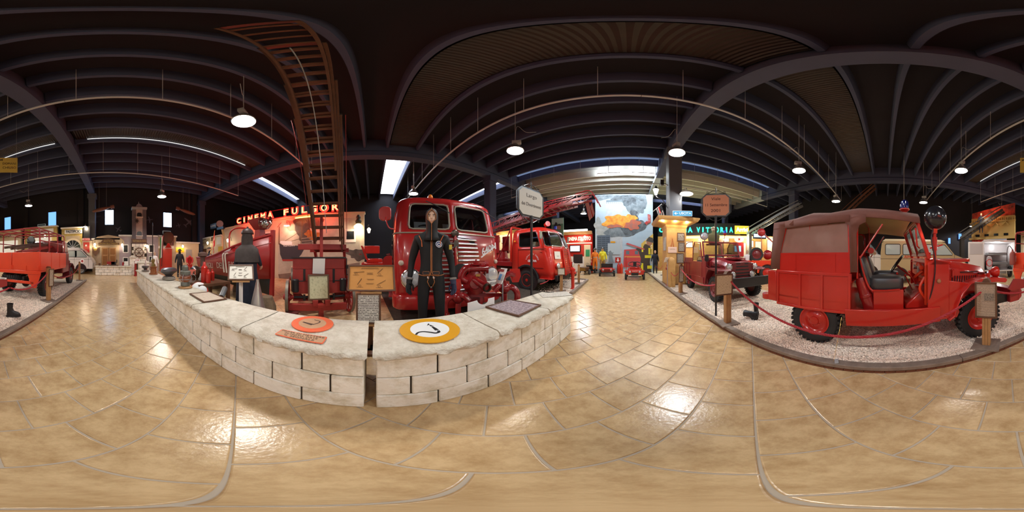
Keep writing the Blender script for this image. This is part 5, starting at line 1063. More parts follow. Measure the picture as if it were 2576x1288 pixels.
# paper sheet and framed engraving leaning at the wagon front
t = thing('poster_sheet', 'unframed white printed sheet hanging on the wagon box above the framed engraving', 'poster', (wc.x, wc.y, 0), wag.rotation_euler.z); panel('sheet', photomat('print_sheet', hexc('8a8484'), hexc('cfcac6'), hexc('dedad6'),12,(.22,.4)), t, (-.01,-.03,1.14),(1,.0,-.04),(.04,0,1),.27,.37,.003)
t = thing('framed_engraving', 'framed engraving of a plumed rider standing on the wagon drawbar blocks', 'picture', (wc.x, wc.y, 0), wag.rotation_euler.z); frame_board(t, (-.03,-.13,.67),(1,0,0),(0,.16,1),.46,.56, mat('brown_frame', hexc('5b3d24'),.45), photomat('engraving', hexc('4a4b3c'), hexc('b5b08c'), hexc('c6c19d'),9,(.3,.52)),.035,.02)
# extension ladder
LA, LB = V((-4.06,-1.09,1.5)), V((-.80,-.60,7.15))
ld = thing('extension_ladder', 'very tall brown wooden extension ladder leaning from the wagon up under the dark ceiling', 'ladder')
dl = (LB - LA); LLn = dl.length; dl.normalize(); sdv = V((0,0,1)).cross(dl).normalized(); upv = dl.cross(sdv).normalized(); upv = upv if upv.z > 0 else -upv
lw_ = mat('ladder_wood', hexc('6b4634'),.6, var=.5, vscale=7, col2=hexc('4d3226')); 
for k, (a, c, hw_, of) in enumerate(((0,.50,.37,0),(.0,.64,.33,.07),(.05,.84,.29,.13),(.3,1.0,.25,.19))):
    A, C = LA + dl * LLn * a + upv * -of, LA + dl * LLn * c + upv * -of
    for sg in (-1,1): b = B(); b.bar(A + sdv * sg * hw_, C + sdv * sg * hw_, .035,.085, upv); b.out('stringer', lw_, ld)
    n = int((C - A).length / .29)
    for i in range(n + 1): b = B(); p = A + dl * (i * .29 + .06); b.bar(p - sdv * hw_, p + sdv * hw_, .045,.028, upv); b.out('rung', lw_, ld)
    b = B(); b.bar(C - sdv * (hw_ + .02), C + sdv * (hw_ + .02),.03,.09, upv); b.out('iron_cleat', black, ld)
b = B(); b.cyl(LA + dl * .6 - upv * .3, LA + dl * LLn * .8 - upv * .3,.008, n=6); b.out('hoist_rope', galv, ld)
for sg in (-1,1): b = B(); b.cyl(LA + dl * .4 + sdv * sg * .45, LA + dl * LLn * .5 + sdv * sg * .44,.006, n=6); b.out('side_cable', mat('cable_red', (.3,.03,.03),.5), ld)
b = B()
for sg in (-1,1): b.bar(LA + sdv * sg * .38, V((LA.x - .5, LA.y + sg * .38,.5)),.06,.08)
b.bar(LA - sdv * .5, LA + sdv * .5,.08,.1); b.out('ladder_base', dullred, ld)
# ------------------------------------------------------------------ red rescue boat, bow towards the camera
BO, SO = V((-3.76,-2.66,0)), V((-4.35,-6.7,0)); bd = (BO - SO); BL = bd.length; bd.normalize()
boat = thing('rescue_boat', 'red fire brigade boat with black bottom and white side letters, bow towards the ladder wagon', 'boat', (SO.x, SO.y, 0), atan2(bd.y, bd.x))   # local x forward
def bsec(t_):   # t_ 0 stern .. 1 bow
    hw_ = .85 * (1 - max(0,(t_ - .55) / .45) ** 3.2) * (1 if t_ > .25 else .82 + .72 * t_); zt = 1.28 + .68 * max(0, t_ - .2) ** 2.2 / .8 ** 2.2; zk = .3 - .1 * t_ ** 3; return max(hw_, .02), zt, zk
def ringb(t_, lo, hi):
    hw_, zt, zk = bsec(t_); zb = .70; x = BL * t_; pts = []
    prof = [(0, zk),(.45, zk + .1),(.78, zb),(.93,(zb + zt) / 2),(1, zt)]
    pts = [(a, z) for a, z in prof][lo:hi]; return [(x + .0,-a * hw_, z) for a, z in pts[::-1]] + [(x, a * hw_, z) for a, z in (pts[1:] if pts[0][0] == 0 else pts)]
ts = [0,.12,.25,.4,.55,.68,.78,.86,.92,.96,.985,1]
br = mat('boat_red', (.33,.014,.014),.38, var=.4, vscale=2, col2=(.25,.012,.012)); bk = mat('boat_black', (.012,.012,.012),.6)
for sg in (-1,1):
    rows = []
    for t_ in ts:
        hw_, zt, zk = bsec(t_); zb = .7; rows.append([V((BL * t_, sg * a * hw_, z)) for a, z in ((.80, zb),(.93,(zb + zt) / 2),(1, zt))])
    b = B(); b.loft(rows, closed=False, cap=False); o = b.out('topside', br, boat, smooth=60); m_ = o.modifiers.new('t', 'SOLIDIFY'); m_.thickness = .03; m_.offset = 0
    rows2 = []
    for t_ in ts: hw_, zt, zk = bsec(t_); rows2.append([V((BL * t_, 0, zk)), V((BL * t_, sg * .45 * hw_, zk + .1)), V((BL * t_, sg * .80 * hw_, .7))])
    b = B(); b.loft(rows2, closed=False, cap=False); o = b.out('bottom', bk, boat, smooth=60)
    b = B(); b.tube([r_[2] for r_ in rows], .035,6); b.out('gunwale', br, boat)
    b = B(); b.tube([r_[1].lerp(r_[2], .62) + V((0, sg * .012,0)) for r_ in rows], .014,5); b.out('rubbing_strake', mat('strake_pink', hexc('a04a44'),.5), boat)
b = B(); hw_, zt, zk = bsec(0); b.prism([(-.8 * hw_, .7),(-hw_, zt),(hw_, zt),(.8 * hw_, .7),(0, zk)], 'x', -.03,.0); b.out('transom', br, boat)
b = B(); b.bar((BL + .0,0,.2),(BL + .05,0,2.08),.08,.12,(1,0,0)); b.out('stem_post', br, boat)
b = B(); b.bx(.3, BL - .7,-.7,.7,.85,.88); b.bx(1.0,1.2,-.75,.75,1.05,1.1); b.bx(2.2,2.4,-.75,.75,1.1,1.15); b.out('thwarts', br, boat)
textw('VIGILI', .62,.28, mat('chalk_white', hexc('cbb9ae'),.7), boat, (1.75,-.83,1.0),(1,-.02,0),(0,-.12,1)); textw('DEL', .48,.28, MATS['chalk_white'], boat, (2.55,-.815,1.03),(1,-.01,0),(0,-.12,1)); textw('FUOCO', .6,.26, MATS['chalk_white'], boat, (3.3,-.74,1.08),(1,.08,0),(0,-.12,1))
b = B()
for x in (2.85,3.0): b.tube(smoothpath([(x, -.7,1.42),(x, -.87,1.4),(x + .03,-.87,1.1),(x + .1,-.88,.85)], 5),.022,7)
b.out('hanging_rope', mat('pale_rope', hexc('c2b5a4'),.9), boat)
b = B(); b.cyl((1.25,-.95,.05),(1.25,-.95,1.5),.03); b.out('steel_prop', galv, boat)
b = B(); b.tube(smoothpath([(.1,-.6,1.2),(.05,-.8,.9),(-.1,-1.0,.4),(-.3,-1.2,.1)], 6),.015,6); b.out('mooring_line', MATS['pale_rope'], boat)
# searchlight drum above the bow, red rail hoop
t = thing('searchlight', 'large red funnel shaped searchlight with clear lens on the boat bow', 'lamp', boat.matrix_basis @ V((BL - .55,.05,1.75)), boat.rotation_euler.z)
b = B(); b.prism([(-.2,-.25),(.2,-.25),(.1,.42),(-.1,.42)], 'y', -.12,.12); b.out('pedestal', dullred, t, bev=.01); b = B(); b.loft([[(sx_ * a, sy_ * a, z) for sx_, sy_ in ((-1,-1),(1,-1),(1,1),(-1,1))] for a, z in ((.13,.42),(.27,.7),(.28,.73))]); b.out('funnel', dullred, t, smooth=20); b = B(); b.lathe([(.16,0),(.2,.06),(.19,.2),(.12,.28),(.001,.3)], (.3,-.1,.55),(.8,-.5,.1),24); b.out('lens_drum', G_CLR, t); b = B(); b.sph((.36,-.14,.55),.09); b.out('bulb_cup', chrome, t)
b = B(); b.tube(smoothpath([(-.9,-.55,-.3),(-.95,-.5,.35),(-.6,-.45,.5),(-.1,-.3,.42)], 6),.028,8); b.out('rail_hoop', red, t)
t = thing('wooden_oar', 'light wooden oar leaning out of the red boat', 'oar', boat.matrix_basis @ V((2.2,-.3,1.2))); b = B(); b.cyl((.1,.3,-.3),(-.35,-.7,1.0),.025,.03); b.out('shaft', woodl, t); b = B(); b.bar((-.35,-.7,1.0),(-.45,-.92,1.28),.09,.02); b.out('blade', woodl, t)
# flag on a pole at the stern
t = thing('flag', 'red flag with white cross and red shield on a slanting pole at the boat stern', 'flag', boat.matrix_basis @ V((.5,-.5,1.2)),0)
b = B(); pa, pb = V((.35,-.1,-.05)), V((-.75,-.75,1.15)); pa, pb = V((0,0.4,0)), rv(540,580,8.2) - t.location; b.cyl(pa, pb, .014); b.out('pole', brass, t)
dn = V((0,0,-1)); rt_ = V((.8,-.5,0)).normalized() * -1; rows = []
dpole = (pa - pb).normalized()
def flagmesh(top, along, drop, nx, ny, col_fn, par, mats, amp=.03):
    for k, m in enumerate(mats):
        b = B()
        for i in range(nx):
            for j_ in range(ny):
                if col_fn((i + .5) / nx, (j_ + .5) / ny) != k: continue
                def P(i, j_): s_, t_ = i / nx, j_ / ny; q = top + along * s_ + drop * t_; nrm = along.cross(drop).normalized(); return q + nrm * amp * sin(s_ * 7 + t_ * 2) * (.3 + t_)
                b.add([P(i, j_), P(i + 1, j_), P(i + 1, j_ + 1), P(i, j_ + 1)], [(0,1,2,3)])
        if b.v: b.out('cloth', m, par)
flred = mat('flag_red', (.55,.02,.02),.8); flwh = mat('flag_white', (.75,.72,.7),.8)
flagmesh(pb + dpole * .03, dpole * .55 , V((.02,.0,-.75)),16,18, lambda s_, t_: 1 if abs(t_ - .45 - (s_ - .5) * .2) < .09 else 0, t, (flred, flwh))
# ------------------------------------------------------------------ document stands, posters, cone, small items behind the wall
def docstand(nm, lb, u, v, r, w_, h, m, tilt=35, postm=woodd, face=None, fm=woodd):
    c = rv(u, v, r); fw = V((-c.x, -c.y, 0)).normalized() if face is None else V(face).normalized(); xr = V((-fw.y, fw.x, 0))
    t = thing(nm, lb, 'sign', (c.x, c.y, 0)); up = V((0,0, cos(R(tilt)))) - fw * sin(R(tilt)); frame_board(t, V((0,0, c.z)), xr, up, w_, h, fm, m, .022,.022)
    b = B(); b.bar(-fw * .03,-fw * .03 + V((0,0, c.z - .02)),.045,.045); b.out('post', postm, t); b = B(); q = V((0,0, c.z)) - up * (h / 2 + .012) + fw * .02; b.bar(q - xr * .13, q + xr * .13,.05,.02); b.out('ledge', woodl, t); b = B(); b.box((0,0,.02) , (.3,.3,.04)); b.out('foot', postm, t); return t
DS1 = docstand('document_stand', 'tilted white equipment diagram on a pale post before the boat', 606,686,2.55,.40,.30, paper, 42, white)
DS2 = docstand('document_stand', 'orange board of old fire engine drawings left of the diver', 934,700,2.15,.62,.36, mat('orange_paper', hexc('d0924a'),.6, var=.5, vscale=5, col2=hexc('bd7f3a')),22, woodd)
DRAW = mat('print_dark', hexc('4a3018'),.7)
def drawings(t, pts, w_, h):
    pg = [c for c in t.children if c.name.startswith('page')][0].data; A = [v.co for v in pg.vertices]; o = A[0]; X, Y = (A[1] - A[0]) * .94,(A[3] - A[0]); n = X.cross(Y).normalized() * .002; b = B()
    for (x0, y0, x1, y1) in pts: b.bar(o + X * x0 + Y * y0 + n, o + X * x1 + Y * y1 + n, .0025,.002, n)
    b.out('printed_drawing', DRAW, t)['kind'] = 'stuff'
LAD = [(.3,.94,.7,.94),(.28,.9,.72,.9),(.42,.45,.6,.45),(.44,.42,.58,.42),(.4,.27,.6,.27),(.42,.24,.58,.24),(.42,.72,.58,.72),(.44,.69,.56,.69),(.42,.66,.58,.66)]
def cart(x, y, dx, dy): return [(x, y, x + dx, y + dy),(x, y + .03, x + dx, y + dy + .03)] + [(x + .06 + .03 * cos(i), y - .04 + .05 * sin(i), x + .06 + .03 * cos(i + .8), y - .04 + .05 * sin(i + .8)) for i in (0,.8,1.6,2.4,3.2,4,4.8,5.6)] + [(x - .02, y - .09, x + .14, y - .09)]
LAD += cart(.1,.72,.26,.04) + cart(.68,.68,.14,.22) + cart(.2,.2,.1,.26) + cart(.66,.18,.22,.2)
drawings(DS1, LAD, 0,0); drawings(DS2, LAD, 0,0)
t = docstand('framed_notice', 'upright framed white notice below the orange drawings board', 927,777,2.05,.31,.42, printmat('notice_print', hexc('d2ccc2'), hexc('6a645e'),16,.55),6, woodd)
t.name = 'framed_notice'
c = rv(1262,694,2.5); t = thing('information_stand', 'white tilted information card with blue square beside the bumper pump', 'sign', (c.x, c.y, 0)); fw = V((-.1,-1,0)).normalized(); xr = V((.85,-.2,0)).normalized(); up = V((-.45,.45,.75)).normalized()
panel('card', paperw, t, V((0,0, c.z)), xr, up, .17,.25,.01); panel('blue_square', mat('print_blue', hexc('5f9ed6'),.5), t, V((0,0, c.z)) - up * .03 - xr * .03, xr, up, .07,.1,.002, ofs=.0105); panel('red_heading', mat('print_brown', hexc('9a4848'),.5), t, V((0,0, c.z)) + up * .1, xr, up, .17,.045,.002, ofs=.0105); panel('small_print', printmat('card_print', hexc('d4d4d4'), hexc('777777'),8,.5), t, V((0,0, c.z)) - up * .03 + xr * .045, xr, up, .06,.1,.002, ofs=.0105); b = B(); b.cyl((0,0.02,0),(0,.02, c.z - .02),.012); b.box((0,0,.01),(.2,.2,.02)); b.out('post', steel, t)
c = rv(1210,766,2.06); t = thing('notched_card', 'white printed card with a half round notch leaning behind the wall', 'sign', (c.x, c.y, 0)); xr = V((c.y, -c.x, 0)).normalized(); decal('card', paperw, t, [(-.17,-.35),(.17,-.35),(.17,.1),(.09,.08)] + [(.02 + .07 * cos(a),.07 + .07 * sin(a)) for a in [R(-10 - 20 * i) for i in range(9)]] + [(-.17,.02)], V((0,0, c.z)), xr, (0,0,1),.006); panel('print', printmat('card_lines', hexc('c8c8c4'), hexc('8a8a86'),6,.5), t, V((-.02,0, c.z - .06)), xr, (0,0,1),.24,.07,.001, ofs=.0065)
c = rv(648,752,2.75); t = thing('metal_cone', 'tall silver sheet metal cone on the floor before the boat bow', 'cone', (c.x, c.y, 0)); b = B(); zt = rv(650,703,2.75).z; b.lathe([(.185,.15),(.19,.16),(.028, zt - .03),(.028, zt),(.001, zt)], n=28); b.out('cone', alu, t); b = B(); b.lathe([(.2,0),(.2,.15),(.001,.15)], n=20); b.out('stand', black, t)
c = rv(560,738,3.0); t = thing('iron_tube', 'short grey iron tube lying on a stone behind the framed sketch', 'tube', (c.x, c.y, c.z)); b = B(); a_, e_ = V((-.15,-.12,.06)), V((.12,.1,-.06)); d_ = (e_ - a_).normalized(); b.lathe([(.05,0),(.055,.02),(.055,.33),(.045,.33),(.045,.05),(.001,.05)], a_, d_, 18); b.out('casing', steel, t)
rockm = mat('brown_rock', hexc('7d6852'),.95, var=.7, vscale=6, col2=hexc('4e4033'), bump=.5, bscale=20)
def rock(p, s, lb, sd=0):
    rn = random.Random(sd); t = thing('rock', lb, 'rock', p); b = B(); b.loft([[(s[0] * q * (1 + rn.uniform(-.2,.2)) * cos(2 * pi * i / 9), s[1] * q * (1 + rn.uniform(-.2,.2)) * sin(2 * pi * i / 9), s[2] * z) for i in range(9)] for q, z in ((.9,0),(1,.3),(.85,.65),(.5,.95),(.1,1))]); b.out('stone', rockm, t, smooth=25)
p = rv(560,748,3.1); rock((p.x, p.y, 0),(.3,.25, p.z - .02), 'flat brown rock under the iron tube', 1); p = g(585,730); rock((p.x - .3, p.y + .3,0),(.5,.3,.4), 'brown rock below the boat letters', 2); p = rv(672,760,3.0); rock((p.x, p.y, 0),(.22,.2,.62), 'jagged brown rock right of the silver cone', 3); p = g(560,727); rock((p.x, p.y - .5,0),(.6,.35,.35), 'brown rock under the boat stern', 5)
def extin(lb, u, v, r, h=.5, rad=.075, m=red):
    p = rv(u, v, r); t = thing('fire_extinguisher', lb, 'extinguisher', p); b = B(); b.lathe([(rad * .9,0),(rad, .02),(rad, h * .78),(rad * .6, h * .88),(rad * .3, h * .9),(rad * .3, h),(.001, h)], n=18); b.out('bottle', m, t); b = B(); b.box((0,0, h + .02),(.03,.12,.03)); b.out('valve', black, t); return t
p = rv(515,700,4.2)
t = thing('rescue_table', 'low dark bench behind the wall carrying brass nozzles and red bottles', 'bench', (p.x, p.y, 0)); zb = rv(515,706,4.2).z; b = B(); b.bx(-.45,.45,-.4,.5, zb - .06, zb); b.out('top', woodd, t)
for x in (-.4,.4):
    for y in (-.35,.45): b = B(); b.bx(x - .04, x + .04, y - .04, y + .04,0, zb - .06); b.out('leg', woodd, t)
zt = zb
def onb(u, r): q = rv(u, 644, r); return V((q.x, q.y, zt))
for u, r, h, rad, lb, m in ((514,4.0,.5,.085, 'tall bright red cylinder with round top standing behind the wall', red),(524,3.85,.33,.06, 'small red bottle with pale neck standing right of the tall red cylinder', red),(505,4.3,.26,.07, 'cream bottle standing left of the tall red cylinder', white),(534,4.25,.3,.06, 'small red flask near the boat stern rope', red)):
    q = onb(u, r); t = thing('bottle', lb, 'bottle', q); b = B(); b.lathe([(rad * .9,0),(rad, .02),(rad, h * .72),(rad * .5, h * .82),(rad * .35, h),(.001, h)], n=16); b.out('body', m, t)
q = onb(480,3.6); t = thing('rope_float', 'round white float with red band and cord beside the lantern', 'float', (-1.8, q.y, .56)); b = B(); b.sph((0,0,0),.19,18,12); b.out('ball', paperw, t); b = B(); b.torus((0,0,0),(.4,.6,.5),.185,.028,26,6); b.out('red_band', red, t)
q = onb(491,4.4); t = thing('brass_projector', 'dark bronze drum projector with pink card behind the lantern', 'projector', (q.x, q.y, zt)); b = B(); b.lathe([(.001,0),(.15,.0),(.17,.05),(.15,.25),(.11,.4),(.001,.42)], (-.1,-.2,.2),(.3,.9,-.05),20); b.out('drum', mat('old_bronze', hexc('4a3324'),.35,.7), t); b = B(); b.bx(-.12,.12,-.1,.1,0,.08); b.out('foot', woodd, t); panel('pink_card', mat('pink_card', hexc('e0715e'),.6), t, (.12,.1,.22),(-.4,.9,.1),(0,-.1,1),.18,.14)
# cone-shaped grey hydrant lamp and grey can near (512,620)
q = onb(510,4.7); t = thing('steam_whistle', 'rusty lantern shaped funnel standing behind the red cylinder', 'lamp', q); b = B(); b.lathe([(.1,0),(.11,.3),(.07,.34),(.07,.6),(.14,.64),(.14,.72),(.05,.76),(.001,.76)], n=18); b.out('casing', mat('rusty_iron', hexc('6b5048'),.7,.3, var=.5, vscale=10), t)
# ------------------------------------------------------------------ people: shop-window figures
def body_joints(h, pose={}, sl=1.0, bulk=1.0):
    """standing figure of height h facing -y, x to its left; overrides in pose; radii grow with bulk"""
    k = h / 1.8; J = {
        'pelvis': (0,0,.97), 'belly': (0,-.005,1.10), 'chest': (0,0,1.29), 'upper': (0,.0,1.42), 'neck': (0,.005,1.53), 'head0': (0,-.01,1.62), 'head1': (0,-.012,1.73),
        'shL': (.17,0,1.44), 'elL': (.26,.03,1.17), 'wrL': (.29,-.04,.93), 'shR': (-.17,0,1.44), 'elR': (-.26,.03,1.17), 'wrR': (-.29,-.04,.93),
        'hipL': (.095,0,.90), 'knL': (.11,-.015,.50), 'anL': (.115,.02,.09), 'toeL': (.13,-.14,.04), 'hipR': (-.095,0,.90), 'knR': (-.11,-.015,.50), 'anR': (-.115,.02,.09), 'toeR': (-.13,-.14,.04)}
    J.update(pose); par = {'pelvis': None, 'belly': 'pelvis', 'chest': 'belly', 'upper': 'chest', 'neck': 'upper', 'head0': 'neck', 'head1': 'head0', 'shL': 'upper', 'elL': 'shL', 'wrL': 'elL', 'shR': 'upper', 'elR': 'shR', 'wrR': 'elR', 'hipL': 'pelvis', 'knL': 'hipL', 'anL': 'knL', 'toeL': 'anL', 'hipR': 'pelvis', 'knR': 'hipR', 'anR': 'knR', 'toeR': 'anR'}
    rad = {'pelvis': (.155,.115), 'belly': (.135,.10), 'chest': (.165,.115), 'upper': (.13,.09), 'neck': .058, 'head0': (.072,.085), 'head1': (.078,.095), 'sh': .072, 'el': .05, 'wr': .036, 'hip': .095, 'kn': .066, 'an': .045, 'toe': .04}
    return [(n, par[n], V(p) * k, (lambda r: tuple(q * k * bulk for q in r) if isinstance(r, tuple) else r * k * bulk)(rad.get(n, rad.get(n[:-1], .05)))) for n, p in J.items()], k
def head(t, c, k, m, hair=None, yaw=0):      # face with features, facing -y
    M_ = Matrix.Translation(c) @ Matrix.Rotation(yaw, 4, 'Z') @ Matrix.Scale(k, 4); b = B(); b.M = M_
    rings = []
    for z, rx, ry, oy in ((-.115,.03,.03,-.045),(-.10,.045,.055,-.035),(-.07,.058,.075,-.022),(-.03,.068,.088,-.008),(.02,.073,.093,0),(.06,.073,.094,.004),(.095,.06,.08,.006),(.118,.03,.045,.006),(.122,.005,.006,.006)):
        rings.append([(rx * cos(a), ry * sin(a) + oy, z) for a in [2 * pi * i / 18 for i in range(18)]])
    b.loft(rings); b.loft([[(-.012 * q, -.085 - o, z),(.012 * q, -.085 - o, z),(.006 * q, -.1 - o, z),(-.006 * q, -.1 - o, z)] for q, o, z in ((.6,-.004,.035),(1,.005,.0),(1.3,.010,-.022),(1.0,-.006,-.03))])
    for s in (-1,1): b.sph((s * .073,.005,0),(.012,.022,.03),8,6)
    hd = b.out('head', m, t, smooth=80)
    b = B(); b.M = M_
    for s in (-1,1): b.sph((s * .03,-.083,.018),(.013,.008,.007),8,6)
    b.out('eyes', mat('eye_white', (.7,.68,.64),.2), t)['kind'] = 'stuff'; b = B(); b.M = M_
    for s in (-1,1): b.sph((s * .03,-.090,.018),(.006,.004,.006),8,6); b.box((s * .03,-.09,.038),(.03,.006,.006))
    b.out('pupils_brows', mat('dark_brow', (.03,.02,.015),.6), t)['kind'] = 'stuff'; b = B(); b.M = M_; b.sph((0,-.088,-.052),(.021,.01,.008),10,6); b.out('mouth', mat('lip', (.42,.14,.12),.4), t)
    if hair: b = B(); b.M = M_; b.sph((0,.018,.03),(.082,.095,.1),16,10,-.25,1); b.out('hair', hair, t)
    return hd
def hand(t, w_, d, pal, m, k=1, side=1, curl=.35):    # w_: wrist, d: pointing direction, pal: palm normal; five bent fingers
    d, pal = V(d).normalized(), V(pal).normalized(); x = d.cross(pal).normalized() * side; pal = x.cross(d).normalized() * (1 if side > 0 else -1)
    b = B(); P = lambda a, c, e: V(w_) + x * a * k + d * c * k + pal * e * k
    def rr(c, wd, th): return [P(wd * cos(a), c, th * sin(a)) for a in [2 * pi * i / 10 for i in range(10)]]
    b.loft([rr(-.02,.028,.022), rr(.02,.033,.018),(rr(.06,.042,.016)), rr(.095,.041,.014)])
    for i, (o, l) in enumerate(((.031,.07),(.0105,.08),(-.0105,.074),(-.031,.058))):
        p0 = P(o, .085,0); dr = d; pts = [p0]
        for j_ in range(3): dr = (dr + pal * curl).normalized(); pts.append(pts[-1] + dr * l * k * (.45,.32,.25)[j_])
        b.tube(pts, [.0095 * k, .009 * k, .008 * k, .006 * k], 7)
    b.tube([P(.028,.02,.0), P(.052,.05,.012), P(.055,.085,.022), P(.05,.105,.026)], [.012 * k, .012 * k, .010 * k, .007 * k], 7)
    return b.out('hand', m, t, smooth=70)
def figure(label, loc, rz, h, m, pose={}, bulk=1.05, hands=skin, hd=True, hair=None, group=None, cat='mannequin', boots=black, sub=1, legs=None, name='mannequin'):
    t = thing(name, label, cat, loc, rz, group); J, k = body_joints(h, pose, 1, bulk); D = {j[0]: j[2] for j in J}
    person(t, [j for j in J], m, 'suit', sub)
    if hd: head(t, V(D['head1']) + V((0,-.012,-.03)) * k, k * 1.06, skin, hair)
    for s, q in ((1, 'L'),(-1, 'R')):
        if hands: hand(t, D['wr' + q] + (D['wr' + q] - D['el' + q]).normalized() * .03 * k, D['wr' + q] - D['el' + q], (-s, -.3,0), hands, k, s)
        if boots: 
            a = D['an' + q]; z0 = D['toe' + q].z - .04 * k; b = B(); b.loft([[(a.x + rx * k * cos(i * pi / 6), a.y + oy * k + ry * k * sin(i * pi / 6), z0 + z * k) for i in range(12)] for rx, ry, oy, z in ((.055,.14,-.06,0),(.058,.145,-.06,.03),(.055,.12,-.05,.07),(.056,.075,.0,.12),(.062,.07,.0,.26))]); b.out('boot', boots, t)
    if legs:       # trousers: slightly larger loft over the legs
        for q in 'LR':
            b = B(); b.tube([D['pelvis'] * .25 + D['hip' + q] * .75 + V((0,0,.06)) * k, D['hip' + q] - V((0,0,.06)) * k, D['kn' + q], D['an' + q] + V((0,0,.06)) * k], [.115 * k, .115 * k, .088 * k, .075 * k], 14); b.out('trouser_leg', legs, t, smooth=60)
    return t, D, k
def helmet(t, D, k, m, crest=True):
    c = D['head1'] + V((0,-.005,.015)) * k; b = B(); b.M = Matrix.Translation(c) @ Matrix.Scale(k, 4); b.sph((0,0,0),(.115,.135,.12),18,10,-.05,1); b.lathe([(.115,-.005),(.155,-.02),(.157,-.012),(.118,.01)], n=22, cap=False)
    if crest: b.prism([(.12,.0),(.1,.1),(.0,.145),(-.1,.1),(-.13,0)], 'x', -.008,.008)
    b.out('helmet', m, t, smooth=50)
# --- the diver in front of the big truck
neop = mat('black_neoprene', (.008,.0085,.010),.6, var=.4, vscale=14, col2=(.013,.0135,.016), spec=.3); seam = mat('tan_seam', hexc('a8683a'),.5); oseam = mat('orange_seam', (.75,.16,.04),.5)
dp = rv(1085,715,2.1); fa = atan2(-dp.x, dp.y)      # face the aisle, turned a little to the right
dv, D, k = figure('diver mannequin in black neoprene suit and hood with orange seams before the slatted truck', (dp.x, dp.y, .12),0,1.82, neop,
    {'elL': (.255,.03,1.16), 'wrL': (.275,-.03,.92), 'elR': (-.255,.03,1.16), 'wrR': (-.275,-.03,.92), 'shL': (.175,0,1.43), 'shR': (-.175,0,1.43), 'knL': (.11,-.015,.5), 'anL': (.12,.02,.09), 'anR': (-.12,.02,.09), 'head1': (.008,-.02,1.735)}, 1.0, None, False, sub=2)
dv.rotation_euler.z = atan2(dp.y, dp.x) + R(-90) + R(180) + R(-176)   # local -y towards the camera
fdir = V((-dp.x, -dp.y, 0)).normalized(); dv.rotation_euler.z = atan2(fdir.x, -fdir.y) + R(-2)
dg = bpy.context.evaluated_depsgraph_get(); sk = [c for c in dv.children if c.name.startswith('suit')][0]
ev = sk.evaluated_get(dg); mm = ev.to_mesh(); bvh = BVHTree.FromPolygons([v.co.copy() for v in mm.vertices], [tuple(p.vertices) for p in mm.polygons]); ev.to_mesh_clear()
def onbody(x, z, off=.004, back=False):
    h_, n_, i_, d_ = bvh.ray_cast(V((x, -1, z)), V((0,1,0))); return h_ + n_ * off if h_ else V((x, -.1, z))
def seamline(pts, m, r=.005, n=10, nm='seam'):
    P = []
    for a, c in zip(pts, pts[1:]):
        for i in range(n): P.append(onbody(a[0] + (c[0] - a[0]) * i / n, a[1] + (c[1] - a[1]) * i / n))
    P.append(onbody(*pts[-1])); b = B(); b.tube(P, r, 6); return b.out(nm, m, dv)
zz = lambda f: f * k
seamline([(0, zz(1.47)),(0, zz(1.02)),(-.015, zz(.985))], seam, .006,14, 'front_zip'); seamline([(.014, zz(1.47)),(.014, zz(1.0))], seam, .003,14)
seamline([(-.155 * k, zz(.985)),(-.08 * k, zz(.975)),(0, zz(.985)),(.08 * k, zz(.975)),(.155 * k, zz(.985))], seam, .005,8, 'waist_seam')
for s in (-1,1):
    seamline([(s * .15 * k, zz(1.47)),(s * .115 * k, zz(1.40)),(s * .11 * k, zz(1.33))], oseam if True else seam, .005,8, 'shoulder_seam'); seamline([(s * .02, zz(.985)),(s * .045, zz(.90)),(s * .012, zz(.82))], seam, .004,8, 'groin_seam')
    c = onbody(s * .035, zz(.955),.008); b = B(); b.lathe([(.001,0),(.014,0),(.014,.006),(.001,.008)], c, (0,-1,0),12); b.out('stud', chrome, dv)
    c = onbody(s * .06, zz(1.01),.004); b = B(); b.M = Matrix.Translation(c); b.prism(rrect(.085,.045,.01), 'y', -.008,.004); b.out('belt_flap', mat('flap_black', (.02,.02,.022),.4), dv); b = B(); b.M = Matrix.Translation(c); b.tube([V((x, -.009, z)) for x, z in rrect(.08,.04,.01)], .002,5, True); b.out('flap_stitch', seam, dv)
c = onbody(.095 * k, zz(1.36),.003); n_ = V((.25,-1,.1)).normalized(); m_ = lmat((1,.25,0),(0,.1,1), c); b = B(); b.M = m_; b.prism(ell(0,0,.045,.045,28), 'z', 0,.003); b.out('round_patch', mat('patch_blue', hexc('24427e'),.6), dv); b = B(); b.M = m_; b.torus((0,0,.004),(0,0,1),.037,.004,24,5); b.torus((0,-.004,.004),(0,0,1),.018,.005,18,5); b.out('patch_ring', paperw, dv)
# arm patch, cuffs, gloves
a = D['elL'].lerp(D['shL'], .62); b = B(); b.M = lmat((.9,.3,0),(.25,0,1), a + V((.035,-.058,0)) * k); b.prism([(-.02,-.03),(.02,-.03),(.02,.03),(-.02,.03)], 'z', 0,.004); b.out('arm_patch', mat('patch_yellow', (.55,.42,.05),.6), dv)
for s, q in ((1, 'L'),(-1, 'R')):
    d_ = (D['wr' + q] - D['el' + q]).normalized(); b = B(); b.lathe([(.044 * k, -.012),(.046 * k, 0),(.044 * k, .014)], D['wr' + q] + d_ * -.01, d_, 16, cap=False); b.out('cuff', mat('grey_cuff', hexc('77706a'),.6), dv)
    gm = mat('navy_glove', (.014,.018,.055),.6) if s > 0 else neop; hand(dv, D['wr' + q] + d_ * .025 * k, d_, (-s * .6,-.5,0), gm, k * 1.12, s, .3)
    b = B(); b.lathe([(.04 * k, 0),(.037 * k, .03),(.036 * k, .06)], D['wr' + q], d_, 14); b.out('glove_wrist', gm, dv)
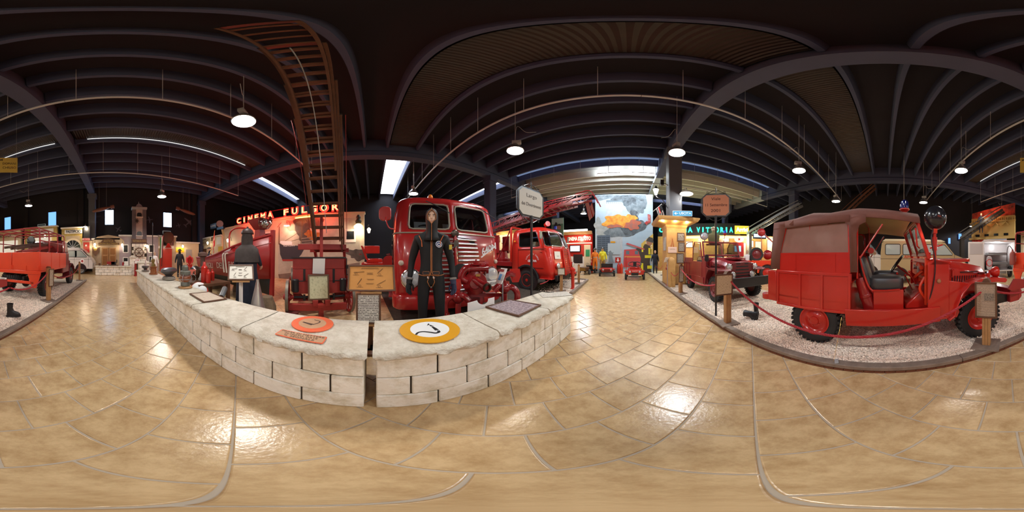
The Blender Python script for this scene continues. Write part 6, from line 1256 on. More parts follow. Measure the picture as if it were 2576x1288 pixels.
# face in the hood opening, hood seam
hc = D['head1'] + V((0,-.028,-.045)) * k; head(dv, hc + V((0,.004,.0)) * k, k * .92, skin)
hood = B(); HM = Matrix.Translation(hc) @ Matrix.Diagonal((k * .88, k * .93, k * .95,1)); hood.M = HM; rows = []
for z, rx, ry, op in ((-.30,.13,.115,0),(-.25,.105,.10,0),(-.2,.085,.09,0),(-.15,.08,.092,.0),(-.085,.084,.106,0),(-.052,.088,.110,.3),(-.02,.09,.112,.72),(.04,.089,.112,.74),(.075,.083,.106,.5),(.11,.066,.09,0),(.135,.035,.05,0),(.14,.005,.006,0)):
    rows.append([(rx * cos(a), ry * sin(a) + .012, z) for a in [R(-90) + op + (2 * pi - 2 * op) * i / 22 for i in range(23)]])
hood.loft(rows, cap=False, closed=False); ho = hood.out('hood', neop, dv, smooth=70); so = ho.modifiers.new('t', 'SOLIDIFY'); so.thickness = .007
edge = [V(r_[0]) for r_ in rows[4:10]] + [V(r_[-1]) for r_ in rows[4:10]][::-1]; b = B(); b.M = HM; b.tube(edge, .005,6, True); b.out('hood_edge', seam, dv)
b = B(); b.M = HM; b.tube([V((0,.012 - ry - .004, z)) for z, ry in ((-.085,.106),(-.15,.092),(-.2,.09),(-.25,.1),(-.3,.115))], .004,6); b.tube([V((0,.012 - .095,.112)), V((0,-.045,.137)), V((0,.012,.144)), V((0,.07,.13))], .004,6); b.out('hood_seam', seam, dv)['kind'] = 'stuff'
# --- old-time fireman beside the boat (seen from behind, long dark coat, hood and lamp helmet)
p = rv(622,700,3.3); coat = mat('dark_blue_coat', (.014,.018,.035),.9, var=.4, vscale=9, col2=(.03,.034,.05)); greyf = mat('grey_felt', hexc('4a4240'),.95, var=.5, vscale=12, col2=hexc('332d2c'))
fm, D, k = figure('figure in long dark blue coat and grey shoulder cape standing beside the boat bow', (p.x, p.y, .03), atan2(p.y, p.x) + R(60),1.80, coat, {'elR': (-.22,-.1,1.2), 'wrR': (-.18,-.26,1.12)}, 1.05, skin, True, greyf)
b = B(); b.loft([[(rx * k * cos(a), ry * k * sin(a), z * k) for a in [2 * pi * i / 20 for i in range(20)]] for rx, ry, z in ((.25,.22,.25),(.23,.2,.85),(.2,.17,1.05),(.22,.17,1.3),(.22,.15,1.42),(.11,.1,1.53))]); b.out('long_coat', coat, fm, smooth=60)
b = B(); b.loft([[(rx * k * (1 + .06 * sin(5 * a)) * cos(a), ry * k * (1 + .06 * sin(5 * a)) * sin(a), z * k) for a in [2 * pi * i / 24 for i in range(24)]] for rx, ry, z in ((.26,.22,1.2),(.265,.19,1.36),(.25,.165,1.45),(.15,.13,1.53),(.115,.115,1.55),(.115,.125,1.62),(.11,.125,1.7),(.09,.1,1.78))]); b.out('shoulder_cape', greyf, fm, smooth=60)
b = B(); b.M = Matrix.Translation(D['head1'] + V((0,0,.0))); b.sph((0,0,.05),(.125,.145,.11),18,10,-.1,1); b.lathe([(.03,.15),(.02,.19),(.001,.19)], n=10); b.out('crested_helmet', mat('brown_leather_helmet', hexc('3b2a26'),.5), fm)
# --- figures farther back
def fig(lb, u, v, r, h, m, z=None, rz=None, **kw):
    p = rv(u, v, r); z = p.z if z is None else z; f = V((-p.x, -p.y, 0)).normalized(); return figure(lb, (p.x, p.y, z),(atan2(f.x, -f.y) if rz is None else rz), h, m, **kw)
fg, D, k = fig('man in dark peaked cap and dark jacket standing behind the boat stern', 527,700,8.9,1.78, coat, z=0, rz=R(70), hair=None, bulk=1.1); b = B(); b.M = Matrix.Translation(D['head1'] + V((0,0,.05))); b.sph((0,0,0),(.1,.115,.07),14,8,-.2,1); b.bx(-.06,.06,-.18,-.08,-.02,-.005); b.out('peaked_cap', mat('grey_cap', hexc('4b4440'),.9), fg)
fg, D, k = fig('figure in black rain coat and dark helmet before the yellow poster', 452,700,10.5,1.75, blackmat, z=0, bulk=1.25, hd=False); helmet(fg, D, k, mat('helmet_brown', hexc('3a2422'),.3, coat=.4)); 
fg, D, k = fig('figure in bright red jacket bending over beside the black rain coat', 477,700,10.2,1.6, mat('jacket_red', (.5,.02,.02),.7), z=0, bulk=1.3, hd=False, pose={'upper': (0,-.18,1.36), 'chest': (0,-.08,1.27), 'neck': (0,-.3,1.42), 'head0': (0,-.36,1.46), 'head1': (0,-.4,1.52), 'shL': (.17,-.2,1.36), 'shR': (-.17,-.2,1.36), 'elL': (.2,-.35,1.15), 'elR': (-.2,-.35,1.15), 'wrL': (.15,-.5,1.05), 'wrR': (-.15,-.5,1.05)})
fg, D, k = fig('figure in white coat standing in front of the lighthouse street wall', 389,700,11.3,1.6, paperw, z=0, bulk=1.1, hair=greyf)
hivis = mat('overall_orange', (.85,.22,.015),.7); yelj = mat('jacket_yellow', (.78,.72,.03),.7); khaki = mat('khaki_trousers', hexc('a48a52'),.85); sil = mat('reflective_stripe', hexc('c9b8a2'),.3,.3)
p = g(1497,689); fg, D, k = figure('mannequin in orange overalls with pale stripes and a white helmet, left of the yellow jacket', (p.x, p.y, .1), atan2(-p.x, p.y) + R(0),1.80, hivis, bulk=1.15); f = V((-p.x, -p.y, 0)).normalized(); fg.rotation_euler.z = atan2(f.x, -f.y); helmet(fg, D, k, mat('helmet_dark', (.03,.03,.03),.3), True)
for q in 'LR':
    b = B(); b.lathe([(.082 * k, 0),(.084 * k, .05)], D['kn' + q] + V((0,0,-.1)),(0,0,1),16, cap=False); b.lathe([(.062 * k, 0),(.064 * k, .04)], D['el' + q].lerp(D['wr' + q], .5), D['wr' + q] - D['el' + q], 14, cap=False); b.out('reflective_band', sil, fg)['kind'] = 'stuff'
b = B(); b.loft([[(.175 * k * cos(a),.125 * k * sin(a), z) for a in [2 * pi * i / 18 for i in range(18)]] for z in (1.12 * k, 1.17 * k)], cap=False); b.out('chest_band', sil, fg)
p = g(1515,689); f = V((-p.x, -p.y, 0)).normalized(); fg, D, k = figure('mannequin in yellow jacket, khaki trousers and black crested helmet', (p.x, p.y + .2,.1), atan2(f.x, -f.y),1.88, yelj, bulk=1.25, legs=khaki); helmet(fg, D, k, mat('helmet_black', (.02,.02,.02),.25, coat=.5)); b = B(); b.bx(-.1,.1,-.2,-.16,1.15 * k, 1.3 * k); b.out('chest_pocket', yelj, fg, bev=.02)
fg, D, k = fig('seated driver dummy in dark clothes among the far red vehicles behind the pillar', 1648,700,12.2,1.7, coat, z=.05, bulk=1.1, hair=greyf)
fg, D, k = fig('figure in white shirt standing by the lit museum counter behind the maroon jeep', 1880,690,10.8,1.7, paperw, z=0, hair=greyf)
# bust on the maroon jeep roof rack
tb = thing('brass_bust', 'khaki tunic display bust standing on the maroon jeep behind the windscreen', 'bust', j2.matrix_basis @ V((1.0,-.1,1.72)), j2.rotation_euler.z + R(90)); kh = mat('khaki_tunic', hexc('5f5836'),.9); b = B(); b.loft([[(rx * cos(a), ry * sin(a), z) for a in [2 * pi * i / 18 for i in range(18)]] for rx, ry, z in ((.19,.14,0),(.21,.14,.15),(.24,.13,.28),(.2,.11,.34),(.08,.08,.38),(.06,.06,.45))]); b.out('tunic', kh, tb); b = B(); b.sph((0,0,.52),(.08,.09,.11),14,9); b.lathe([(.09,.55),(.1,.56),(.09,.6),(.001,.62)], n=16); b.out('dummy_head', mat('plaster', hexc('b7a98f'),.6), tb); b = B(); b.bx(-.22,.22,-.16,.16,-.06,0); b.out('rack_plate', mr2, tb)
# ------------------------------------------------------------------ helpers for upright painted fronts: picture points mapped onto their real wall plane
class Wall:
    def __init__(s, P0, P1, face):       # P0, P1 ground ends; face: direction the front looks
        s.o = V((*P0,0)); d = V((P1[0] - P0[0], P1[1] - P0[1], 0)); s.L = d.length; s.x = d.normalized(); s.n = s.x.cross(V((0,0,1)))
        if s.n.dot(V((*face, 0))) < 0: s.o = V((*P1,0)); s.x = -s.x; s.n = -s.n
    def at(s, u, v):
        a = az(u); rx, ry = sin(a), cos(a); r = (s.o.dot(s.n)) / (rx * s.n.x + ry * s.n.y); p = V((r * rx, r * ry, 0)); return ((p - s.o).dot(s.x), H + r * tan(R((644 - v) * KD)))
    def pt(s, q, off=0): return s.o + s.x * q[0] + V((0,0, q[1])) + s.n * off
    def poly(s, name, m, par, px, off=.0, t=.004): return s.poly2(name, m, par, [s.at(*p) for p in px], off, t)
    def poly2(s, name, m, par, sz, off=0, t=.004):
        b = B(); b.M = lmat(s.x, (0,0,1), s.o); b.prism(sz, 'z', off, off + t); return b.out(name, m, par, smooth=0)
    def rect(s, name, m, par, u0, v0, u1, v1, off=0, t=.004, bev=0, dz=None):
        a, c = s.at(u0, v0), s.at(u1, v1); um = (u0 + u1) / 2; zt, zb = s.at(um, v0)[1], s.at(um, v1)[1]
        if dz is not None: zb = dz
        b = B(); b.M = lmat(s.x, (0,0,1), s.o); b.bx(a[0], c[0], zb, zt, off, off + t); return b.out(name, m, par, bev=bev, smooth=0)
    def txt(s, w_, body, size, m, par, u, v, off=.01, **k): c = s.at(u, v); return textw(body, w_, size, m, par, s.pt(c, off), s.x, (0,0,1), **k)
    def wid(s, u0, u1, v=644): return s.at(u1, v)[0] - s.at(u0, v)[0]
def bulb(par, p, m=None, r=.05): b = B(); b.sph(p, r, 10,7); return b.out('bulb', m or emis('warm_bulb', (1,.82,.55),14), par)
def plight(p, e, col=(1,.8,.55), s=.06, par=None):
    l = bpy.data.lights.new('bulb_light', 'POINT'); l.energy = e; l.color = col; l.shadow_soft_size = s; o = bpy.data.objects.new('bulb_light', l); COL.objects.link(o); o.location = p
    if par: o.parent = par
def walllamp(lb, p, n, kind='cone', e=12):
    t = thing('wall_lamp', lb, 'lamp', p); n = V(n).normalized(); b = B(); b.tube(smoothpath([-n * .4,-n * .3 + V((0,0,.28)), V((0,0,.3)), V((0,0,.14))], 5),.012,6); b.out('arm', black, t)
    b = B()
    if kind == 'cone': b.lathe([(.16,0),(.1,.05),(.04,.1),(.03,.14)], n=18, cap=False); b.out('shade', white, t)
    else: b.lathe([(.05,-.12),(.1,.05),(.11,.06),(.03,.14)], n=6); b.out('lantern_frame', emis('lantern_glow', (1,.85,.6),5), t)
    bulb(t, V((0,0,0)), None, .045); plight(V((0,0,-.08)), e, par=t); return t
sky1 = mat('mural_sky', hexc('c9c0ae'),.8, var=.8, vscale=1.2, col2=hexc('9a8f80')); dksm = mat('mural_smoke', hexc('3d3532'),.8, var=.8, vscale=2, col2=hexc('6d6058')); hull = mat('mural_hull', hexc('37333c'),.7)
# --- cinema front with red neon, left of the ladder wagon
FW = Wall((-8.3,-.4),(-8.25,-10.6),(1,0)); fac = thing('cinema_front', 'long cream painted cinema front below the red neon lettering, with a ship mural', 'building', (0,0,0))
b = B(); b.M = lmat(FW.x, (0,0,1), FW.o); b.bx(0, FW.L, 0,3.62,-.3,0); b.out('wall', mat('cinema_wall', hexc('cfc2a8'),.8, var=.6, vscale=.9, col2=hexc('b5a68c')), fac, smooth=0)
b = B(); b.M = lmat(FW.x, (0,0,1), FW.o); b.bx(-.05, FW.L + .05,3.58,3.66,-.3,.06); b.out('coping', cream, fac)
FW.poly('mural_sky', sky1, fac, [(700,561),(905,548),(905,650),(700,690)], .002); FW.poly('mural_sea', mat('mural_ground', hexc('8a7466'),.8, var=.8, vscale=1.5, col2=hexc('5f5048')), fac, [(700,690),(905,660),(905,780),(730,800)], .003)
s_, z_ = FW.at(772,560); FW.poly2('mural_smoke', dksm, fac, blob(s_, z_, .75,.5,40,.3,3),.006); s_, z_ = FW.at(765,590); FW.poly2('mural_smoke', dksm, fac, blob(s_, z_, .45,.55,40,.3,5),.0065); s_, z_ = FW.at(742,566); FW.poly2('mural_smoke', mat('mural_smoke_light', hexc('a89684'),.8, var=.6, vscale=3), fac, blob(s_, z_, .5,.4,40,.3,8),.006)
s_, z_ = FW.at(785,592); FW.poly2('mural_flame', mat('mural_flame', hexc('b87a34'),.8, var=.8, vscale=3, col2=hexc('7a4a2a')), fac, blob(s_, z_, .4,.25,40,.3,9),.008)
FW.poly('ship_hull', hull, fac, [(703,612),(712,617),(752,618),(768,622),(758,640),(748,652),(710,652),(705,640)], .01); FW.poly('ship_rail', paperw, fac, [(706,606),(735,607),(735,616),(712,616),(705,611)], .011); FW.poly('ship_keel', mat('mural_red', hexc('9a2f28'),.7), fac, [(709,652),(748,652),(745,657),(712,657)], .011); FW.txt(.75, 'VESPASIAN', .16, paperw, fac, 727,618,.016)
for u0, v0, u1, v1, w_ in ((761,555,757,616,.05),(703,570,702,615,.06),(708,560,698,572,.03),(716,607,760,580,.02),(722,610,762,598,.02)):
    a, c = FW.at(u0, v0), FW.at(u1, v1); b = B(); b.M = lmat(FW.x, (0,0,1), FW.o); b.bar((*a, .012),(*c, .012), w_, .004,(0,0,1)); b.out('ship_mast', mat('mural_brown', hexc('6b5038'),.8), fac)
for i, z in enumerate((2.0,2.15,2.3)): s_, _ = FW.at(778,600); FW.poly2('mural_wreck', mat('mural_grey', hexc('857b70'),.8), fac, [(s_ - .5, z),(s_ + .4, z + .05),(s_ + .4, z + .1),(s_ - .45, z + .06)], .012)
s_, z_ = FW.at(898,640); FW.poly2('mural_wave', dksm, fac, blob(s_, z_, .5,.3,40,.3,11),.006)
FW.rect('window_frame', paper, fac, 869,576,895,610,.0,.05,.01); FW.rect('window_pane', mat('dark_pane', hexc('1f2224'),.1), fac, 872,582,891,602,.05,.01)
FW.rect('side_window_frame', paper, fac, 650,583,693,612,0,.05); FW.rect('side_window_pane', MATS['dark_pane'], fac, 654,588,690,609,.05,.01)
neon = thing('neon_sign', 'glowing red neon cinema lettering along the top of the cream front', 'neon sign', (0,0,0)); nr = emis('neon_red_core', (1,.16,.06),9)
ncore = emis('neon_core', (1,.55,.2),1.5)
for wd, ua, ub, n_ in (('CINEMA', 597,692,6),('FULGOR', 711,857,6)):
    a, c = FW.at(ua, 560)[0], FW.at(ub, 540)[0]; st = (c - a) / n_
    for i, ch in enumerate(wd):
        o = FW.pt((a + st * (i + .5),3.93),.10); text(ch, .62, emis('neon_glow', (1,.035,.02),1.6), neon, o, FW.x, (0,0,1), ext=.03, sx=1.0, bold=.03, name='letter_glow'); textw(ch, min(.36, st * .55) if ch != 'I' else .1,.47, ncore, neon, o + FW.n * .035, FW.x, (0,0,1), ext=.008, bold=.006, name='letter')  # wider red letters behind the cores stand in for the neon's glow
a, c = FW.at(597,560)[0], FW.at(857,540)[0]; b = B(); b.M = lmat(FW.x, (0,0,1), FW.o); b.bx(a - .2, c + .2,3.66,3.7,-.1,.12); b.bx(a - .2, c + .2,4.2,4.23,-.02,.0); b.out('sign_rail', maroon, neon); s0, s1 = FW.at(747,545)[0], FW.at(795,545)[0]
b = B(); b.M = lmat(FW.x, (0,0,1), FW.o); b.cyl((s0,3.5,.2),(s1,3.5,.2),.03); b.out('neon_tube', emis('neon_orange', (1,.3,.05),8), neon)
for sgl, wl_ in ((a + (c - a) * .2,55),(a + (c - a) * .55,70),(a + (c - a) * .85,70)): plight(FW.pt((sgl, 3.7),.5), wl_, (1,.06,.03),.25)
p = FW.pt(FW.at(731,571),.45); walllamp('white cone lamp over the painted ship on the cinema front', p, FW.n, e=18)
t = thing('wall_lamp', 'yellow bell shaped lamp at the right end of the cinema front', 'lamp', FW.pt(FW.at(903,574),.35)); b = B(); b.lathe([(.05,.62),(.12,.5),(.09,.4),(.16,.3),(.14,.2),(.1,.16)], n=16); b.out('cap', mat('old_green', hexc('3d3a30'),.5,.4), t); b = B(); b.lathe([(.1,.16),(.22,.06),(.23,-.03),(.19,-.08),(.001,-.1)], n=18); b.out('shade', emis('bell_glow', (1,.74,.34),2.2), t); plight(V((0,0,-.2)),14, par=t); b = B(); b.cyl((0,0,.5),-FW.n * .35 + V((0,0,.55)),.02); b.out('arm', black, t)
# --- lower front left of it
F2 = Wall((-8.1,-10.7),(-8.36,-14.05),(1,0)); f2 = thing('bar_building', 'low cream bar front with carved name board left of the red neon', 'building'); b = B(); b.M = lmat(F2.x, (0,0,1), F2.o); b.bx(0, F2.L, 0,3.05,-.3,0); b.out('wall', cream, f2, smooth=0); b = B(); b.M = lmat(F2.x, (0,0,1), F2.o); b.bx(-.05, F2.L, 3.05,3.13,-.3,.1); b.out('coping', white, f2)
F2.rect('name_board', mat('name_board', hexc('b8a888'),.7), f2,500,598,528,618,0,.05,.02); F2.txt(1.1, 'LA', .28, mat('board_letters', hexc('5a4030'),.7), f2,514,603,.06); F2.txt(1.6, 'LIBESMONA', .28, MATS['board_letters'], f2,514,612,.06)
for (u0, v0, u1, v1, m) in ((532,595,540,606, woodd),(508,626,520,646, woodd),(500,634,505,646, paper),(545,596,556,615, paper),(524,622,533,630, woodl)): F2.rect('framed_board', m, f2, u0, v0, u1, v1,0,.04,.01)
F2.rect('yellow_door', mat('door_yellow', hexc('c9a22c'),.5), f2,550,620,560,660,0,.05); 
for u, v, lb in ((492,556, 'white cone lamp at the corner of the bar front'),(532,612, 'small warm lamp between the flag and the carved name board'),(583,606, 'warm glass lamp above the rail behind the boat')): q = (F2 if u < 560 else FW); walllamp(lb, q.pt(q.at(u, v),.4), q.n, 'lantern' if u > 500 else 'cone', 30)
t = thing('horn_loudspeaker', 'grey cone loudspeaker and dark name box on top of the bar front', 'loudspeaker', F2.pt(F2.at(553,566),0)); p0_ = t.location.copy(); b = B(); d_ = V((.5,.8,0)); b.lathe([(.3,0),(.2,.15),(.1,.5),(.12,.55),(.12,.8)], (0,0,.1),-d_, 18); b.out('horn', steel, t); b = B(); b.bx(-.1,.1,-1.3,-.4,-.2,.25); b.out('name_box', black, t); textw('KUFREL', .8,.25, paper, t, (.105,-.85,.03),(0,1,0),(0,0,1)); b = B(); b.bx(-.1,.1,-.3,.6,-.4,-.2); b.out('ledge', black, t)
# --- far back wall street (behind the lighthouse)
BW = Wall((-9,-13.8),(11.5,-13.8),(0,1)); U = 2576
def front(name, lb, u0, v0, u1, m, cat='building', t_=.35):
    t = thing(name, lb, cat); a, c = BW.at(u0, v0), BW.at(u1, v0); z = BW.at((u0 + u1) / 2, v0)[1]; b = B(); b.M = lmat(BW.x, (0,0,1), BW.o); b.bx(a[0], c[0], 0, z, -t_, 0); b.out('wall', m, t, smooth=0); b = B(); b.M = lmat(BW.x, (0,0,1), BW.o); b.bx(a[0] - .06, c[0] + .06, z, z + .12,-t_, .12); b.out('cornice', white, t); return t
yelw = mat('yellow_stucco', hexc('bda55f'),.85, var=.8, vscale=9, col2=hexc('8f7a42'), bump=.4); warmw = mat('warm_stucco', hexc('b9a58a'),.8, var=.4, vscale=2)
t = front('pasta_shop_front', 'yellow pasta shop front with black lettered sign and dark arch, behind the white ambulance', 155 + U, 575,207 + U, yelw); BW.rect('sign_board', white, t, 163 + U, 578,207 + U, 588,0,.08,.03); BW.txt(BW.wid(167 + U, 203 + U), 'PASTIFICIO', .34, ink, t, 185 + U, 583,.09, bold=.012); BW.rect('panel', warmw, t, 166 + U, 594,201 + U, 640,0,.05)
c = BW.at(184 + U, 624); BW.poly2('arch_surround', cream, t, [(c[0] + .85 * cos(R(i * 10)), c[1] + .85 * sin(R(i * 10))) for i in range(19)] + [(c[0] - .85,.5),(c[0] + .85,.5)], .05,.06); BW.poly2('arch_opening', MATS['dark_pane'], t, [(c[0] + .68 * cos(R(i * 10)), c[1] + .68 * sin(R(i * 10))) for i in range(19)] + [(c[0] - .68,.5),(c[0] + .68,.5)], .11,.01)
for i in range(1,6): a = R(i * 30); b = B(); b.M = lmat(BW.x, (0,0,1), BW.o); b.bar((c[0], c[1], .125),(c[0] + .67 * cos(a), c[1] + .67 * sin(a),.125),.03,.02); b.out('arch_bar', galv, t)
t = front('grocery_front', 'cream grocery front with black lettering seen through the truck hoop frame', 62 + U, 573,143 + U, yelw); BW.rect('sign_board', white, t, 78 + U, 576,135 + U, 590,0,.08,.03); BW.txt(BW.wid(82 + U, 120 + U), 'POROFERRO TONGO', .36, ink, t, 103 + U, 584,.09); BW.rect('panel', warmw, t, 70 + U, 593,132 + U, 650,0,.05); BW.rect('lit_shop_window', emis('shop_glow', (1,.86,.66),.45), t, 76 + U, 598,128 + U, 645,.05,.01)
t = front('sawmill_front', 'cream corner front with dark painted name at the picture edge behind the truck', -8 + U, 582,52 + U, cream); BW.txt(BW.wid(-4 + U, 28 + U), 'MOLINA', .4, ink, t, 12 + U, 595,.02); BW.rect('lit_shop_window', MATS['shop_glow'], t, 0 + U, 606,45 + U, 645,0,.05)
t = thing('fire_post_box', 'red fire station alarm panel under a small red plate', 'panel'); BW.rect('box', cream, t, 208 + U, 606,232 + U, 650,-.3,.5); BW.rect('red_panel', red, t, 211 + U, 610,226 + U, 640,.2,.06,.02); BW.rect('white_handle', paperw, t, 216 + U, 616,220 + U, 620,.26,.03); BW.rect('plate', mat('sign_red', (.6,.02,.02),.4), t, 209 + U, 600,227 + U, 606,.2,.08); BW.txt(.72, 'FIRE STATION', .22, paperw, t, 218 + U, 603,.29)
t = thing('street_column', 'black lamp column above the red fire station plate', 'column'); BW.rect('shaft', black, t, 211 + U, 570,227 + U, 600,.0,.2)
walllamp('white cone lamp beside the black column above the pasta shop', BW.pt(BW.at(217 + U, 573),.5), BW.n, 'cone', 50)
t = front('chemist_front', 'cream front with arched dark name board over double wooden doors', 232 + U, 603,300 + U, warmw); c = BW.at(272 + U, 606); BW.poly2('arched_gable', warmw, t, [(c[0] - 1.35, c[1] - .4),(c[0] + 1.35, c[1] - .4),(c[0] + 1.35, c[1]),(c[0] + .9, c[1] + .35),(c[0], c[1] + .5),(c[0] - .9, c[1] + .35),(c[0] - 1.35, c[1])], 0,.12)
BW.poly('name_board', woodd, t, [(248 + U, 616),(300 + U, 616),(300 + U, 611),(292 + U, 611),(288 + U, 603),(274 + U, 600),(260 + U, 602),(254 + U, 610),(248 + U, 611)], .12,.08); BW.txt(.8, 'ANTICA', .26, brass, t, 273 + U, 607,.21); BW.txt(1.6, 'OFFICINA DELLE STREGOLE', .2, brass, t, 273 + U, 613.5,.21)
for u0, u1 in ((256,273.5),(274.5,292)):
    BW.rect('door', woodl, t, u0 + U, 623, u1 + U, 680,.0,.1,.01)
    for v0, v1 in ((626,640),(644,664)): BW.rect('door_panel', mat('door_panel_wood', hexc('8a5a2a'),.5), t, u0 + 3 + U, v0, u1 - 3 + U, v1,.1,.02,.01)
t = thing('shield_board', 'dark heart shaped shield board left of the double wooden doors', 'sign'); BW.poly('board', woodd, t, [(233 + U, 622),(249 + U, 622),(249 + U, 634),(241 + U, 645),(233 + U, 634)], .05,.05); BW.poly2('emblem', brass, t, ell(BW.at(240 + U, 626)[0], BW.at(240 + U, 626)[1], .15,.18),.1,.02)
for u, v, lb in ((240,617, 'warm wall lantern above the heart shaped shield'),(307,618, 'warm wall lantern right of the double wooden doors'),(368,621, 'warm wall lantern right of the lighthouse wheel'),(153,618, 'warm lamp at the left edge of the pasta shop'),(455,621, 'warm wall lamp over the yellow poster'),(118,596, 'warm lamp glowing through the truck hoops')): walllamp(lb, BW.pt(BW.at(u + U, v),.45), BW.n, 'lantern', 110)
t = front('quay_house_front', 'pale mauve house front with small dark windows around the lighthouse foot', 300 + U, 595,398 + U, mat('mauve_wall', hexc('a89aa0'),.8, var=.4, vscale=2)); 
for u0, v0, u1, v1 in ((311,617,321,634),(311,649,321,665),(376,617,386,634),(376,646,384,660)): BW.rect('window_surround', white, t, u0 - 2 + U, v0 - 2, u1 + 2 + U, v1 + 2,0,.04); BW.rect('window_pane', MATS['dark_pane'], t, u0 + U, v0, u1 + U, v1,.04,.01)
lh = thing('lighthouse', 'tall pale painted lighthouse tower with lantern top and shell hole', 'tower'); BW.poly('shaft', mat('lighthouse_stone', hexc('bfb1ac'),.8, var=.6, vscale=2, col2=hexc('9a8d90')), lh, [(332 + U, 603),(332 + U, 528),(364 + U, 528),(366 + U, 603)], 0,.35); BW.poly('side_face', mat('tower_grey', hexc('6f6a72'),.85, var=.5, vscale=3), lh, [(331 + U, 603),(331 + U, 530),(341 + U, 530),(341 + U, 603)], .35,.02); BW.poly('side_face', MATS['tower_grey'], lh, [(357 + U, 603),(357 + U, 530),(366 + U, 530),(367 + U, 603)], .35,.02)
BW.rect('gallery', galv, lh, 330 + U, 525,367 + U, 530,.0,.6,.02); BW.poly('lantern_roof', mat('roof_grey', hexc('8f8a90'),.5), lh, [(340 + U, 523),(343 + U, 518),(348 + U, 515),(353 + U, 518),(357 + U, 523)], .1,.3); BW.poly('finial', galv, lh, [(347 + U, 515),(348 + U, 509),(349 + U, 515)], .2,.05)
for v0, v1 in ((538,548),(584,594)):
    c, e_ = BW.at(349 + U, v0), BW.at(349 + U, v1); BW.poly2('arched_window', black, lh, [(c[0] - .2, e_[1]),(c[0] + .2, e_[1]),(c[0] + .2, c[1] - .1),(c[0] + .1, c[1]),(c[0] - .1, c[1]),(c[0] - .2, c[1] - .1)], .38,.02); BW.poly2('window_sill', white, lh, [(c[0] - .3, e_[1] - .06),(c[0] + .3, e_[1] - .06),(c[0] + .3, e_[1]),(c[0] - .3, e_[1])], .36,.1)
c = BW.at(343 + U, 558); BW.poly2('shell_hole', mat('soot', hexc('3f3a3c'),.9), lh, [(c[0] + (.22 if i % 2 else .09) * cos(i * .4), c[1] + (.3 if i % 2 else .12) * sin(i * .4)) for i in range(16)], .375,.004)
BW.rect('tavern_board', woodd, lh, 330 + U, 602,367 + U, 613,.3,.12); BW.txt(1.12, 'TRATTORIA DEL PORTO', .22, brass, lh, 349 + U, 608,.43)
for r_ in range(6):
    for k_ in range(4):
        u0 = 331 + k_ * 9 + (4 if r_ % 2 else 0)
        if u0 + 8.4 < 368: BW.rect('stone', blockm, lh, u0 + U, 614 + r_ * 8, u0 + 8.4 + U, 621.4 + r_ * 8,.3,.06,.01)
BW.rect('base_core', joint, lh, 330 + U, 612,368 + U, 664,0,.3, dz=0)
t = thing('helm', 'dark wooden ship wheel at the foot of the lighthouse', 'helm', BW.pt(BW.at(348 + U, 635),.45)); b = B(); b.torus((0,0,0),(0,1,0),.36,.035,28,7); b.out('rim', woodd, t)
for i in range(8): a = i * pi / 4; b = B(); b.cyl((0,0,0),(.5 * cos(a),0,.5 * sin(a)),.018, n=6); b.out('spoke', woodd, t)
t = front('depot_front', 'cream arched depot front with red door and dark drum lamp, right of the lighthouse', 398 + U, 596,443 + U, warmw); BW.rect('red_door', red, t, 402 + U, 625,432 + U, 690,0,.06); BW.rect('lintel', white, t, 398 + U, 619,436 + U, 625,0,.1); BW.rect('grille_window', black, t, 405 + U, 600,437 + U, 617,0,.04)
for i in range(9): BW.rect('window_bar', steel, t, 407 + i * 3.4 + U, 600,407.6 + i * 3.4 + U, 617,.04,.02)
t = thing('drum_lamp', 'large dark round drum lamp in front of the arched grille over the red door', 'lamp', BW.pt(BW.at(419 + U, 599),.4)); b = B(); b.lathe([(.5,0),(.55,.05),(.52,.2),(.3,.28),(.001,.3)], (0,.1,0),(0,-1,0),24); b.lathe([(.5,.02),(.001,.05)], (0,.12,0),(0,1,0),24); b.out('drum', mat('dark_bronze', hexc('3f372c'),.4,.6), t); b = B(); b.lathe([(.25,-.9),(.3,-.85),(.15,-.7),(.1,-.5)], (0,.1,0), n=12); b.bx(-.05,.05,-.45,.1,-.75,-.65); b.out('stand', red, t)
t = front('yard_wall', 'yellow plaster yard wall carrying a bright yellow poster', 443 + U, 612,500 + U, cream); BW.rect('poster', mat('poster_yellow', hexc('d9b80f'),.5), t, 442 + U, 622,463 + U, 635,0,.03); BW.rect('poster_print', printmat('poster_lines', hexc('d9b80f'), hexc('7a6416'),6,.5), t, 444 + U, 624,461 + U, 633,.03,.002); BW.rect('shutter', galv, t, 468 + U, 628,482 + U, 655,0,.04)
t = thing('flag', 'hanging green white and red flag left of the red depot door', 'flag', BW.pt((BW.at(404 + U, 594)[0], 0),1.2)); z = BW.at(404 + U, 594)[1]
for k_, cm in enumerate(((.02,.22,.06),(.75,.73,.7),(.6,.03,.03))): b2 = B(); b2.loft([[(.38 - .1 * (k_ + i) + .05 * q, .05 * sin(4 * q + k_ + i), z - .15 - 1.7 * q - .2 * (2 - k_ - i) * .5) for q in [j_ / 6 for j_ in range(7)]] for i in range(2)], closed=False, cap=False); b2.out('stripe', mat('flag_c%d' % k_, cm, .8), t)
b = B(); b.cyl((.25,0, z - 2.6),(.1,0, z + .2),.025); b.out('pole', black, t)
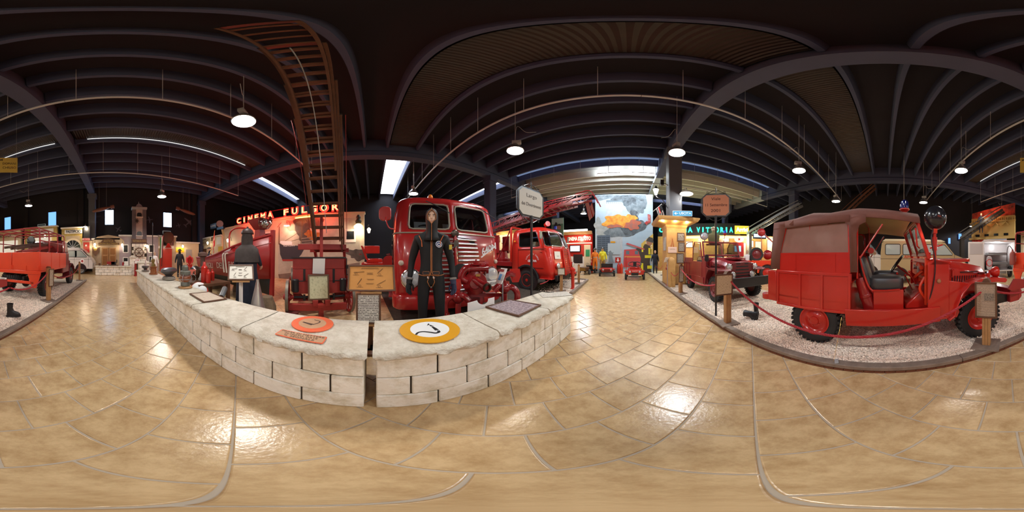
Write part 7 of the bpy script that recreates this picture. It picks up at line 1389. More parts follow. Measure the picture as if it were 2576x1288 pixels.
# lit screens high in the back wall, hanging bomb models and painted aeroplanes
scr = emis('screen_blue', (.16,.38,1),1.1); scw = emis('screen_white', (.42,.66,1),6)
BK = Wall((-12,-14.79),(13,-14.79),(0,1))
for i, (u, w_, v0, v1, m) in enumerate(((20,15,547,577, scr),(132,19,534,568, scr),(275,21,529,565, scw),(421,20,536,571, scw))):
    o = BK.rect('window_%d' % (i + 1), m, None, u - w_ / 2 + U, v0, u + w_ / 2 + U, v1,0,.06); struct(o); BK.rect('window_frame', black, o, u - w_ / 2 - 1 + U, v0 - 1, u + w_ / 2 + 1 + U, v1 + 1,-.0,.04)
pln = mat('plane_print', hexc('5a5866'),.8)
def airplane(u, v, s_, rot, par=None, m=pln, off=.02, lb='pale painted aeroplane on the dark back wall'):
    c = BK.at(u + U, v); P = [(0,1),(.08,.8),(.1,.3),(.9,.05),(.9,-.1),(.1,-.05),(.07,-.6),(.3,-.75),(.3,-.85),(0,-.8)]; P = P + [(-x, y) for x, y in P[::-1]]
    t = thing('painted_aeroplane', lb, 'mural'); BK.poly2('outline', m, t, [(c[0] + s_ * (x * cos(rot) - y * sin(rot)), c[1] + s_ * (x * sin(rot) + y * cos(rot)) * .9) for x, y in P], off)
airplane(475,560,.75,-.8, lb='large pale painted bomber right of the brighter screen'); airplane(449,567,.3,-1.3, lb='small pale painted aeroplane nearest the large bomber'); airplane(375,553,.4,-1.4, lb='pale painted aeroplane just right of the lighthouse top'); airplane(237,548,.7,.3, mat('plane_dim', hexc('33313c'),.8), lb='dim painted bomber left of the bright white screen') if False else airplane(237,548,.7,.3, None, mat('plane_dim', hexc('33313c'),.8), lb='dim painted bomber left of the bright white screen'); airplane(298,577,.35,1.0, lb='faint painted aeroplane above the double doors')
for u, v, dx, lb in ((262,537,.9, 'hanging brown bomb model crossing the bright screen above the doors'),(452,541,-.9, 'hanging brown bomb model right of the depot screen')):
    p = BK.pt(BK.at(u + U, v),1.5); t = thing('bomb_model', lb, 'bomb model', p); b = B(); d_ = V((dx, .1,-.25 if dx > 0 else -.25)) * (1 if dx > 0 else 1); d_.normalize(); d_ = -d_ if dx > 0 else d_; b.lathe([(.03,-.9),(.12,-.75),(.16,-.3),(.15,.1),(.08,.5),(.07,.7)], (0,0,0),-d_ if dx < 0 else d_, 16); b.out('casing', mat('bomb_brown', hexc('7a5040'),.5), t); b = B(); b.lathe([(.16,.65),(.17,.7),(.17,.95),(.16,.95)], (0,0,0),-d_ if dx < 0 else d_, 12, cap=False); b.out('tail_drum', MATS['bomb_brown'], t); b = B(); b.cyl((-.3,0,0),(-.3,0,8.3 - p.z),.006, n=5); b.cyl((.3,0,0),(.3,0,8.3 - p.z),.006, n=5); b.out('wires', galv, t)['kind'] = 'stuff'
for u, lb in ((105, 'small lit street plate above the grocery front'),(419, 'small lit street plate below the right bright screen')): t = thing('street_plate', lb, 'sign'); BK.rect('plate', mat('plate_pale', hexc('8fa0a0'),.5, emit=.3), t, u - 10 + U, 564 if u < 200 else 581, u + 10 + U, 569 if u < 200 else 588,.0,.05); BK.rect('print', printmat('plate_print', hexc('8fa0a0'), hexc('30383a'),1.2,.6), t, u - 9 + U, 565 if u < 200 else 582, u + 9 + U, 568 if u < 200 else 587,.05,.003)
# low brick wall across the aisle end with small exhibits
q0, q1 = g(240 + U, 692), g(331 + U, 693); lw = thing('brick_wall', 'low cream brick wall across the far aisle end in front of the wooden doors', 'wall'); d_ = (q1 - q0).normalized(); L_ = (q1 - q0).length; rzz = atan2(d_.y, d_.x)
b = B(); b.bar(q0 + V((0,-.12,.29)), q1 + V((0,-.12,.29)),.2,.58); b.out('core', joint, lw); b = B(); b.bar(q0 + V((0,-.12,.62)), q1 + V((0,-.12,.62)),.42,.08); b.out('coping', capm, lw, bev=.02)
bo = None; bl = L_ / 6.0
for r_ in range(3):
    for k_ in range(7):
        a = k_ * bl - (bl / 2 if r_ % 2 else 0); c = min(a + bl, L_); a = max(a, 0)
        if c - a > .05: b = B(); b.bar(q0 + d_ * (a + .008) + V((0,0,.1 + r_ * .195)), q0 + d_ * (c - .008) + V((0,0,.1 + r_ * .195)),.06,.18); b.out('brick', blockm, lw, bev=.01)
def onw(u): p = g(u + U, 692); return V((p.x, p.y - .12,.665))
t = thing('toy_tractor', 'dark red model engine standing on the low brick wall', 'model', onw(285)); b = B(); b.bx(-.1,.45,-.1,.1,.1,.3); b.loft([[(x, -.12, z),(x, .12, z)] for x, z in ((.15,.3),(.2,.45),(.4,.5),(.5,.45),(.52,.2))], closed=False, cap=False); b.out('body', wine, t); b = B(); b.bx(-.2,.15,-.1,.1,.05,.28); b.cyl((-.25,0,.2),(-.25,0,.42),.03); b.out('engine', black, t); b = B(); b.bx(-.35,.75,-.12,.12,0,.05); b.out('board', woodd, t)
for u, h, m, lb in ((250,.18, woodd, 'small dark wooden pot left on the low brick wall'),(271,.12, paperw, 'small white cup before the model engine on the low brick wall')): t = thing('pot', lb, 'pot', onw(u)); b = B(); b.lathe([(.06,0),(.07, h * .5),(.06, h),(.05, h),(.05,.02)], n=14); b.out('body', m, t)
t = thing('leaning_card', 'pale leaning card with dark red books on the right end of the low brick wall', 'card', onw(318)); panel('card', paper, t, (0,.02,.16),(1,0,0),(0,-.2,1),.3,.3); b = B(); b.bx(.18,.3,-.08,.08,0,.24); b.out('box', wine, t)
t = thing('red_post', 'dark red iron post before the yellowed pier with white letters', 'post', g(341 + U, 694)); b = B(); b.lathe([(.12,0),(.12,.05),(.09,.08),(.08,.95),(.11,1.0),(.001,1.05)], n=14); b.out('post', wine, t); panel('plate', paperw, t, (-.1,.18,1.0),(-1,.1,0),(0,0,1),.34,.3); textw('FIR', .26,.14, red, t, (-.1,.19,1.06),(-1,.1,0),(0,0,1))
t = thing('street_lamp', 'slim black street lamp post rising beside the lighthouse', 'lamp', g(384 + U, 695)); b = B(); b.cyl((0,0,0),(0,0,3.3),.03); b.lathe([(.1,0),(.06,.3),(.04,.6)], n=10); b.out('post', black, t); b = B(); b.lathe([(.02,3.3),(.05,3.4),(.01,3.6)], n=8); b.out('finial', black, t)
# ------------------------------------------------------------------ clad pillar around the column with framed pictures and exit sign
pine = mat('varnished_pine', hexc('c79a5c'),.45, var=.6, vscale=5, col2=hexc('a97a40')); PC = V((2.12,7.35,0))
pl = thing('clad_pillar', 'varnished pine clad pillar with wide cornice and framed photographs around the column', 'pillar', PC)
for (x0, x1, y0, y1) in ((-.45,.45,-.45,-.39),(-.45,.45,.39,.45),(-.45,-.39,-.39,.39),(.39,.45,-.39,.39)): b = B(); b.bx(x0, x1, y0, y1,0,2.78); b.out('board', pine, pl, bev=.006)
b = B(); b.loft([[(sx_ * q, sy_ * q, z) for sx_, sy_ in ((-1,-1),(1,-1),(1,1),(-1,1))] for q, z in ((.46,2.6),(.5,2.72),(.62,2.8),(.85,2.86),(.92,2.98),(.92,3.03))]); b.out('cornice', pine, pl)
b = B(); b.bx(-.5,.5,-.5,.5,0,.1); b.out('plinth', woodd, pl)
for x, y in ((-.7,-.7),(-.15,-.75),(.4,-.7)): bulb(pl, V((x, y, 2.88)), None, .035); plight(PC + V((x, y, 2.78)),8)
for i, (x, z, w_, h) in enumerate(((.05,2.2,.34,.38),(.08,1.75,.3,.42),(.02,1.25,.34,.45))):
    t = thing('framed_photograph', ['dark framed photograph, topmost on the aisle face of the pine pillar', 'dark framed photograph, middle one on the pine pillar above the jeep', 'dark framed photograph, lowest on the pine pillar behind the maroon jeep'][i], 'picture', PC + V((.14 + x, -.455, z))); frame_board(t, (0,0,0),(1,0,0),(0,0,1), w_, h, woodd, photomat('old_photo_%d' % i, hexc('3c3630'), hexc('8d8478'), hexc('b5ab9a'),6 + 3 * i),.03)
t = thing('framed_print', 'pale framed print on the left face of the pine pillar', 'picture', PC + V((-.455,-.1,1.9))); frame_board(t, (0,0,0),(0,-1,0),(0,0,1),.4,.6, galv, photomat('pale_print', hexc('77757a'), hexc('b9b5b0'), hexc('cfcac4'),8),.025)
t = thing('paper_notice', 'pink paper notice hanging from a red ribbon on the pine pillar', 'notice', PC + V((-.2,-.46,1.62))); panel('sheet', mat('pink_paper', hexc('d8b8a4'),.7), t, (0,-.01,0),(1,0,0),(0,0,1),.4,.26); textw('USCITA', .24,.05, mat('grey_print', hexc('8a7a70'),.7), t, (0,-.018,.03),(1,0,0),(0,0,1)); b = B(); b.tube([V((-.06,-.01,.13)), V((0,-.01,.5)), V((.06,-.01,.13))], .012,5); b.out('ribbon', red, t)
t = thing('exit_sign', 'blue exit sign with white arrow on the pine pillar cornice', 'sign', PC + V((.1,-.95,3.16))); fw = V((-.3,-1,0)).normalized(); xr = V((1,-.3,0)).normalized(); sb = mat('sign_blue', hexc('2d8fb8'),.35, emit=.15)
b = B(); b.M = lmat(xr, (0,0,1),(0,0,0)); b.prism(rrect(.82,.24,.02), 'z', -.02,.0); b.out('plate', white, t); b = B(); b.M = lmat(xr, (0,0,1),(0,0,0)); b.prism(rrect(.79,.21,.015), 'z', 0,.003); b.out('blue_field', sb, t); textw('USCITA', .5,.15, paperw, t, xr * .11 + fw * .008, xr, (0,0,1), bold=.003); b = B(); b.M = lmat(xr, (0,0,1), fw * .004); b.prism([(-.35,0),(-.27,.06),(-.25,.04),(-.29,.012),(-.18,.012),(-.18,-.012),(-.29,-.012),(-.25,-.04),(-.27,-.06)], 'z', 0,.003); b.out('arrow', paperw, t)
def bracket_lamp(lb, p, q, kind):
    t = thing('bracket_lamp', lb, 'lamp', p); d = V(q) - V(p); b = B()
    if kind == 'gas': b.tube(smoothpath([d, d * .6 + V((0,0,.12)), d * .2 + V((0,0,-.02)), V((0,0,-.05))], 5),.018,7); b.torus(d * .6 + V((0,0,-.04)),(1,.4,0),.08,.01,14,5); b.out('scroll_arm', black, t); b = B(); b.lathe([(.05,0),(.13,.28),(.001,.29)], n=6); b.out('lit_lantern', emis('lantern_white', (1,.97,.9),7), t); b = B(); b.lathe([(.15,.28),(.06,.4),(.02,.48),(.001,.5)], n=6); b.out('lantern_cap', black, t)
    else: b.tube(smoothpath([d, d * .5 + V((0,0,.22)), d * .1 + V((0,0,.32)), V((0,0,.16))], 6),.02,8); b.cyl(d - V((0,0,.3)), d * .35 + V((0,0,.12)),.012, n=6); b.out('curved_arm', galv, t); b = B(); b.lathe([(.3,0),(.27,.06),(.08,.13),(.04,.2)], n=22, cap=False); b.out('white_shade', white, t); bulb(t, V((0,0,-.0)), emis('lantern_white', (1,.97,.9),7),.09)
    plight(V((0,0,-.12)),22,(1,.93,.82),.1, t)
bracket_lamp('black scroll bracket gas lantern glowing left of the grey column', rv(1650,490,7.3), PC + V((-.32,-.1,3.05 + .55)), 'gas'); p = rv(1727,488,7.2); bracket_lamp('curved bracket lamp with white enamel shade right of the grey column', p, PC + V((.2,-.32, p.z + .05)), 'cone')
t = thing('wall_speaker', 'small black loudspeaker on the left face of the grey column', 'loudspeaker', rv(1665,460,7.0)); b = B(); b.box((0,0,0),(.16,.18,.28)); b.out('case', black, t, bev=.02); b = B(); b.bar((0,.05,0),(.32,.2,0),.04,.04); b.out('bracket', galv, t)
t = thing('pine_bollard', 'square pine post with pointed top before the clad pillar', 'post', PC + V((-.35,-.85,0))); b = B(); b.loft([[(sx_ * q, sy_ * q, z) for sx_, sy_ in ((-1,-1),(1,-1),(1,1),(-1,1))] for q, z in ((.13,.06),(.13,1.15),(.09,1.25),(.03,1.3))]); b.out('shaft', pine, t)
# ------------------------------------------------------------------ octagonal street signs in iron scroll frames
def street_sign(lb, p, zc, w_, h, fw, lines, fm, tm, post_to=0):
    t = thing('street_sign', lb, 'sign', (p.x, p.y, 0)); fw = V(fw).normalized(); xr = V((-fw.y, fw.x, 0)); C = V((0,0, zc)); M_ = lmat(xr, (0,0,1), C)
    def oc(w_, h, c): return [(w_ / 2 - c, h / 2),(-w_ / 2 + c, h / 2),(-w_ / 2, h / 2 - c),(-w_ / 2,-h / 2 + c),(-w_ / 2 + c, -h / 2),(w_ / 2 - c, -h / 2),(w_ / 2,-h / 2 + c),(w_ / 2, h / 2 - c)]
    b = B(); b.M = M_; b.prism(oc(w_ + .045, h + .045, w_ * .14), 'z', -.014,.0); b.out('back_plate', black, t); b = B(); b.M = M_; b.prism(oc(w_, h, w_ * .13), 'z', 0,.006); b.out('board', fm, t)
    b = B(); b.M = M_; b.tube([V((x, y, -.01)) for x, y in oc(w_ * 1.16, h * 1.15, w_ * .2)], .008,6, True); b.out('outer_frame', black, t)
    for i in range(2):
        for j_ in range(2): b = B(); b.M = M_; b.cyl(((i * 2 - 1) * w_ * .5,(j_ * 2 - 1) * h * .33,-.008),((i * 2 - 1) * w_ * .58,(j_ * 2 - 1) * h * .33,-.01),.006, n=6); b.out('tie', black, t)
    for sg in (-1,1):
        for yy, k_ in ((h * .575,1),(-h * .575,-1)):
            b = B(); b.M = M_; b.tube([V((sg * x * w_, yy + k_ * y * h, -.01)) for x, y in ((0,.16),(.1,.17),(.2,.1),(.3,.03),(.36,.05),(.36,.11),(.31,.11),(.3,.07))], .007,6); b.out('scroll', black, t)
    b = B(); b.M = M_; b.lathe([(.006,0),(.016,.03),(.008,.06),(.014,.1),(.001,.15)], (0, h * .6,-.01),(0,1,0),8); b.cyl((0, h * .5,-.01),(0, h * .62,-.01),.008); b.out('finial', black, t)
    for i, (s_, k_, y, sz) in enumerate(lines): textw(s_, w_ * k_, h * sz, tm, t, C + V((0,0, h * y)) + fw * .008, xr, (0,0,1), ext=.001)
    b = B(); b.cyl((0,0, post_to),(0,0, zc - h * .5),.021); b.lathe([(.03,-.05),(.03,0)], (0,0, zc - h * .52)); b.out('post', black, t); return t
p = g(1801,794,.07); street_sign('terracotta octagonal street sign for the eleventh of September on a black post', p, 2.43,.53,.46,(-p.x - .3,-p.y, 0), [('Viale', .36,.3,.2),('11 Settembre', .84,0,.2),('2001', .36,-.28,.2)], mat('terracotta', hexc('c78766'),.6), mat('brown_ink', hexc('3a1f18'),.6),.06)
p = rv(1337,700,2.72); street_sign('white octagonal street sign on a black post behind the wall end', p, 2.27,.54,.47,(.98,-.19,0), [('Largo', .44,.25,.21),('dei Divertimenti', .84,-.1,.19)], mat('sign_cream', hexc('c9c4b8'),.6), mat('sign_ink', hexc('5d564c'),.6))
# ------------------------------------------------------------------ rope barriers with wooden posts and document boards
def stand(lb, p, h, yaw, board=None, nm='barrier_post'):
    t = thing(nm, lb, 'post', (p.x, p.y, .066), yaw); b = B()
    for x in (-.036,.0,.036): b.bx(x - .0165, x + .0165,-.05,.05,.03, h)
    b.bx(-.05,.05,-.044,.044,.03, h - .01); b.out('post', woodl, t, bev=.003); b = B(); b.bx(-.17,.17,-.17,.17,0,.03); b.out('foot', woodg, t, bev=.004); b = B(); b.prism([(-.055, h),(.055, h),(.03, h + .04),(0, h + .05),(-.03, h + .04)], 'y', -.055,.055); b.out('cap', woodd, t)
    if board: w_, hh, z, m, bx_ = board; frame_board(t, (bx_, -.058, z),(1,0,0),(0,-.04,1), w_, hh, woodd, m, .022,.02, 'board_frame', 'document')
    return t
def yawto(p, k=0): return atan2(-p.x, p.y) + k + 0     # local -y towards the camera
S1, S2, S3, S4 = g(2482,868,.07), g(1830,813,.07), g(1712,738,.07), g(1668,692,.07); S5, S6 = g(2576 + 122,757,.07), g(2576 + 200,705,.07)
def camyaw(p): return atan2(p.y, p.x) + R(90) - R(180)
news = printmat('newspaper', hexc('b9a089'), hexc('6d5a4c'),30,.6,2)
def fy_(p, k=0): f = V((-p.x, -p.y, 0)).normalized(); return atan2(f.x, -f.y) + k
s1 = stand('wooden barrier post with framed newspaper page in front of the bright jeep front wheel', S1,.95, fy_(S1, R(-8)),(.28,.49,.71, news, 0)); panel('news_photo', photomat('news_photo', hexc('3a332c'), hexc('7d7064'), hexc('a4937f'),7), s1,(.04,-.072,.76),(1,0,0),(0,-.04,1),.12,.1,.002, ofs=.004)
s2 = stand('wooden barrier post with tilted cream document beside the black street sign post', S2,.96, fy_(S2, R(28)),(.34,.38,.78, printmat('cream_doc', hexc('cdbb9a'), hexc('9a8668'),14,.42),-.1))
s3 = stand('wooden barrier post with small portrait document before the maroon jeep door', S3,.97, fy_(S3, R(38)),(.2,.55,.68, photomat('grey_doc', hexc('5a554c'), hexc('b5aa98'), hexc('c9bfae'),6),-.02))
s4 = stand('plain wooden barrier post nearest the far end of the right kerb', S4,.9, fy_(S4))
s5 = stand('wooden barrier post with long portrait document behind the open frame truck wheel', S5,.95, fy_(S5, R(35)),(.17,.5,.68, photomat('strip_doc', hexc('4e473e'), hexc('a89a88'), hexc('bfb29e'),9),.05))
s6 = stand('plain wooden barrier post at the kerb end beside the maroon front fender', S6,.95, fy_(S6))
def rope(lb, a, c, sag, r=.016):
    t = thing('rope', lb, 'rope', (0,0,0)); a, c = V(a), V(c); n = 40; pts = [a.lerp(c, i / n) - V((0,0, sag * 4 * (i / n) * (1 - i / n))) for i in range(n + 1)]
    d = (c - a).normalized(); sd = V((-d.y, d.x, 0)).normalized(); up = V((0,0,1)); L_ = (c - a).length; m = int(L_ / .012)
    for k_ in range(3):
        P = []
        for i in range(m + 1):
            s_ = i / m; q = a.lerp(c, s_) - V((0,0, sag * 4 * s_ * (1 - s_))); an = 2 * pi * (s_ * L_ / .085 + k_ / 3); P.append(q + (sd * cos(an) + up * sin(an)) * r * .55)
        b = B(); b.tube(P, r * .62,5); b.out('strand', ropem, t, smooth=60)
hgt = lambda p, z: V((p.x, p.y, z))
rope('thick twisted red rope sagging in front of the bright red jeep', hgt(S2,.92) + V((.03,-.02,0)), hgt(S1,.91) + V((0,.05,0)),.52); rope('red rope between the two document posts in front of the maroon jeep', hgt(S3,.95), hgt(S2,.90),.28); rope('red rope from the pillar side to the small document post', V((1.72,6.7,.9)), hgt(S3,.93),.32,.012)
rope('red rope running from the newspaper post towards the open frame truck', hgt(S1,.9) + V((.03,-.06,0)), V((2.0,-2.6,.70)),.08); rope('red rope sagging before the open frame truck tailgate', V((2.0,-2.65,.69)), hgt(S5,.92),.2); rope('red rope from the long document post to the kerb end post', hgt(S5,.86), hgt(S6,.8),.3,.013)
rope('dark red rope across the front of the white lettered ladder truck', V((-2.15,3.6,.62)), g(1405,690,.1) + V((0,0,.75)),.28,.013); rope('red rope by the far barrier post at the kerb end', hgt(S4,.8), V((1.55,9.0,.8)),.25,.012)
for u, v, lb, h in ((1412,735, 'pale wooden post with small framed engine picture before the ladder truck bumper', .72),(1456,714, 'plain pale wooden post behind the red hydrant', .85)):
    p = g(u, v, .04); t = stand(lb, p, h, fy_(p),(.27,.26,.74, photomat('engine_picture', hexc('5f5f5c'), hexc('c4bdae'), hexc('d0c9ba'),4,(.3,.5)),0) if u < 1430 else None)
p = g(1441,727,.04); t = thing('hydrant', 'slim red street hydrant with chain before the ladder truck', 'hydrant', p); b = B(); b.lathe([(.09,0),(.09,.03),(.065,.05),(.065,.55),(.085,.58),(.085,.72),(.1,.74),(.1,.8),(.05,.86),(.001,.88)], n=18); b.cyl((-.13,0,.65),(.13,0,.65),.045); b.out('body', red, t); b = B(); b.torus((-.12,-.05,.55),(1,.3,0),.09,.012,16,6); b.out('chain', black, t)
p = g(1683,719,.07); t = thing('hydrant', 'dark red street hydrant standing left of the pine pillar', 'hydrant', p); b = B(); b.lathe([(.14,0),(.14,.04),(.09,.06),(.085,.8),(.11,.84),(.11,.92),(.03,.98),(.001,1)], n=18); b.cyl((-.14,0,.75),(.14,0,.75),.05); b.out('body', wine, t)
t = thing('lectern_card', 'white tilted card on a short rod beside the dark red hydrant', 'sign', p + V((-.1,-.12,0))); panel('card', paperw, t, (0,0,1.12),(.9,.4,0),(.3,-.3,.8),.3,.22); b = B(); b.cyl((0,0,0),(0,0,1.1),.012); b.out('rod', galv, t)
# boots
def boot(lb, p, rz, rx=0, ry=0):
    t = thing('boot', lb, 'boot', p, rz); t.rotation_euler = (rx, ry, rz); bl_ = mat('boot_leather', (.012,.012,.013),.45, var=.5, vscale=20, col2=(.03,.03,.03))
    b = B(); b.loft([[(rx_ * cos(i * pi / 8), oy + ry_ * sin(i * pi / 8), z) for i in range(16)] for rx_, ry_, oy, z in ((.05,.14,-.05,.02),(.052,.145,-.05,.05),(.05,.12,-.035,.09),(.047,.08,.01,.12),(.048,.06,.025,.17),(.058,.066,.025,.25),(.062,.07,.02,.28),(.055,.06,.02,.28),(.045,.05,.02,.2))]); b.out('upper', bl_, t, smooth=70)
    b = B(); b.prism([(x, y - .05) for x, y in ell(0,0,.056,.15,18)], 'z', 0,.022); b.prism([(x, y + .06) for x, y in ell(0,0,.045,.045,14)], 'z', -.02,.0); b.out('sole', rubber, t)
    b = B()
    for i in range(5): z = .11 + i * .033; b.tube([V((-.035,-.045 + i * .004, z)), V((0,-.062 + i * .008, z + .006)), V((.035,-.045 + i * .004, z))], .004,5)
    b.out('laces', blackmat, t)['kind'] = 'stuff'
boot('black laced boot standing on the white gravel behind the bright jeep', g(28 + 2576,795,.085), R(-60)); p = g(1902,800,.085); boot('black laced boot lying on its side on the gravel behind the maroon jeep bumper', p + V((-.02,-.05,.06)), R(200), R(90),0); boot('black laced boot standing behind the fallen boot on the gravel', p + V((.12,.12,0)), R(130))
p = g(2104,912,.07); t = thing('spotlight_box', 'small grey floor spotlight box with thin rod at the kerb before the jeep', 'lamp', p, R(20)); b = B(); b.box((0,0,.012),(.09,.05,.025), Matrix.Rotation(R(-15),3, 'X')); b.out('case', galv, t); b = B(); b.cyl((0,.03,.02),(.3,-.08,.5),.0025, n=5); b.out('thin_rod', brass, t)
# ------------------------------------------------------------------ mural of the burning towers at the aisle end
MW = Wall((-2.6,12.75),(1.95,12.75),(0,-1)); mu = thing('mural', 'huge pale blue mural of smoking towers and firemen at the aisle end', 'mural'); 
skyb = mat('mural_blue', hexc('a9c4d6'),.75, var=.5, vscale=.6, col2=hexc('c7d7e0')); b = B(); b.bx(-2.6,1.95,12.75,12.9,0,6.45); b.out('panel', skyb, mu, smooth=0)
for i in range(1,12): b = B(); b.bx(-2.6,1.95,12.747,12.75, i * .55 - .004, i * .55 + .004); b.out('panel_joint', mat('joint_blue', hexc('93b0c4'),.8), mu)
tw = mat('tower_pale', hexc('c3cdd3'),.8, var=.4, vscale=4); MW.poly('tower_print', tw, mu, [(1524,660),(1524,503),(1566,503),(1566,660)], .004); MW.rect('tower_top', mat('tower_louvre', hexc('6f7f88'),.8), mu, 1525,503,1565,508,.009,.002)
for i in range(16): u = 1525 + i * 2.5; MW.rect('tower_line', MATS['tower_louvre'], mu, u, 508, u + .9,512.5,.009,.001)
smk = mat('mural_smoke_grey', hexc('5d6a72'),.85, var=.9, vscale=2.2, col2=hexc('96a2a8')); smd = mat('mural_smoke_dark', hexc('3f464b'),.85, var=.9, vscale=3, col2=hexc('77828a')); fir = mat('mural_fire', hexc('efb54a'),.8, var=1, vscale=2.6, col2=hexc('d9772f')); fird = mat('mural_fire_deep', hexc('c9694a'),.8, var=.9, vscale=3, col2=hexc('8d6f6c'))
MW.poly('smoke', smk, mu, [(1499,492),(1624,491),(1628,510),(1624,525),(1612,530),(1604,545),(1590,541),(1578,530),(1572,515),(1560,505),(1530,500),(1510,505),(1500,502)], .008)
for u, v, rx, ry, sd, m, of in ((1590,505,.7,.45,3, smd, .014),(1610,520,.5,.45,6, smk, .016),(1556,498,.6,.2,2, smd, .013),(1596,540,.32,.4,5, smd, .015),(1558,583,1.05,.5,4, smk, .012),(1590,572,.75,.75,8, smd, .013),(1512,575,.5,.75,9, mat('mural_cloud', hexc('b4bcbc'),.85, var=.8, vscale=3, col2=hexc('8c9898')),.011)): c = MW.at(u, v); MW.poly2('smoke', m, mu, blob(c[0], c[1], rx, ry, 44,.3, sd), of, .002)
for u, v, rx, ry, sd, m, of in ((1556,555,1.0,.45,12, fir, .02),(1580,548,.65,.28,13, fir, .021),(1538,562,.5,.4,14, fir, .022),(1592,566,.6,.4,15, fird, .023),(1545,569,.5,.16,18, fird, .024)): c = MW.at(u, v); MW.poly2('fire', m, mu, blob(c[0], c[1], rx, ry, 50,.28, sd), of, .002)
MW.rect('dark_building', mat('building_slate', hexc('5b6b7c'),.8), mu, 1502,592,1535,640,.03,.003)
for i in range(8):
    for j_ in range(3): MW.rect('window_row', mat('building_row', hexc('3e4b5a'),.8), mu, 1503.5 + j_ * 10.5,597 + i * 5,1512.5 + j_ * 10.5,599 + i * 5,.033,.001)
MW.rect('pale_building', mat('building_pale', hexc('b3c6cf'),.8), mu, 1529,612,1560,640,.0345,.003); MW.rect('yellow_ledge', yel, mu, 1536,607,1548,611,.03,.003); MW.poly('yellow_building', mat('building_yellow', hexc('d6b95c'),.8), mu, [(1613,613),(1643,588),(1643,640),(1613,640)], .03,.003)
for i in range(5):
    for j_ in range(4): MW.rect('window_square', mat('window_pale', hexc('e2d9c4'),.8), mu, 1624 + j_ * 4.5,598 + i * 6 + (3 - j_) * 1.6,1627 + j_ * 4.5,602 + i * 6 + (3 - j_) * 1.6,.034,.001)
MW.poly('engine_print', mat('engine_red_print', hexc('c8484a'),.7), mu, [(1568,672),(1570,628),(1610,626),(1624,640),(1622,660),(1600,672)], .036,.003); 
for u in (1575,1597,1607): MW.rect('engine_window', mat('window_slate', hexc('5e7480'),.6), mu, u, 631, u + 8,640,.04,.001)
MW.rect('engine_band', mat('band_orange', hexc('d98a4a'),.7), mu, 1571,644,1622,648,.04,.001); b_ = mat('coat_print', hexc('4a4038'),.8); MW.poly('fireman_print', b_, mu, [(1608,690),(1612,650),(1606,632),(1600,628),(1602,622),(1616,624),(1622,614),(1634,616),(1638,630),(1634,660),(1640,690)], .042,.003)
for (u0, v0, u1, v1) in ((1614,622,1618,634),(1631,624,1636,640),(1622,642,1638,649),(1612,662,1618,680),(1628,668,1640,676)): MW.rect('yellow_stripe', mat('stripe_yellow', hexc('e3dc2c'),.6), mu, u0, v0, u1, v1,.046,.001)
c = MW.at(1634,608); MW.poly2('fireman_head', mat('head_print', hexc('a87a5e'),.8), mu, blob(c[0], c[1], .26,.3,30,.1,2),.045,.002); MW.poly2('helmet_print', mat('helmet_print', hexc('4a4a48'),.6), mu, [(c[0] - .3, c[1] + .05),(c[0] + .34, c[1] - .1),(c[0] + .25, c[1] + .3),(c[0] - .05, c[1] + .38)], .048,.001)
MW.poly('ladder_print', mat('ladder_print', hexc('c05a5c'),.6), mu, [(1574,614),(1578,611),(1622,626),(1620,629)], .05,.001); MW.poly('figure_print', mat('figure_grey', hexc('7d8b94'),.8), mu, [(1531,660),(1532,642),(1530,634),(1536,630),(1540,636),(1544,634),(1540,642),(1544,660)], .039,.003)
for s_, m_ in (('exit_arrow', mat('exit_red', hexc('b8413e'),.6)),): MW.poly(s_, m_, mu, [(1629,539),(1636,541),(1636,560),(1628,563),(1628,567),(1621,561),(1628,555),(1628,558),(1630,556)], .05,.003)
for i, ch in enumerate('EXIT'): c = MW.at(1632.5,544 + i * 4.2); text(ch, .17, paperw, mu, MW.pt(c, .056), MW.x, (0,0,1), ext=.001, name='letter')
t = thing('arrow_plate', 'red plate with white down arrow standing before the mural foot', 'sign', MW.pt(MW.at(1555,654),.25)); panel('plate', red, t, (0,0,0),(1,0,0),(0,0,1),.42,.42); b = B(); b.M = lmat((1,0,0),(0,0,1),(0,-.012,0)); b.prism([(-.05,.14),(.05,.14),(.05,0),(.12,0),(0,-.15),(-.12,0),(-.05,0)], 'z', 0,.003); b.out('arrow', paperw, t); b = B(); b.cyl((0,.02,-1.0),(0,.02,-.2),.02); b.out('post', galv, t)
for u, v, lb in ((1556,688, 'slim red extinguisher at the mural foot, left one'),(1563,688, 'orange red extinguisher at the mural foot, right one')): p = g(u, v); t = thing('fire_extinguisher', lb, 'extinguisher', p); b = B(); b.lathe([(.11,0),(.12,.03),(.12,.62),(.06,.75),(.03,.8),(.001,.82)], n=16); b.out('bottle', red if u < 1560 else orange_red, t)
# flags beside the mural
for u, v, r, lb, kind in ((1468,522,10.5, 'striped red and white flag with stars hanging by the ladder tip', 0),(1643,532,7.7, 'black and white striped flag with one red line left of the column', 1)):
    p = rv(u, v, r); t = thing('flag', lb, 'flag', p); k_ = .85 if kind == 0 else .52; al = V((.5,-.25,.6)).normalized() if kind == 0 else V((.72,-.1,.7)).normalized(); b = B(); b.cyl((0,0,0), al * 1.1 * k_, .014); b.out('pole', galv, t); cm = [flred, flwh, mat('flag_navy', (.02,.03,.14),.8), black]
    flagmesh(al * 1.05 * k_, -al * .75 * k_, V((.25,.1,-1.35 * k_)),14,16,(lambda s_, t_: 2 if (s_ < .5 and t_ < .4) else (0 if int(s_ * 13) % 2 == 0 else 1)) if kind == 0 else (lambda s_, t_: 3 if (s_ < .45 and t_ < .4) else (0 if .46 < s_ < .55 and t_ < .45 else (3 if int(s_ * 9) % 2 == 0 else 1))), t, cm, .05)
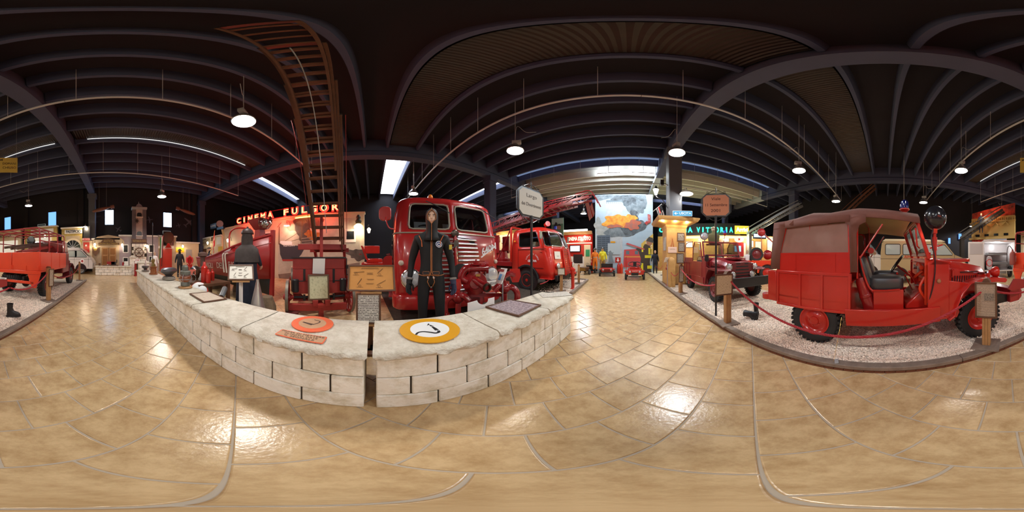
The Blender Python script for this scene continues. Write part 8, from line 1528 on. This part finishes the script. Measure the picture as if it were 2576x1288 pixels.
# ------------------------------------------------------------------ red cinema front left of the mural
CW = Wall((-5.9,13.0),(-2.75,13.0),(0,-1)); cs = thing('cinema_front', 'red cinema front with white block letters, screen and arched door left of the mural', 'building'); a, c = CW.at(1415,600)[0], CW.at(1491,600)[0]
def cw(nm, m, *r_, **k): return CW.rect(nm, m, cs, *r_, **k)
cw('wall', red, 1410,588,1490,688,-.3,.3, dz=0); cw('cornice', woodl, 1410,583,1490,591,0,.25,.02); cw('sign_band', red, 1410,592,1489,610,0,.1); cw('lit_ledge', emis('ledge_glow', (1,.8,.5),1.2),1410,611,1489,613,.0,.12); CW.txt(CW.wid(1428,1487), 'CINEMA STATUTO', .42, paperw, cs, 1457,601,.12, bold=.02); cw('screen_case', black, 1434,617,1461,634,0,.1); cw('screen', emis('tv_pink', (.95,.72,.82),1.6),1436,619,1459,632,.1,.01)
cw('door_surround', cream, 1470,616,1486,688,0,.08, dz=0); cw('green_poster', mat('poster_green', hexc('2f8f5f'),.5),1474,628,1484,645,.08,.02); cw('lower_tiles', white, 1425,645,1470,688,0,.05, dz=0); cw('dark_niche', black, 1443,640,1466,662,.05,.02); bulb(cs, CW.pt(CW.at(1474,597),.35), None, .09); plight(CW.pt(CW.at(1455,600),1.2),45)
t = thing('tube_light', 'white fluorescent tube fitting above the red cinema cornice', 'light', CW.pt(CW.at(1445,587),0) + V((0,.1,.12))); b = B(); b.bx(-1.1,1.1,-.06,.06,0,.22); b.out('diffuser', emis('tube_diffuser', (1,.97,.92),3), t)
t = thing('portrait_banner', 'green framed banner with two painted faces above the truck cab', 'banner'); QW = Wall((-7,12.0),(-4,12.0),(0,-1)); QW.rect('panel', mat('banner_green', hexc('4f6a52'),.7, var=.5, vscale=2), t, 1388,549,1418,600,0,.06, dz=2.0); QW.rect('pale_top', mat('banner_pale', hexc('8f9c90'),.7), t, 1389,550,1417,564,.06,.004); QW.poly('face', mat('banner_face', hexc('8a5f4a'),.7), t, [(1401,571),(1407,565),(1412,569),(1411,577),(1404,578)], .065); QW.poly('hair', black, t, [(1393,572),(1399,559),(1403,562),(1400,578),(1394,578)], .07); QW.poly('hair', black, t, [(1402,568),(1408,563),(1413,569),(1408,568)], .072); QW.rect('post', black, t, 1402,598,1404,640,-.1,.08, dz=0)
# grey-blue plant and brown arcade between the two trucks
AW = Wall((-11,11.5),(-5.5,11.5),(0,-1)); t = thing('arcade_front', 'warm lit cream arcade between the flat-nosed truck and the ladder truck', 'building'); AW.rect('wall', cream, t, 1215,585,1330,690,-.3,.3, dz=0); AW.rect('cornice', pine, t, 1213,583,1332,590,0,.4); plight(AW.pt(AW.at(1240,600),.8),60); plight(AW.pt(AW.at(1275,600),.8),60)
for u0, v0, u1, v1 in ((1232,597,1242,606),(1246,597,1258,610),(1240,615,1250,628),(1262,600,1272,612)): AW.rect('framed_picture', woodd, t, u0, v0, u1, v1,0,.05); AW.rect('page', paper, t, u0 + 1, v0 + 1, u1 - 1, v1 - 1,.05,.01)
bulb(t, AW.pt(AW.at(1258,594),.3), None, .07)
def oldcar(lb, p, yaw, m, s=1.0):
    t = thing('old_car', lb, 'car', p, yaw); b = B(); b.loft([[(x, y * w_, z) for y, z in ((-1,.45),(-1, h_ - .1),(-.6, h_),(.6, h_),(1, h_ - .1),(1,.45))] for x, w_, h_ in ((-1.1,.5,.95),(-.2,.55,1.05),(0,.5,1.0),(.9,.3,.98),(1.0,.28,.95))]); b.out('body', m, t, bev=.03)
    for x in (-.85,.85):
        for sg in (-1,1): spoked(x, 0,.36, t, 'wheel'); q = list(t.children)[-1]; q.rotation_euler.z = pi / 2; q.location = (x, sg * .62 - 0,0); q.location = (x, sg * .62 - x, 0)
    b = B(); b.bar((-.2,-.5,.95),(-.05,-.5,1.7),.04,.04); b.bar((-.2,.5,.95),(-.05,.5,1.7),.04,.04); b.bx(-1.2,.0,-.6,.6,1.7,1.74); b.bar((-1.1,-.5,.95),(-1.1,-.5,1.7),.04,.04); b.bar((-1.1,.5,.95),(-1.1,.5,1.7),.04,.04); b.out('canopy_frame', woodd, t)
    for sg in (-1,1): b = B(); b.lathe([(.03,0),(.1,.06),(.11,.1),(.001,.1)], (.95, sg * .4,.9),(1,0,0),16); b.out('headlamp', brass, t)
oldcar('dark brown vintage fire car behind the ladder truck bed', g(1262,692) + V((-.2,.6,0)), R(-60), woodd)
# ------------------------------------------------------------------ child-size jeeps and kart at the aisle end
def minijeep(lb, u, v, w_, dark):
    p = g(u, v); t = thing('small_jeep', lb, 'toy car', p, fy_(p)); k_ = w_ / 1.1      # local -y forward, front wheels at y=0
    def bb_(x0, x1, y0, y1, z0, z1, nm, m, bev=.01): b = B(); b.bx(x0 * k_, x1 * k_, y0 * k_, y1 * k_, z0 * k_, z1 * k_); return b.out(nm, m, t, bev=bev)
    bb_(-.36,.36,-.1,.75,.35,.56, 'hood', red, .03); bb_(-.44,.44,.75,1.7,.28,.56, 'tub', red, .02); bb_(-.56,-.3,-.12,.5,.46,.52, 'fender', red); bb_(.3,.56,-.12,.5,.46,.52, 'fender', red)
    if dark:
        bb_(-.36,.36,-.13,-.1,.26,.54, 'grille', red)
        for i in range(9): x = -.2 + i * .05; bb_(x - .012, x + .012,-.145,-.13,.3,.48, 'grille_slot', rec, 0)
        bb_(-.43,.43,.72,.75,.56,.86, 'windscreen', mat('dark_screen', (.02,.022,.025),.2),.04); bb_(-.55,.55,-.2,-.15,.22,.3, 'bumper', black)
    else:
        bb_(-.5,.5,-.14,-.1,.3,.55, 'front_panel', red, .02); bb_(-.2,.2,-.16,-.14,.26,.42, 'radiator', black); bb_(-.35,.35,-.3,-.25,.2,.25, 'bumper', black); b = B(); b.torus((0,.75 * k_, .86 * k_),(0,-.3,.9),.4 * k_, .025,24,6); b.out('hoop_rail', black, t); bb_(-.3,.3,.55,1.2,.5,.72, 'seats', red, .06); bb_(-.1,.1,.6,.9,.7,1.0, 'steering_box', black); textw('WILLIS', .3 * k_, .06, paperw, t, (0,-.145 * k_, .5 * k_),(1,0,0),(0,0,1)); bb_(-.52,-.48,.2,.24,.5,1.3, 'marker_pole', red)
    for sg in (-1,1):
        b = B(); b.lathe([(.06,0),(.05,.02),(.001,.03)], (sg * .27 * k_, -.135 * k_, .47 * k_),(0,-1,0),14); b.out('headlamp', lens, t)
        for y in (0,1.35): o = wheel(t, (sg * .5 * k_, y * k_, .2 * k_),.2,.12,.11, steel, sg, False); o.rotation_euler.z += pi / 2 if sg > 0 else pi / 2 - pi; o.rotation_euler.z = -pi / 2 if sg > 0 else pi / 2; o.scale = (k_, k_, k_)
    steering(t, V((.18 * k_, .95 * k_, .72 * k_)),(0,.8,.5),.12)
minijeep('small red jeep with slotted grille and dark folded windscreen at the aisle end', 1527,695,1.05, True); minijeep('small red open jeep with black hoop rail, nearest to the right kerb', 1597,704,1.1, False)
p = g(1467,691); t = thing('pedal_car', 'small brown pedal car with wooden nose left of the slotted red jeep', 'toy car', p, fy_(p, R(-25))); b = B(); b.bx(-.28,.28,-.1,.55,.25,.55); b.out('nose', woodd, t, bev=.06); b = B(); b.bx(-.22,.22,-.115,-.1,.28,.5); b.out('nose_plate', brass, t); b = B(); b.bx(-.3,.3,.55,1.5,.2,.32); b.bx(-.25,.25,1.1,1.4,.3,.6); b.out('chassis', black, t)
for sg in (-1,1):
    for y in (.2,1.3): o = wheel(t, (sg * .42, y, .2),.2,.1,.11, steel, sg, False); o.rotation_euler.z = -pi / 2 if sg > 0 else pi / 2
steering(t, (0,.8,.7),(0,.8,.5),.13)
# ------------------------------------------------------------------ right-hand street: green neon cinema, shops
GW = Wall((2.6,15.5),(11.5,10.2),(-.5,-1)); gs = thing('neon_sign', 'green neon cinema lettering on a dark board behind the pine pillar and jeep', 'neon sign'); GW.rect('board', black, gs, 1655,562,1862,592,-.1,.1); gn = emis('neon_green', (.05,.9,.5),1.4); gc = emis('neon_green_core', (.35,1,.72),4.5)
for s_, ua, ub in (('CINEMA', 1657,1744),('VITTORIA', 1751,1845)):
    a, c = GW.at(ua, 578)[0], GW.at(ub, 578)[0]; n_ = len(s_); st = (c - a) / n_
    for i, ch in enumerate(s_): o = GW.pt((a + st * (i + .5), GW.at(ua + (ub - ua) * (i + .5) / n_, 579)[1]),.05); textw(ch, st * (.78 if ch != 'I' else .3),.62, gn, gs, o, GW.x, (0,0,1), ext=.03, bold=.03, name='letter')
for u in (1690,1800): plight(GW.pt(GW.at(u, 580),.6),25,(.1,1,.5),.2)
sh = thing('shop_row', 'warm lit wooden shop row with framed boards under the green neon sign', 'building'); GW.rect('wall', pine, sh, 1655,592,1990,690,-.3,.3, dz=0); GW.rect('lit_fascia', emis('fascia_glow', (1,.78,.45),1.1), sh, 1700,594,1990,600,.0,.05)
for u0, v0, u1, v1, m in ((1708,612,1722,640, paper),(1726,608,1742,622, paper),(1808,604,1820,640, woodd),(1822,600,1834,608, cream),(1862,612,1876,650, white),(1884,606,1895,622, paper),(1900,608,1915,630, paper),(1930,604,1948,640, paper)): GW.rect('framed_board', woodd, sh, u0 - 1, v0 - 1, u1 + 1, v1 + 1,0,.04); GW.rect('board_page', m, sh, u0, v0, u1, v1,.04,.01)
GW.rect('screen_case', wine, sh, 1844,610,1870,645,.0,.2); GW.rect('screen', emis('screen_sky', (.25,.6,.95),1.6), sh, 1847,619,1863,633,.2,.02)
for u in (1700,1760,1820,1880,1940): plight(GW.pt(GW.at(u, 604),.9),75,(1,.8,.5),.15); bulb(sh, GW.pt(GW.at(u, 604),.3), None, .06)
t = thing('shop_sign', 'yellow lit shop sign right of the green neon lettering', 'sign'); GW.rect('case', emis('sign_yellow', (.85,.6,.06),.9), t, 1848,569,1883,589,.05,.15); GW.txt(GW.wid(1851,1880), 'Arrivi', .5, emis('sign_glow', (.85,1,.8),2.5), t, 1866,579,.22, bold=.02)
t = thing('shop_sign', 'blue lit shop sign under the red ball float', 'sign'); GW.rect('case', black, t, 1892,588,1924,602,.3,.1); GW.rect('lit_face', emis('sign_bluewhite', (.3,.5,1),2), t, 1894,590,1922,598,.4,.01)
t = thing('oval_sign', 'pale oval sign with dark figure beside the blue screen', 'sign', GW.pt(GW.at(1858,603),.3)); b = B(); b.M = lmat(GW.x, (0,0,1),(0,0,0)); b.prism(ell(0,0,.42,.28), 'z', 0,.04); b.out('oval', paper, t); b = B(); b.M = lmat(GW.x, (0,0,1),(0,0,0)); b.prism([(.16 * cos(i * pi / 4) * (1 if i % 2 else .4),.16 * sin(i * pi / 4) * (1 if i % 2 else .4)) for i in range(8)], 'z', .04,.045); b.out('emblem', wine, t)
# orange red foam truck behind the jeeps
p = g(1922,700,.0); tr = thing('pump_truck', 'orange red open pump truck with spare wheel and red ball, behind the canvas jeep', 'truck', V((p.x - .0, p.y, 0)), R(-35)); 
b = B(); b.bx(-1.8,1.0,-.7,.7,.85,1.05); b.bx(-1.8,1.0,-.72,-.68,.8,1.1); b.out('bed', orange_red, tr, bev=.01); b = B(); b.prism([(x, z) for x, z in [(.55 * cos(R(i * 15)),.42 + .55 * sin(R(i * 15))) for i in range(13)]] + [(x, z) for x, z in [(.48 * cos(R(i * 15)),.42 + .48 * sin(R(i * 15))) for i in range(12,-1,-1)]], 'y', -.85,-.6); b.out('wheel_arch', orange_red, tr)
for sg in (-1,1): wheel(tr, (0, sg * .7,.42),.42,.2,.24, red, sg); wheel(tr, (-2.6, sg * .7,.42),.42,.2,.24, red, sg)
o = wheel(tr, (-.55,-.5,1.45),.40,.18,.25, maroon, -1, False, 'spare_wheel'); b = B(); b.sph((.2,-.1,1.42),.3); b.out('dark_red_tank', wine, tr); b = B(); b.sph((.72,-.2,1.42),.27); b.out('pink_tank', mat('dusty_red', hexc('a5564e'),.4), tr); b = B(); b.sph((-.25,-.4,2.72),.24); b.out('red_ball', mat('ball_red', (.42,.03,.035),.25, coat=.5), tr); b = B(); b.cyl((-.25,-.4,1.05),(-.25,-.4,2.5),.02); b.bar((-.1,-.4,2.62),(1.0,-.35,1.7),.07,.07); b.out('ball_mast', MATS['dusty_red'], tr); b = B(); b.bx(-3.0,-1.8,-.7,.7,.7,1.3); b.out('front_body', orange_red, tr, bev=.05)
# aerial ladders rising behind
def skyladder(lb, A, C, hw_, m, n):
    t = thing('aerial_ladder', lb, 'ladder'); A, C = V(A), V(C); d = (C - A).normalized(); sd = V((-d.y, d.x, 0)).normalized(); up = sd.cross(d); up = up if up.z > 0 else -up
    for sg in (-1,1): b = B(); b.bar(A + sd * sg * hw_, C + sd * sg * hw_, .08,.16); b.out('stringer', m, t); b = B(); b.bar(A + sd * sg * hw_ + up * .4, C + sd * sg * hw_ + up * .25,.05,.05); b.out('top_rail', m, t)
    for i in range(n): b = B(); q = A.lerp(C, (i + .5) / n); b.cyl(q - sd * hw_, q + sd * hw_, .02, n=6); b.bar(q + sd * hw_, q + sd * hw_ + up * .35,.025,.025); b.out('rung', m, t)
    b = B(); b.bar((A.x, A.y, 0), A, .3,.3,(1,0,0)); b.out('turret_post', m, t)
skyladder('grey steel aerial ladder rising behind the canvas jeep rear corner', rv(1885,588,13.5), rv(2015,515,11),.3, steel, 16); skyladder('rust brown aerial ladder rising above the canvas jeep roof', rv(2105,560,15), rv(2202,470,14),.35, mat('rust_brown', hexc('6b4230'),.6),10); skyladder('dark steel aerial ladder crossing before the flame painting', rv(2420,600,12.5), rv(2525,530,11.5),.3, mat('dark_steel', hexc('3a332e'),.5,.4),12)
# ------------------------------------------------------------------ beige ambulance beyond the jeep, white van beside it
def van(lb, p, yaw, L_, w_, h, m, roofm, cross=True, nose=.75, band=None, nm='ambulance'):
    t = thing(nm, lb, 'van', p, yaw); hw_ = w_ / 2; k = h / 2.1    # local +x forward, rear axle origin
    x0, x1 = -.95, L_ - .95
    prof = [(x0,.42 * k),(x0,1.5 * k),(x0 + .06,2.0 * k),(x0 + .2,2.1 * k),(x1 - nose - .75,2.1 * k),(x1 - nose - .5,2.04 * k),(x1 - nose + .05,1.38 * k),(x1 - .12,1.2 * k),(x1,.95 * k),(x1,.45 * k)]
    b = B(); b.loft([[(x + (0 if abs(y) < hw_ - .05 else (.03 if x < 0 else -.03)), y, z - (.0 if abs(y) < hw_ - .06 or z < 1.9 * k else .06)) for x, z in prof] for y in (-hw_, -hw_ + .05,0, hw_ - .05, hw_)]); b.out('body', m, t, smooth=30)
    b = B(); b.loft([[(x0 + .1, y, 2.02 * k),(x0 + .25, y * .96,2.13 * k),(x1 - nose - .75, y * .96,2.13 * k),(x1 - nose - .5, y, 2.04 * k)] for y in (-hw_ - .004, hw_ + .004)], closed=True); b.out('roof', roofm, t)
    xs = [x0 + .25, x0 + 1.1, x0 + 1.95]; wz0, wz1 = 1.38 * k, 1.88 * k
    for sg in (-1,1):
        for i, x in enumerate(xs):
            xe = x + .72
            if xe > x1 - nose - .75: continue
            q = [V((a, sg * (hw_ + .006), z)) for a, z in rrect(.72, wz1 - wz0,.07,3, x + .36,(wz0 + wz1) / 2)]; b = B(); b.tube(q, .016,6, True); b.out('window_gasket', black, t); b = B(); b.add(q, [tuple(range(len(q)))]); b.out('window', mat('frosted_pane', hexc('9aa5a2'),.15, coat=.5), t)
        q = [V((a, sg * (hw_ + .006), z)) for a, z in ((x1 - nose - 1.0, wz0 - .02),(x1 - nose - 1.0, wz1),(x1 - nose - .55, wz1),(x1 - nose - .12, wz0 + .05),(x1 - nose - .12, wz0 - .02))]; b = B(); b.tube(q, .016,6, True); b.out('window_gasket', black, t); b = B(); b.add(q, [tuple(range(5))]); b.out('cab_window', mat('frosted_pane', hexc('9aa5a2'),.15), t)
        b = B(); xd = x1 - nose - 1.06; b.bx(xd, xd + .012, sg * hw_ - .008, sg * hw_ + .008,.5 * k, 1.95 * k); b.bx(x1 - nose + .0, x1 - nose + .012, sg * hw_ - .008, sg * hw_ + .008,.6 * k, 1.4 * k); b.bx(x0, x1 - .1, sg * hw_ - .006, sg * hw_ + .006,1.18 * k, 1.195 * k); b.out('door_seams', black, t)['kind'] = 'stuff'
        b = B(); b.cyl((xd + .1, sg * (hw_ + .02),1.2 * k),(xd + .22, sg * (hw_ + .02),1.2 * k),.014); b.out('door_handle', chrome, t)
        for x in (0, L_ - 1.85): 
            wheel(t, (x, sg * (hw_ - .1),.33),.33,.18,.2, steel, sg, False); b = B(); b.prism([(x + .42 * cos(R(a)),.38 + .42 * sin(R(a))) for a in range(0,181,15)], 'y', sg * hw_ - .012, sg * hw_ + .012); b.out('wheel_arch', rec, t)
        if cross:
            cx_, cz_ = x1 - nose - .45,1.05 * k; b = B(); b.prism(ell(cx_, cz_, .16,.16), 'y', sg * hw_ - .014, sg * hw_ + .014); b.out('white_disc', paperw, t); b = B(); y0, y1 = (hw_ * sg - .018, hw_ * sg + .018); b.bx(cx_ - .1, cx_ + .1, y0, y1, cz_ - .033, cz_ + .033); b.bx(cx_ - .033, cx_ + .033, y0, y1, cz_ - .1, cz_ + .1); b.out('red_cross', mat('cross_red', (.6,.02,.02),.4), t)
    b = B(); b.bx(x1 - .05, x1 + .08,-hw_ + .05, hw_ - .05,.42 * k, .55 * k); b.out('bumper', chrome, t, bev=.02)
    for sg in (-1,1): b = B(); b.lathe([(.1,0),(.1,.03),(.001,.05)], (x1, sg * hw_ * .65,.8 * k),(1,0,0),16); b.out('headlamp', lens, t)
    b = B(); b.add([(x1 - nose - .47,-hw_ + .15,1.97 * k),(x1 - nose - .47, hw_ - .15,1.97 * k),(x1 - nose + .0, hw_ - .12,1.45 * k),(x1 - nose + .0,-hw_ + .12,1.45 * k)], [(0,1,2,3)]); b.M = None; o = b.out('windscreen', mat('frosted_pane', hexc('9aa5a2'),.15), t); o.location = (.02,0,.02); return t
tan_ = mat('van_beige', hexc('a08c66'),.35, coat=.3); vw = mat('van_white', hexc('cfc6c2'),.35, coat=.3)
p = g(2263.5,713); va = van('two-tone beige ambulance with red cross behind the bright red jeep', (p.x + .8, p.y - .0,0), R(-90),4.5,1.7,2.15, tan_, mat('van_cream', hexc('c2b492'),.4), nose=.7); b = B(); b.lathe([(.07,0),(.06,.12),(.001,.14)], (2.0,-.1,2.14), n=12); b.out('blue_beacon', mat('blue_lit', (.02,.05,.5),.15), va); textw('AMBULANZA', 1.4,.2, red, va, (.9,-.862,1.3),(1,0,0),(0,0,1))
van('white van whose side window shows behind the canvas jeep seat', (10.7,3.0,0), R(-96),4.2,1.7,2.25, vw, vw, cross=False, nm='van')
p = g(193.6 + 2576,689.6); van('white ambulance with red cross and black fender, behind the open frame truck', (p.x + 1.75, p.y - .85,0), R(180),3.9,1.7,1.95, vw, vw, nose=.35)
# white box ambulance with open rear showing stretchers
p = rv(2515,672,9.6); t = thing('box_ambulance', 'white box ambulance with open lit rear showing stretchers, right of the red curtain', 'van', (p.x, p.y, 0), fy_(p, R(12)))
for (x0, x1, y0, y1, z0, z1) in ((-.95,-.9,0,2,.5,2.2),(.9,.95,0,2,.5,2.2),(-.95,.95,1.95,2,.5,2.2),(-.95,.95,0,2,.45,.52),(-.95,.95,0,2,2.2,2.3)): b = B(); b.bx(x0, x1, y0, y1, z0, z1); b.out('body_panel', vw, t, bev=.02)
b = B(); b.bx(-1.85,-.97,-.25,-.18,.55,2.15); b.out('rear_door', vw, t, bev=.06); b = B(); b.bx(-1.75,-1.05,-.27,-.25,1.45,2.05); b.out('door_window', mat('plate_pale2', hexc('b0a8a8'),.4), t)
for z in (.85,1.4): b = B(); b.bx(-.7,.5,.05,1.9, z, z + .06); b.bx(-.65,.45,.1,1.8, z + .06, z + .16); b.out('stretcher', steel, t, bev=.02)
plight(V((p.x, p.y, 0)) + Matrix.Rotation(fy_(p, R(12)),3, 'Z') @ V((0,.7,2.0)),30,(.9,.95,1),.2)
for sg in (-1,1): wheel(t, (sg * .8,.7,.36),.36,.18,.2, steel, sg, False).rotation_euler.z = -pi / 2 if sg > 0 else pi / 2
# yellow theatre facade with flames painted above
YA, YC = rv(2445,644,13.5), rv(2556,644,12.0); YW = Wall((YA.x, YA.y),(YC.x, YC.y),(-1,.5)); yf = thing('theatre_front', 'yellow moulded theatre facade with red curtains and painted flames above', 'building'); a, c = YW.at(2444,560)[0], YW.at(2552,540)[0]; zt = YW.at(2500,545)[1]; zb = YW.at(2500,600)[1]
def yb(nm, m, s0, s1, z0, z1, t0, t1, bev=0): b = B(); b.M = lmat(YW.x, (0,0,1), YW.o); b.bx(s0, s1, z0, z1, t0, t1); return b.out(nm, m, yf, bev=bev, smooth=0)
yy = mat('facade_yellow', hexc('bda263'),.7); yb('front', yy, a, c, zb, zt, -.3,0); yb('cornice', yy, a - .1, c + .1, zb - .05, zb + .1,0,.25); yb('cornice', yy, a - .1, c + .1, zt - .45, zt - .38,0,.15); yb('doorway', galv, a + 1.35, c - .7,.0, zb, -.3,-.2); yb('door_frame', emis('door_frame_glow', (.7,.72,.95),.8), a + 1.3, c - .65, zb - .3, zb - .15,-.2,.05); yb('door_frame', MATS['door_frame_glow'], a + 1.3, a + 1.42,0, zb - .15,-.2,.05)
for i in range(22): s_ = a + .15 + i * (c - a - .3) / 21; yb('dentil', yy, s_ - .04, s_ + .04, zt - .38, zt - .15,0,.1)
for i in range(4):
    s_ = a + (c - a) * (.16 + .22 * i); b = B(); b.M = lmat(YW.x, (0,0,1), YW.o); zz_ = (zt + zb) / 2 + .12; b.prism([(s_ - .3, zz_),(s_ - .2, zz_),(s_, zz_ + .2),(s_ + .2, zz_),(s_ + .3, zz_),(s_, zz_ + .3)], 'z', 0,.14); b.out('pediment', yy, yf); yb('little_window', MATS['dark_pane'], s_ - .18, s_ + .18, zb + .2, zb + .38,0,.03)
for i in range(9): b = B(); b.M = lmat(YW.x, (0,0,1), YW.o); s_ = a + .1 + i * .13; b.cyl((s_, 0,-.05),(s_, zb, -.05),.08, n=8); b.out('curtain_fold', red, yf)
fl_ = mat('painted_flame', hexc('c2402c'),.7, var=1, vscale=2.5, col2=hexc('4a1a14')); b = B(); b.M = lmat(YW.x, (0,0,1), YW.o); n_ = 30; rnf = random.Random(4); b.prism([(a + (c - a) * i / n_, zt + .5 + .5 * i / n_) for i in range(n_ + 1)][::-1] + [(a, zt - .02),(c, zt - .02)], 'z', -.2,-.1); b.out('flames_panel', fl_, yf, smooth=0); plight(YW.pt(((a + c) / 2, zt - .3),1.6),28,(1,.88,.7),.2); plight(YW.pt(((a + c) / 2, zt + .2),.9),25,(1,.3,.1),.2)
p = rv(2468,560,11.9); t = thing('climbing_dummy', 'small dark uniformed dummy on the ladder before the painted flames', 'mannequin', p + V((0,0,-.8)), fy_(p)); J, k_ = body_joints(1.5); person(t, J, coat, 'suit', 1); head(t, V((0,-.01,1.72)) * k_, k_, skin, paperw)
for u, v, w_, m in ((2415,595,7, scr),(2388,606,5, scr)): WR = Wall((16.3,-14),(16.3,10),(-1,0)); o = WR.rect('window_%d' % (5 + (u < 2400)), m, None, u - w_ / 2, v - 7, u + w_ / 2, v + 7,0,.06); struct(o)
# yellow notice hanging under the ceiling
p = rv(2566,416,6.2); t = thing('hanging_banner', 'yellow hanging banner with black letters announcing tomorrow closed', 'banner', p); d_ = V((.97,.1,0)); p2 = rv(2576 + 44,415,6.2); d_ = (p2 - p); W_ = d_.length; xr = d_.normalized(); xr.z = 0; fw = V((xr.y, -xr.x, 0)); fw = fw if fw.dot(V((-p.x, -p.y, 0))) > 0 else -fw; xr = V((0,0,1)).cross(fw); C = (p2 - p) / 2; Wd = (p2 - p).length
panel('cloth', mat('banner_yellow', hexc('c9b95a'),.7, var=.3, vscale=3), t, C, xr, (0,0,1), Wd, Wd * .95); textw('DOMANI', Wd * .62, Wd * .2, ink, t, C + xr * Wd * .12 + V((0,0, Wd * .08)) + fw * .01, xr, (0,0,1)); textw('CHIUSO', Wd * .62, Wd * .2, ink, t, C + xr * Wd * .12 - V((0,0, Wd * .18)) + fw * .01, xr, (0,0,1)); b = B(); b.M = lmat(xr, (0,0,1), C - xr * Wd * .3 + V((0,0, Wd * .3)) + fw * .008); b.prism([(-.09,.04),(.06,.05),(.1,.09),(.09,.02),(.1,-.06),(.07,0),(-.05,0),(-.06,-.06),(-.08,0),(-.11,.02)], 'z', 0,.002); b.out('dog_print', ink, t); b = B(); b.cyl(C + xr * Wd * .45 + V((0,0, Wd * .47)), C + xr * Wd * .45 + V((0,0, ZS - .003 - p.z - C.z)),.004, n=5); b.cyl(C - xr * Wd * .45 + V((0,0, Wd * .47)), C - xr * Wd * .45 + V((0,0, ZS - .003 - p.z - C.z)),.004, n=5); b.out('wires', galv, t)['kind'] = 'stuff'
# chain hanging behind the beacon, wall lantern and red machine at the cinema corner
p = rv(2274,520,9); t = thing('hanging_chain', 'thin white chain hanging from the ceiling behind the blue beacon', 'chain', p + V((0,0,.2)))
b = B(); b.cyl((0,0,2.95),(0,0, ZS - .203 - p.z),.006, n=5); b.out('wire', galv, t)
for i in range(60): b = B(); b.torus((0,0, i * .05),(1,0,0) if i % 2 else (0,1,0),.025,.008,8,4); b.out('link', galv, t)
p = rv(928,580,8.0); walllamp('glowing black lantern on a bracket beyond the yellow bell lamp', p, (1,.2,0), 'lantern', 20)
t = thing('hand_pump', 'red hand pump machine with bar handles left of the flat-nosed truck', 'pump', rv(942,644,6.6) - V((0,0,1.35))); b = B(); b.bx(-.5,.5,-.5,.5,.5,1.1); b.bx(-.35,.35,-.3,.3,1.1,1.25); b.out('chest', red, t, bev=.03); b = B(); b.bx(-.25,.25,-.4,.2,1.45,1.75); b.out('top_box', red, t, bev=.02)
for sg in (-1,1): b = B(); b.cyl((sg * .3,-.3,1.2),(sg * .42,-.5,1.75),.03); b.out('handle', red, t); b = B(); b.cyl((-.6, sg * .55,1.42),(.6, sg * .55,1.42),.022); b.out('bar', wine, t)
for sg in (-1,1): spoked(sg * .65,.4,.35, t); spoked(sg * .65,-.4,.35, t)
flush_text()
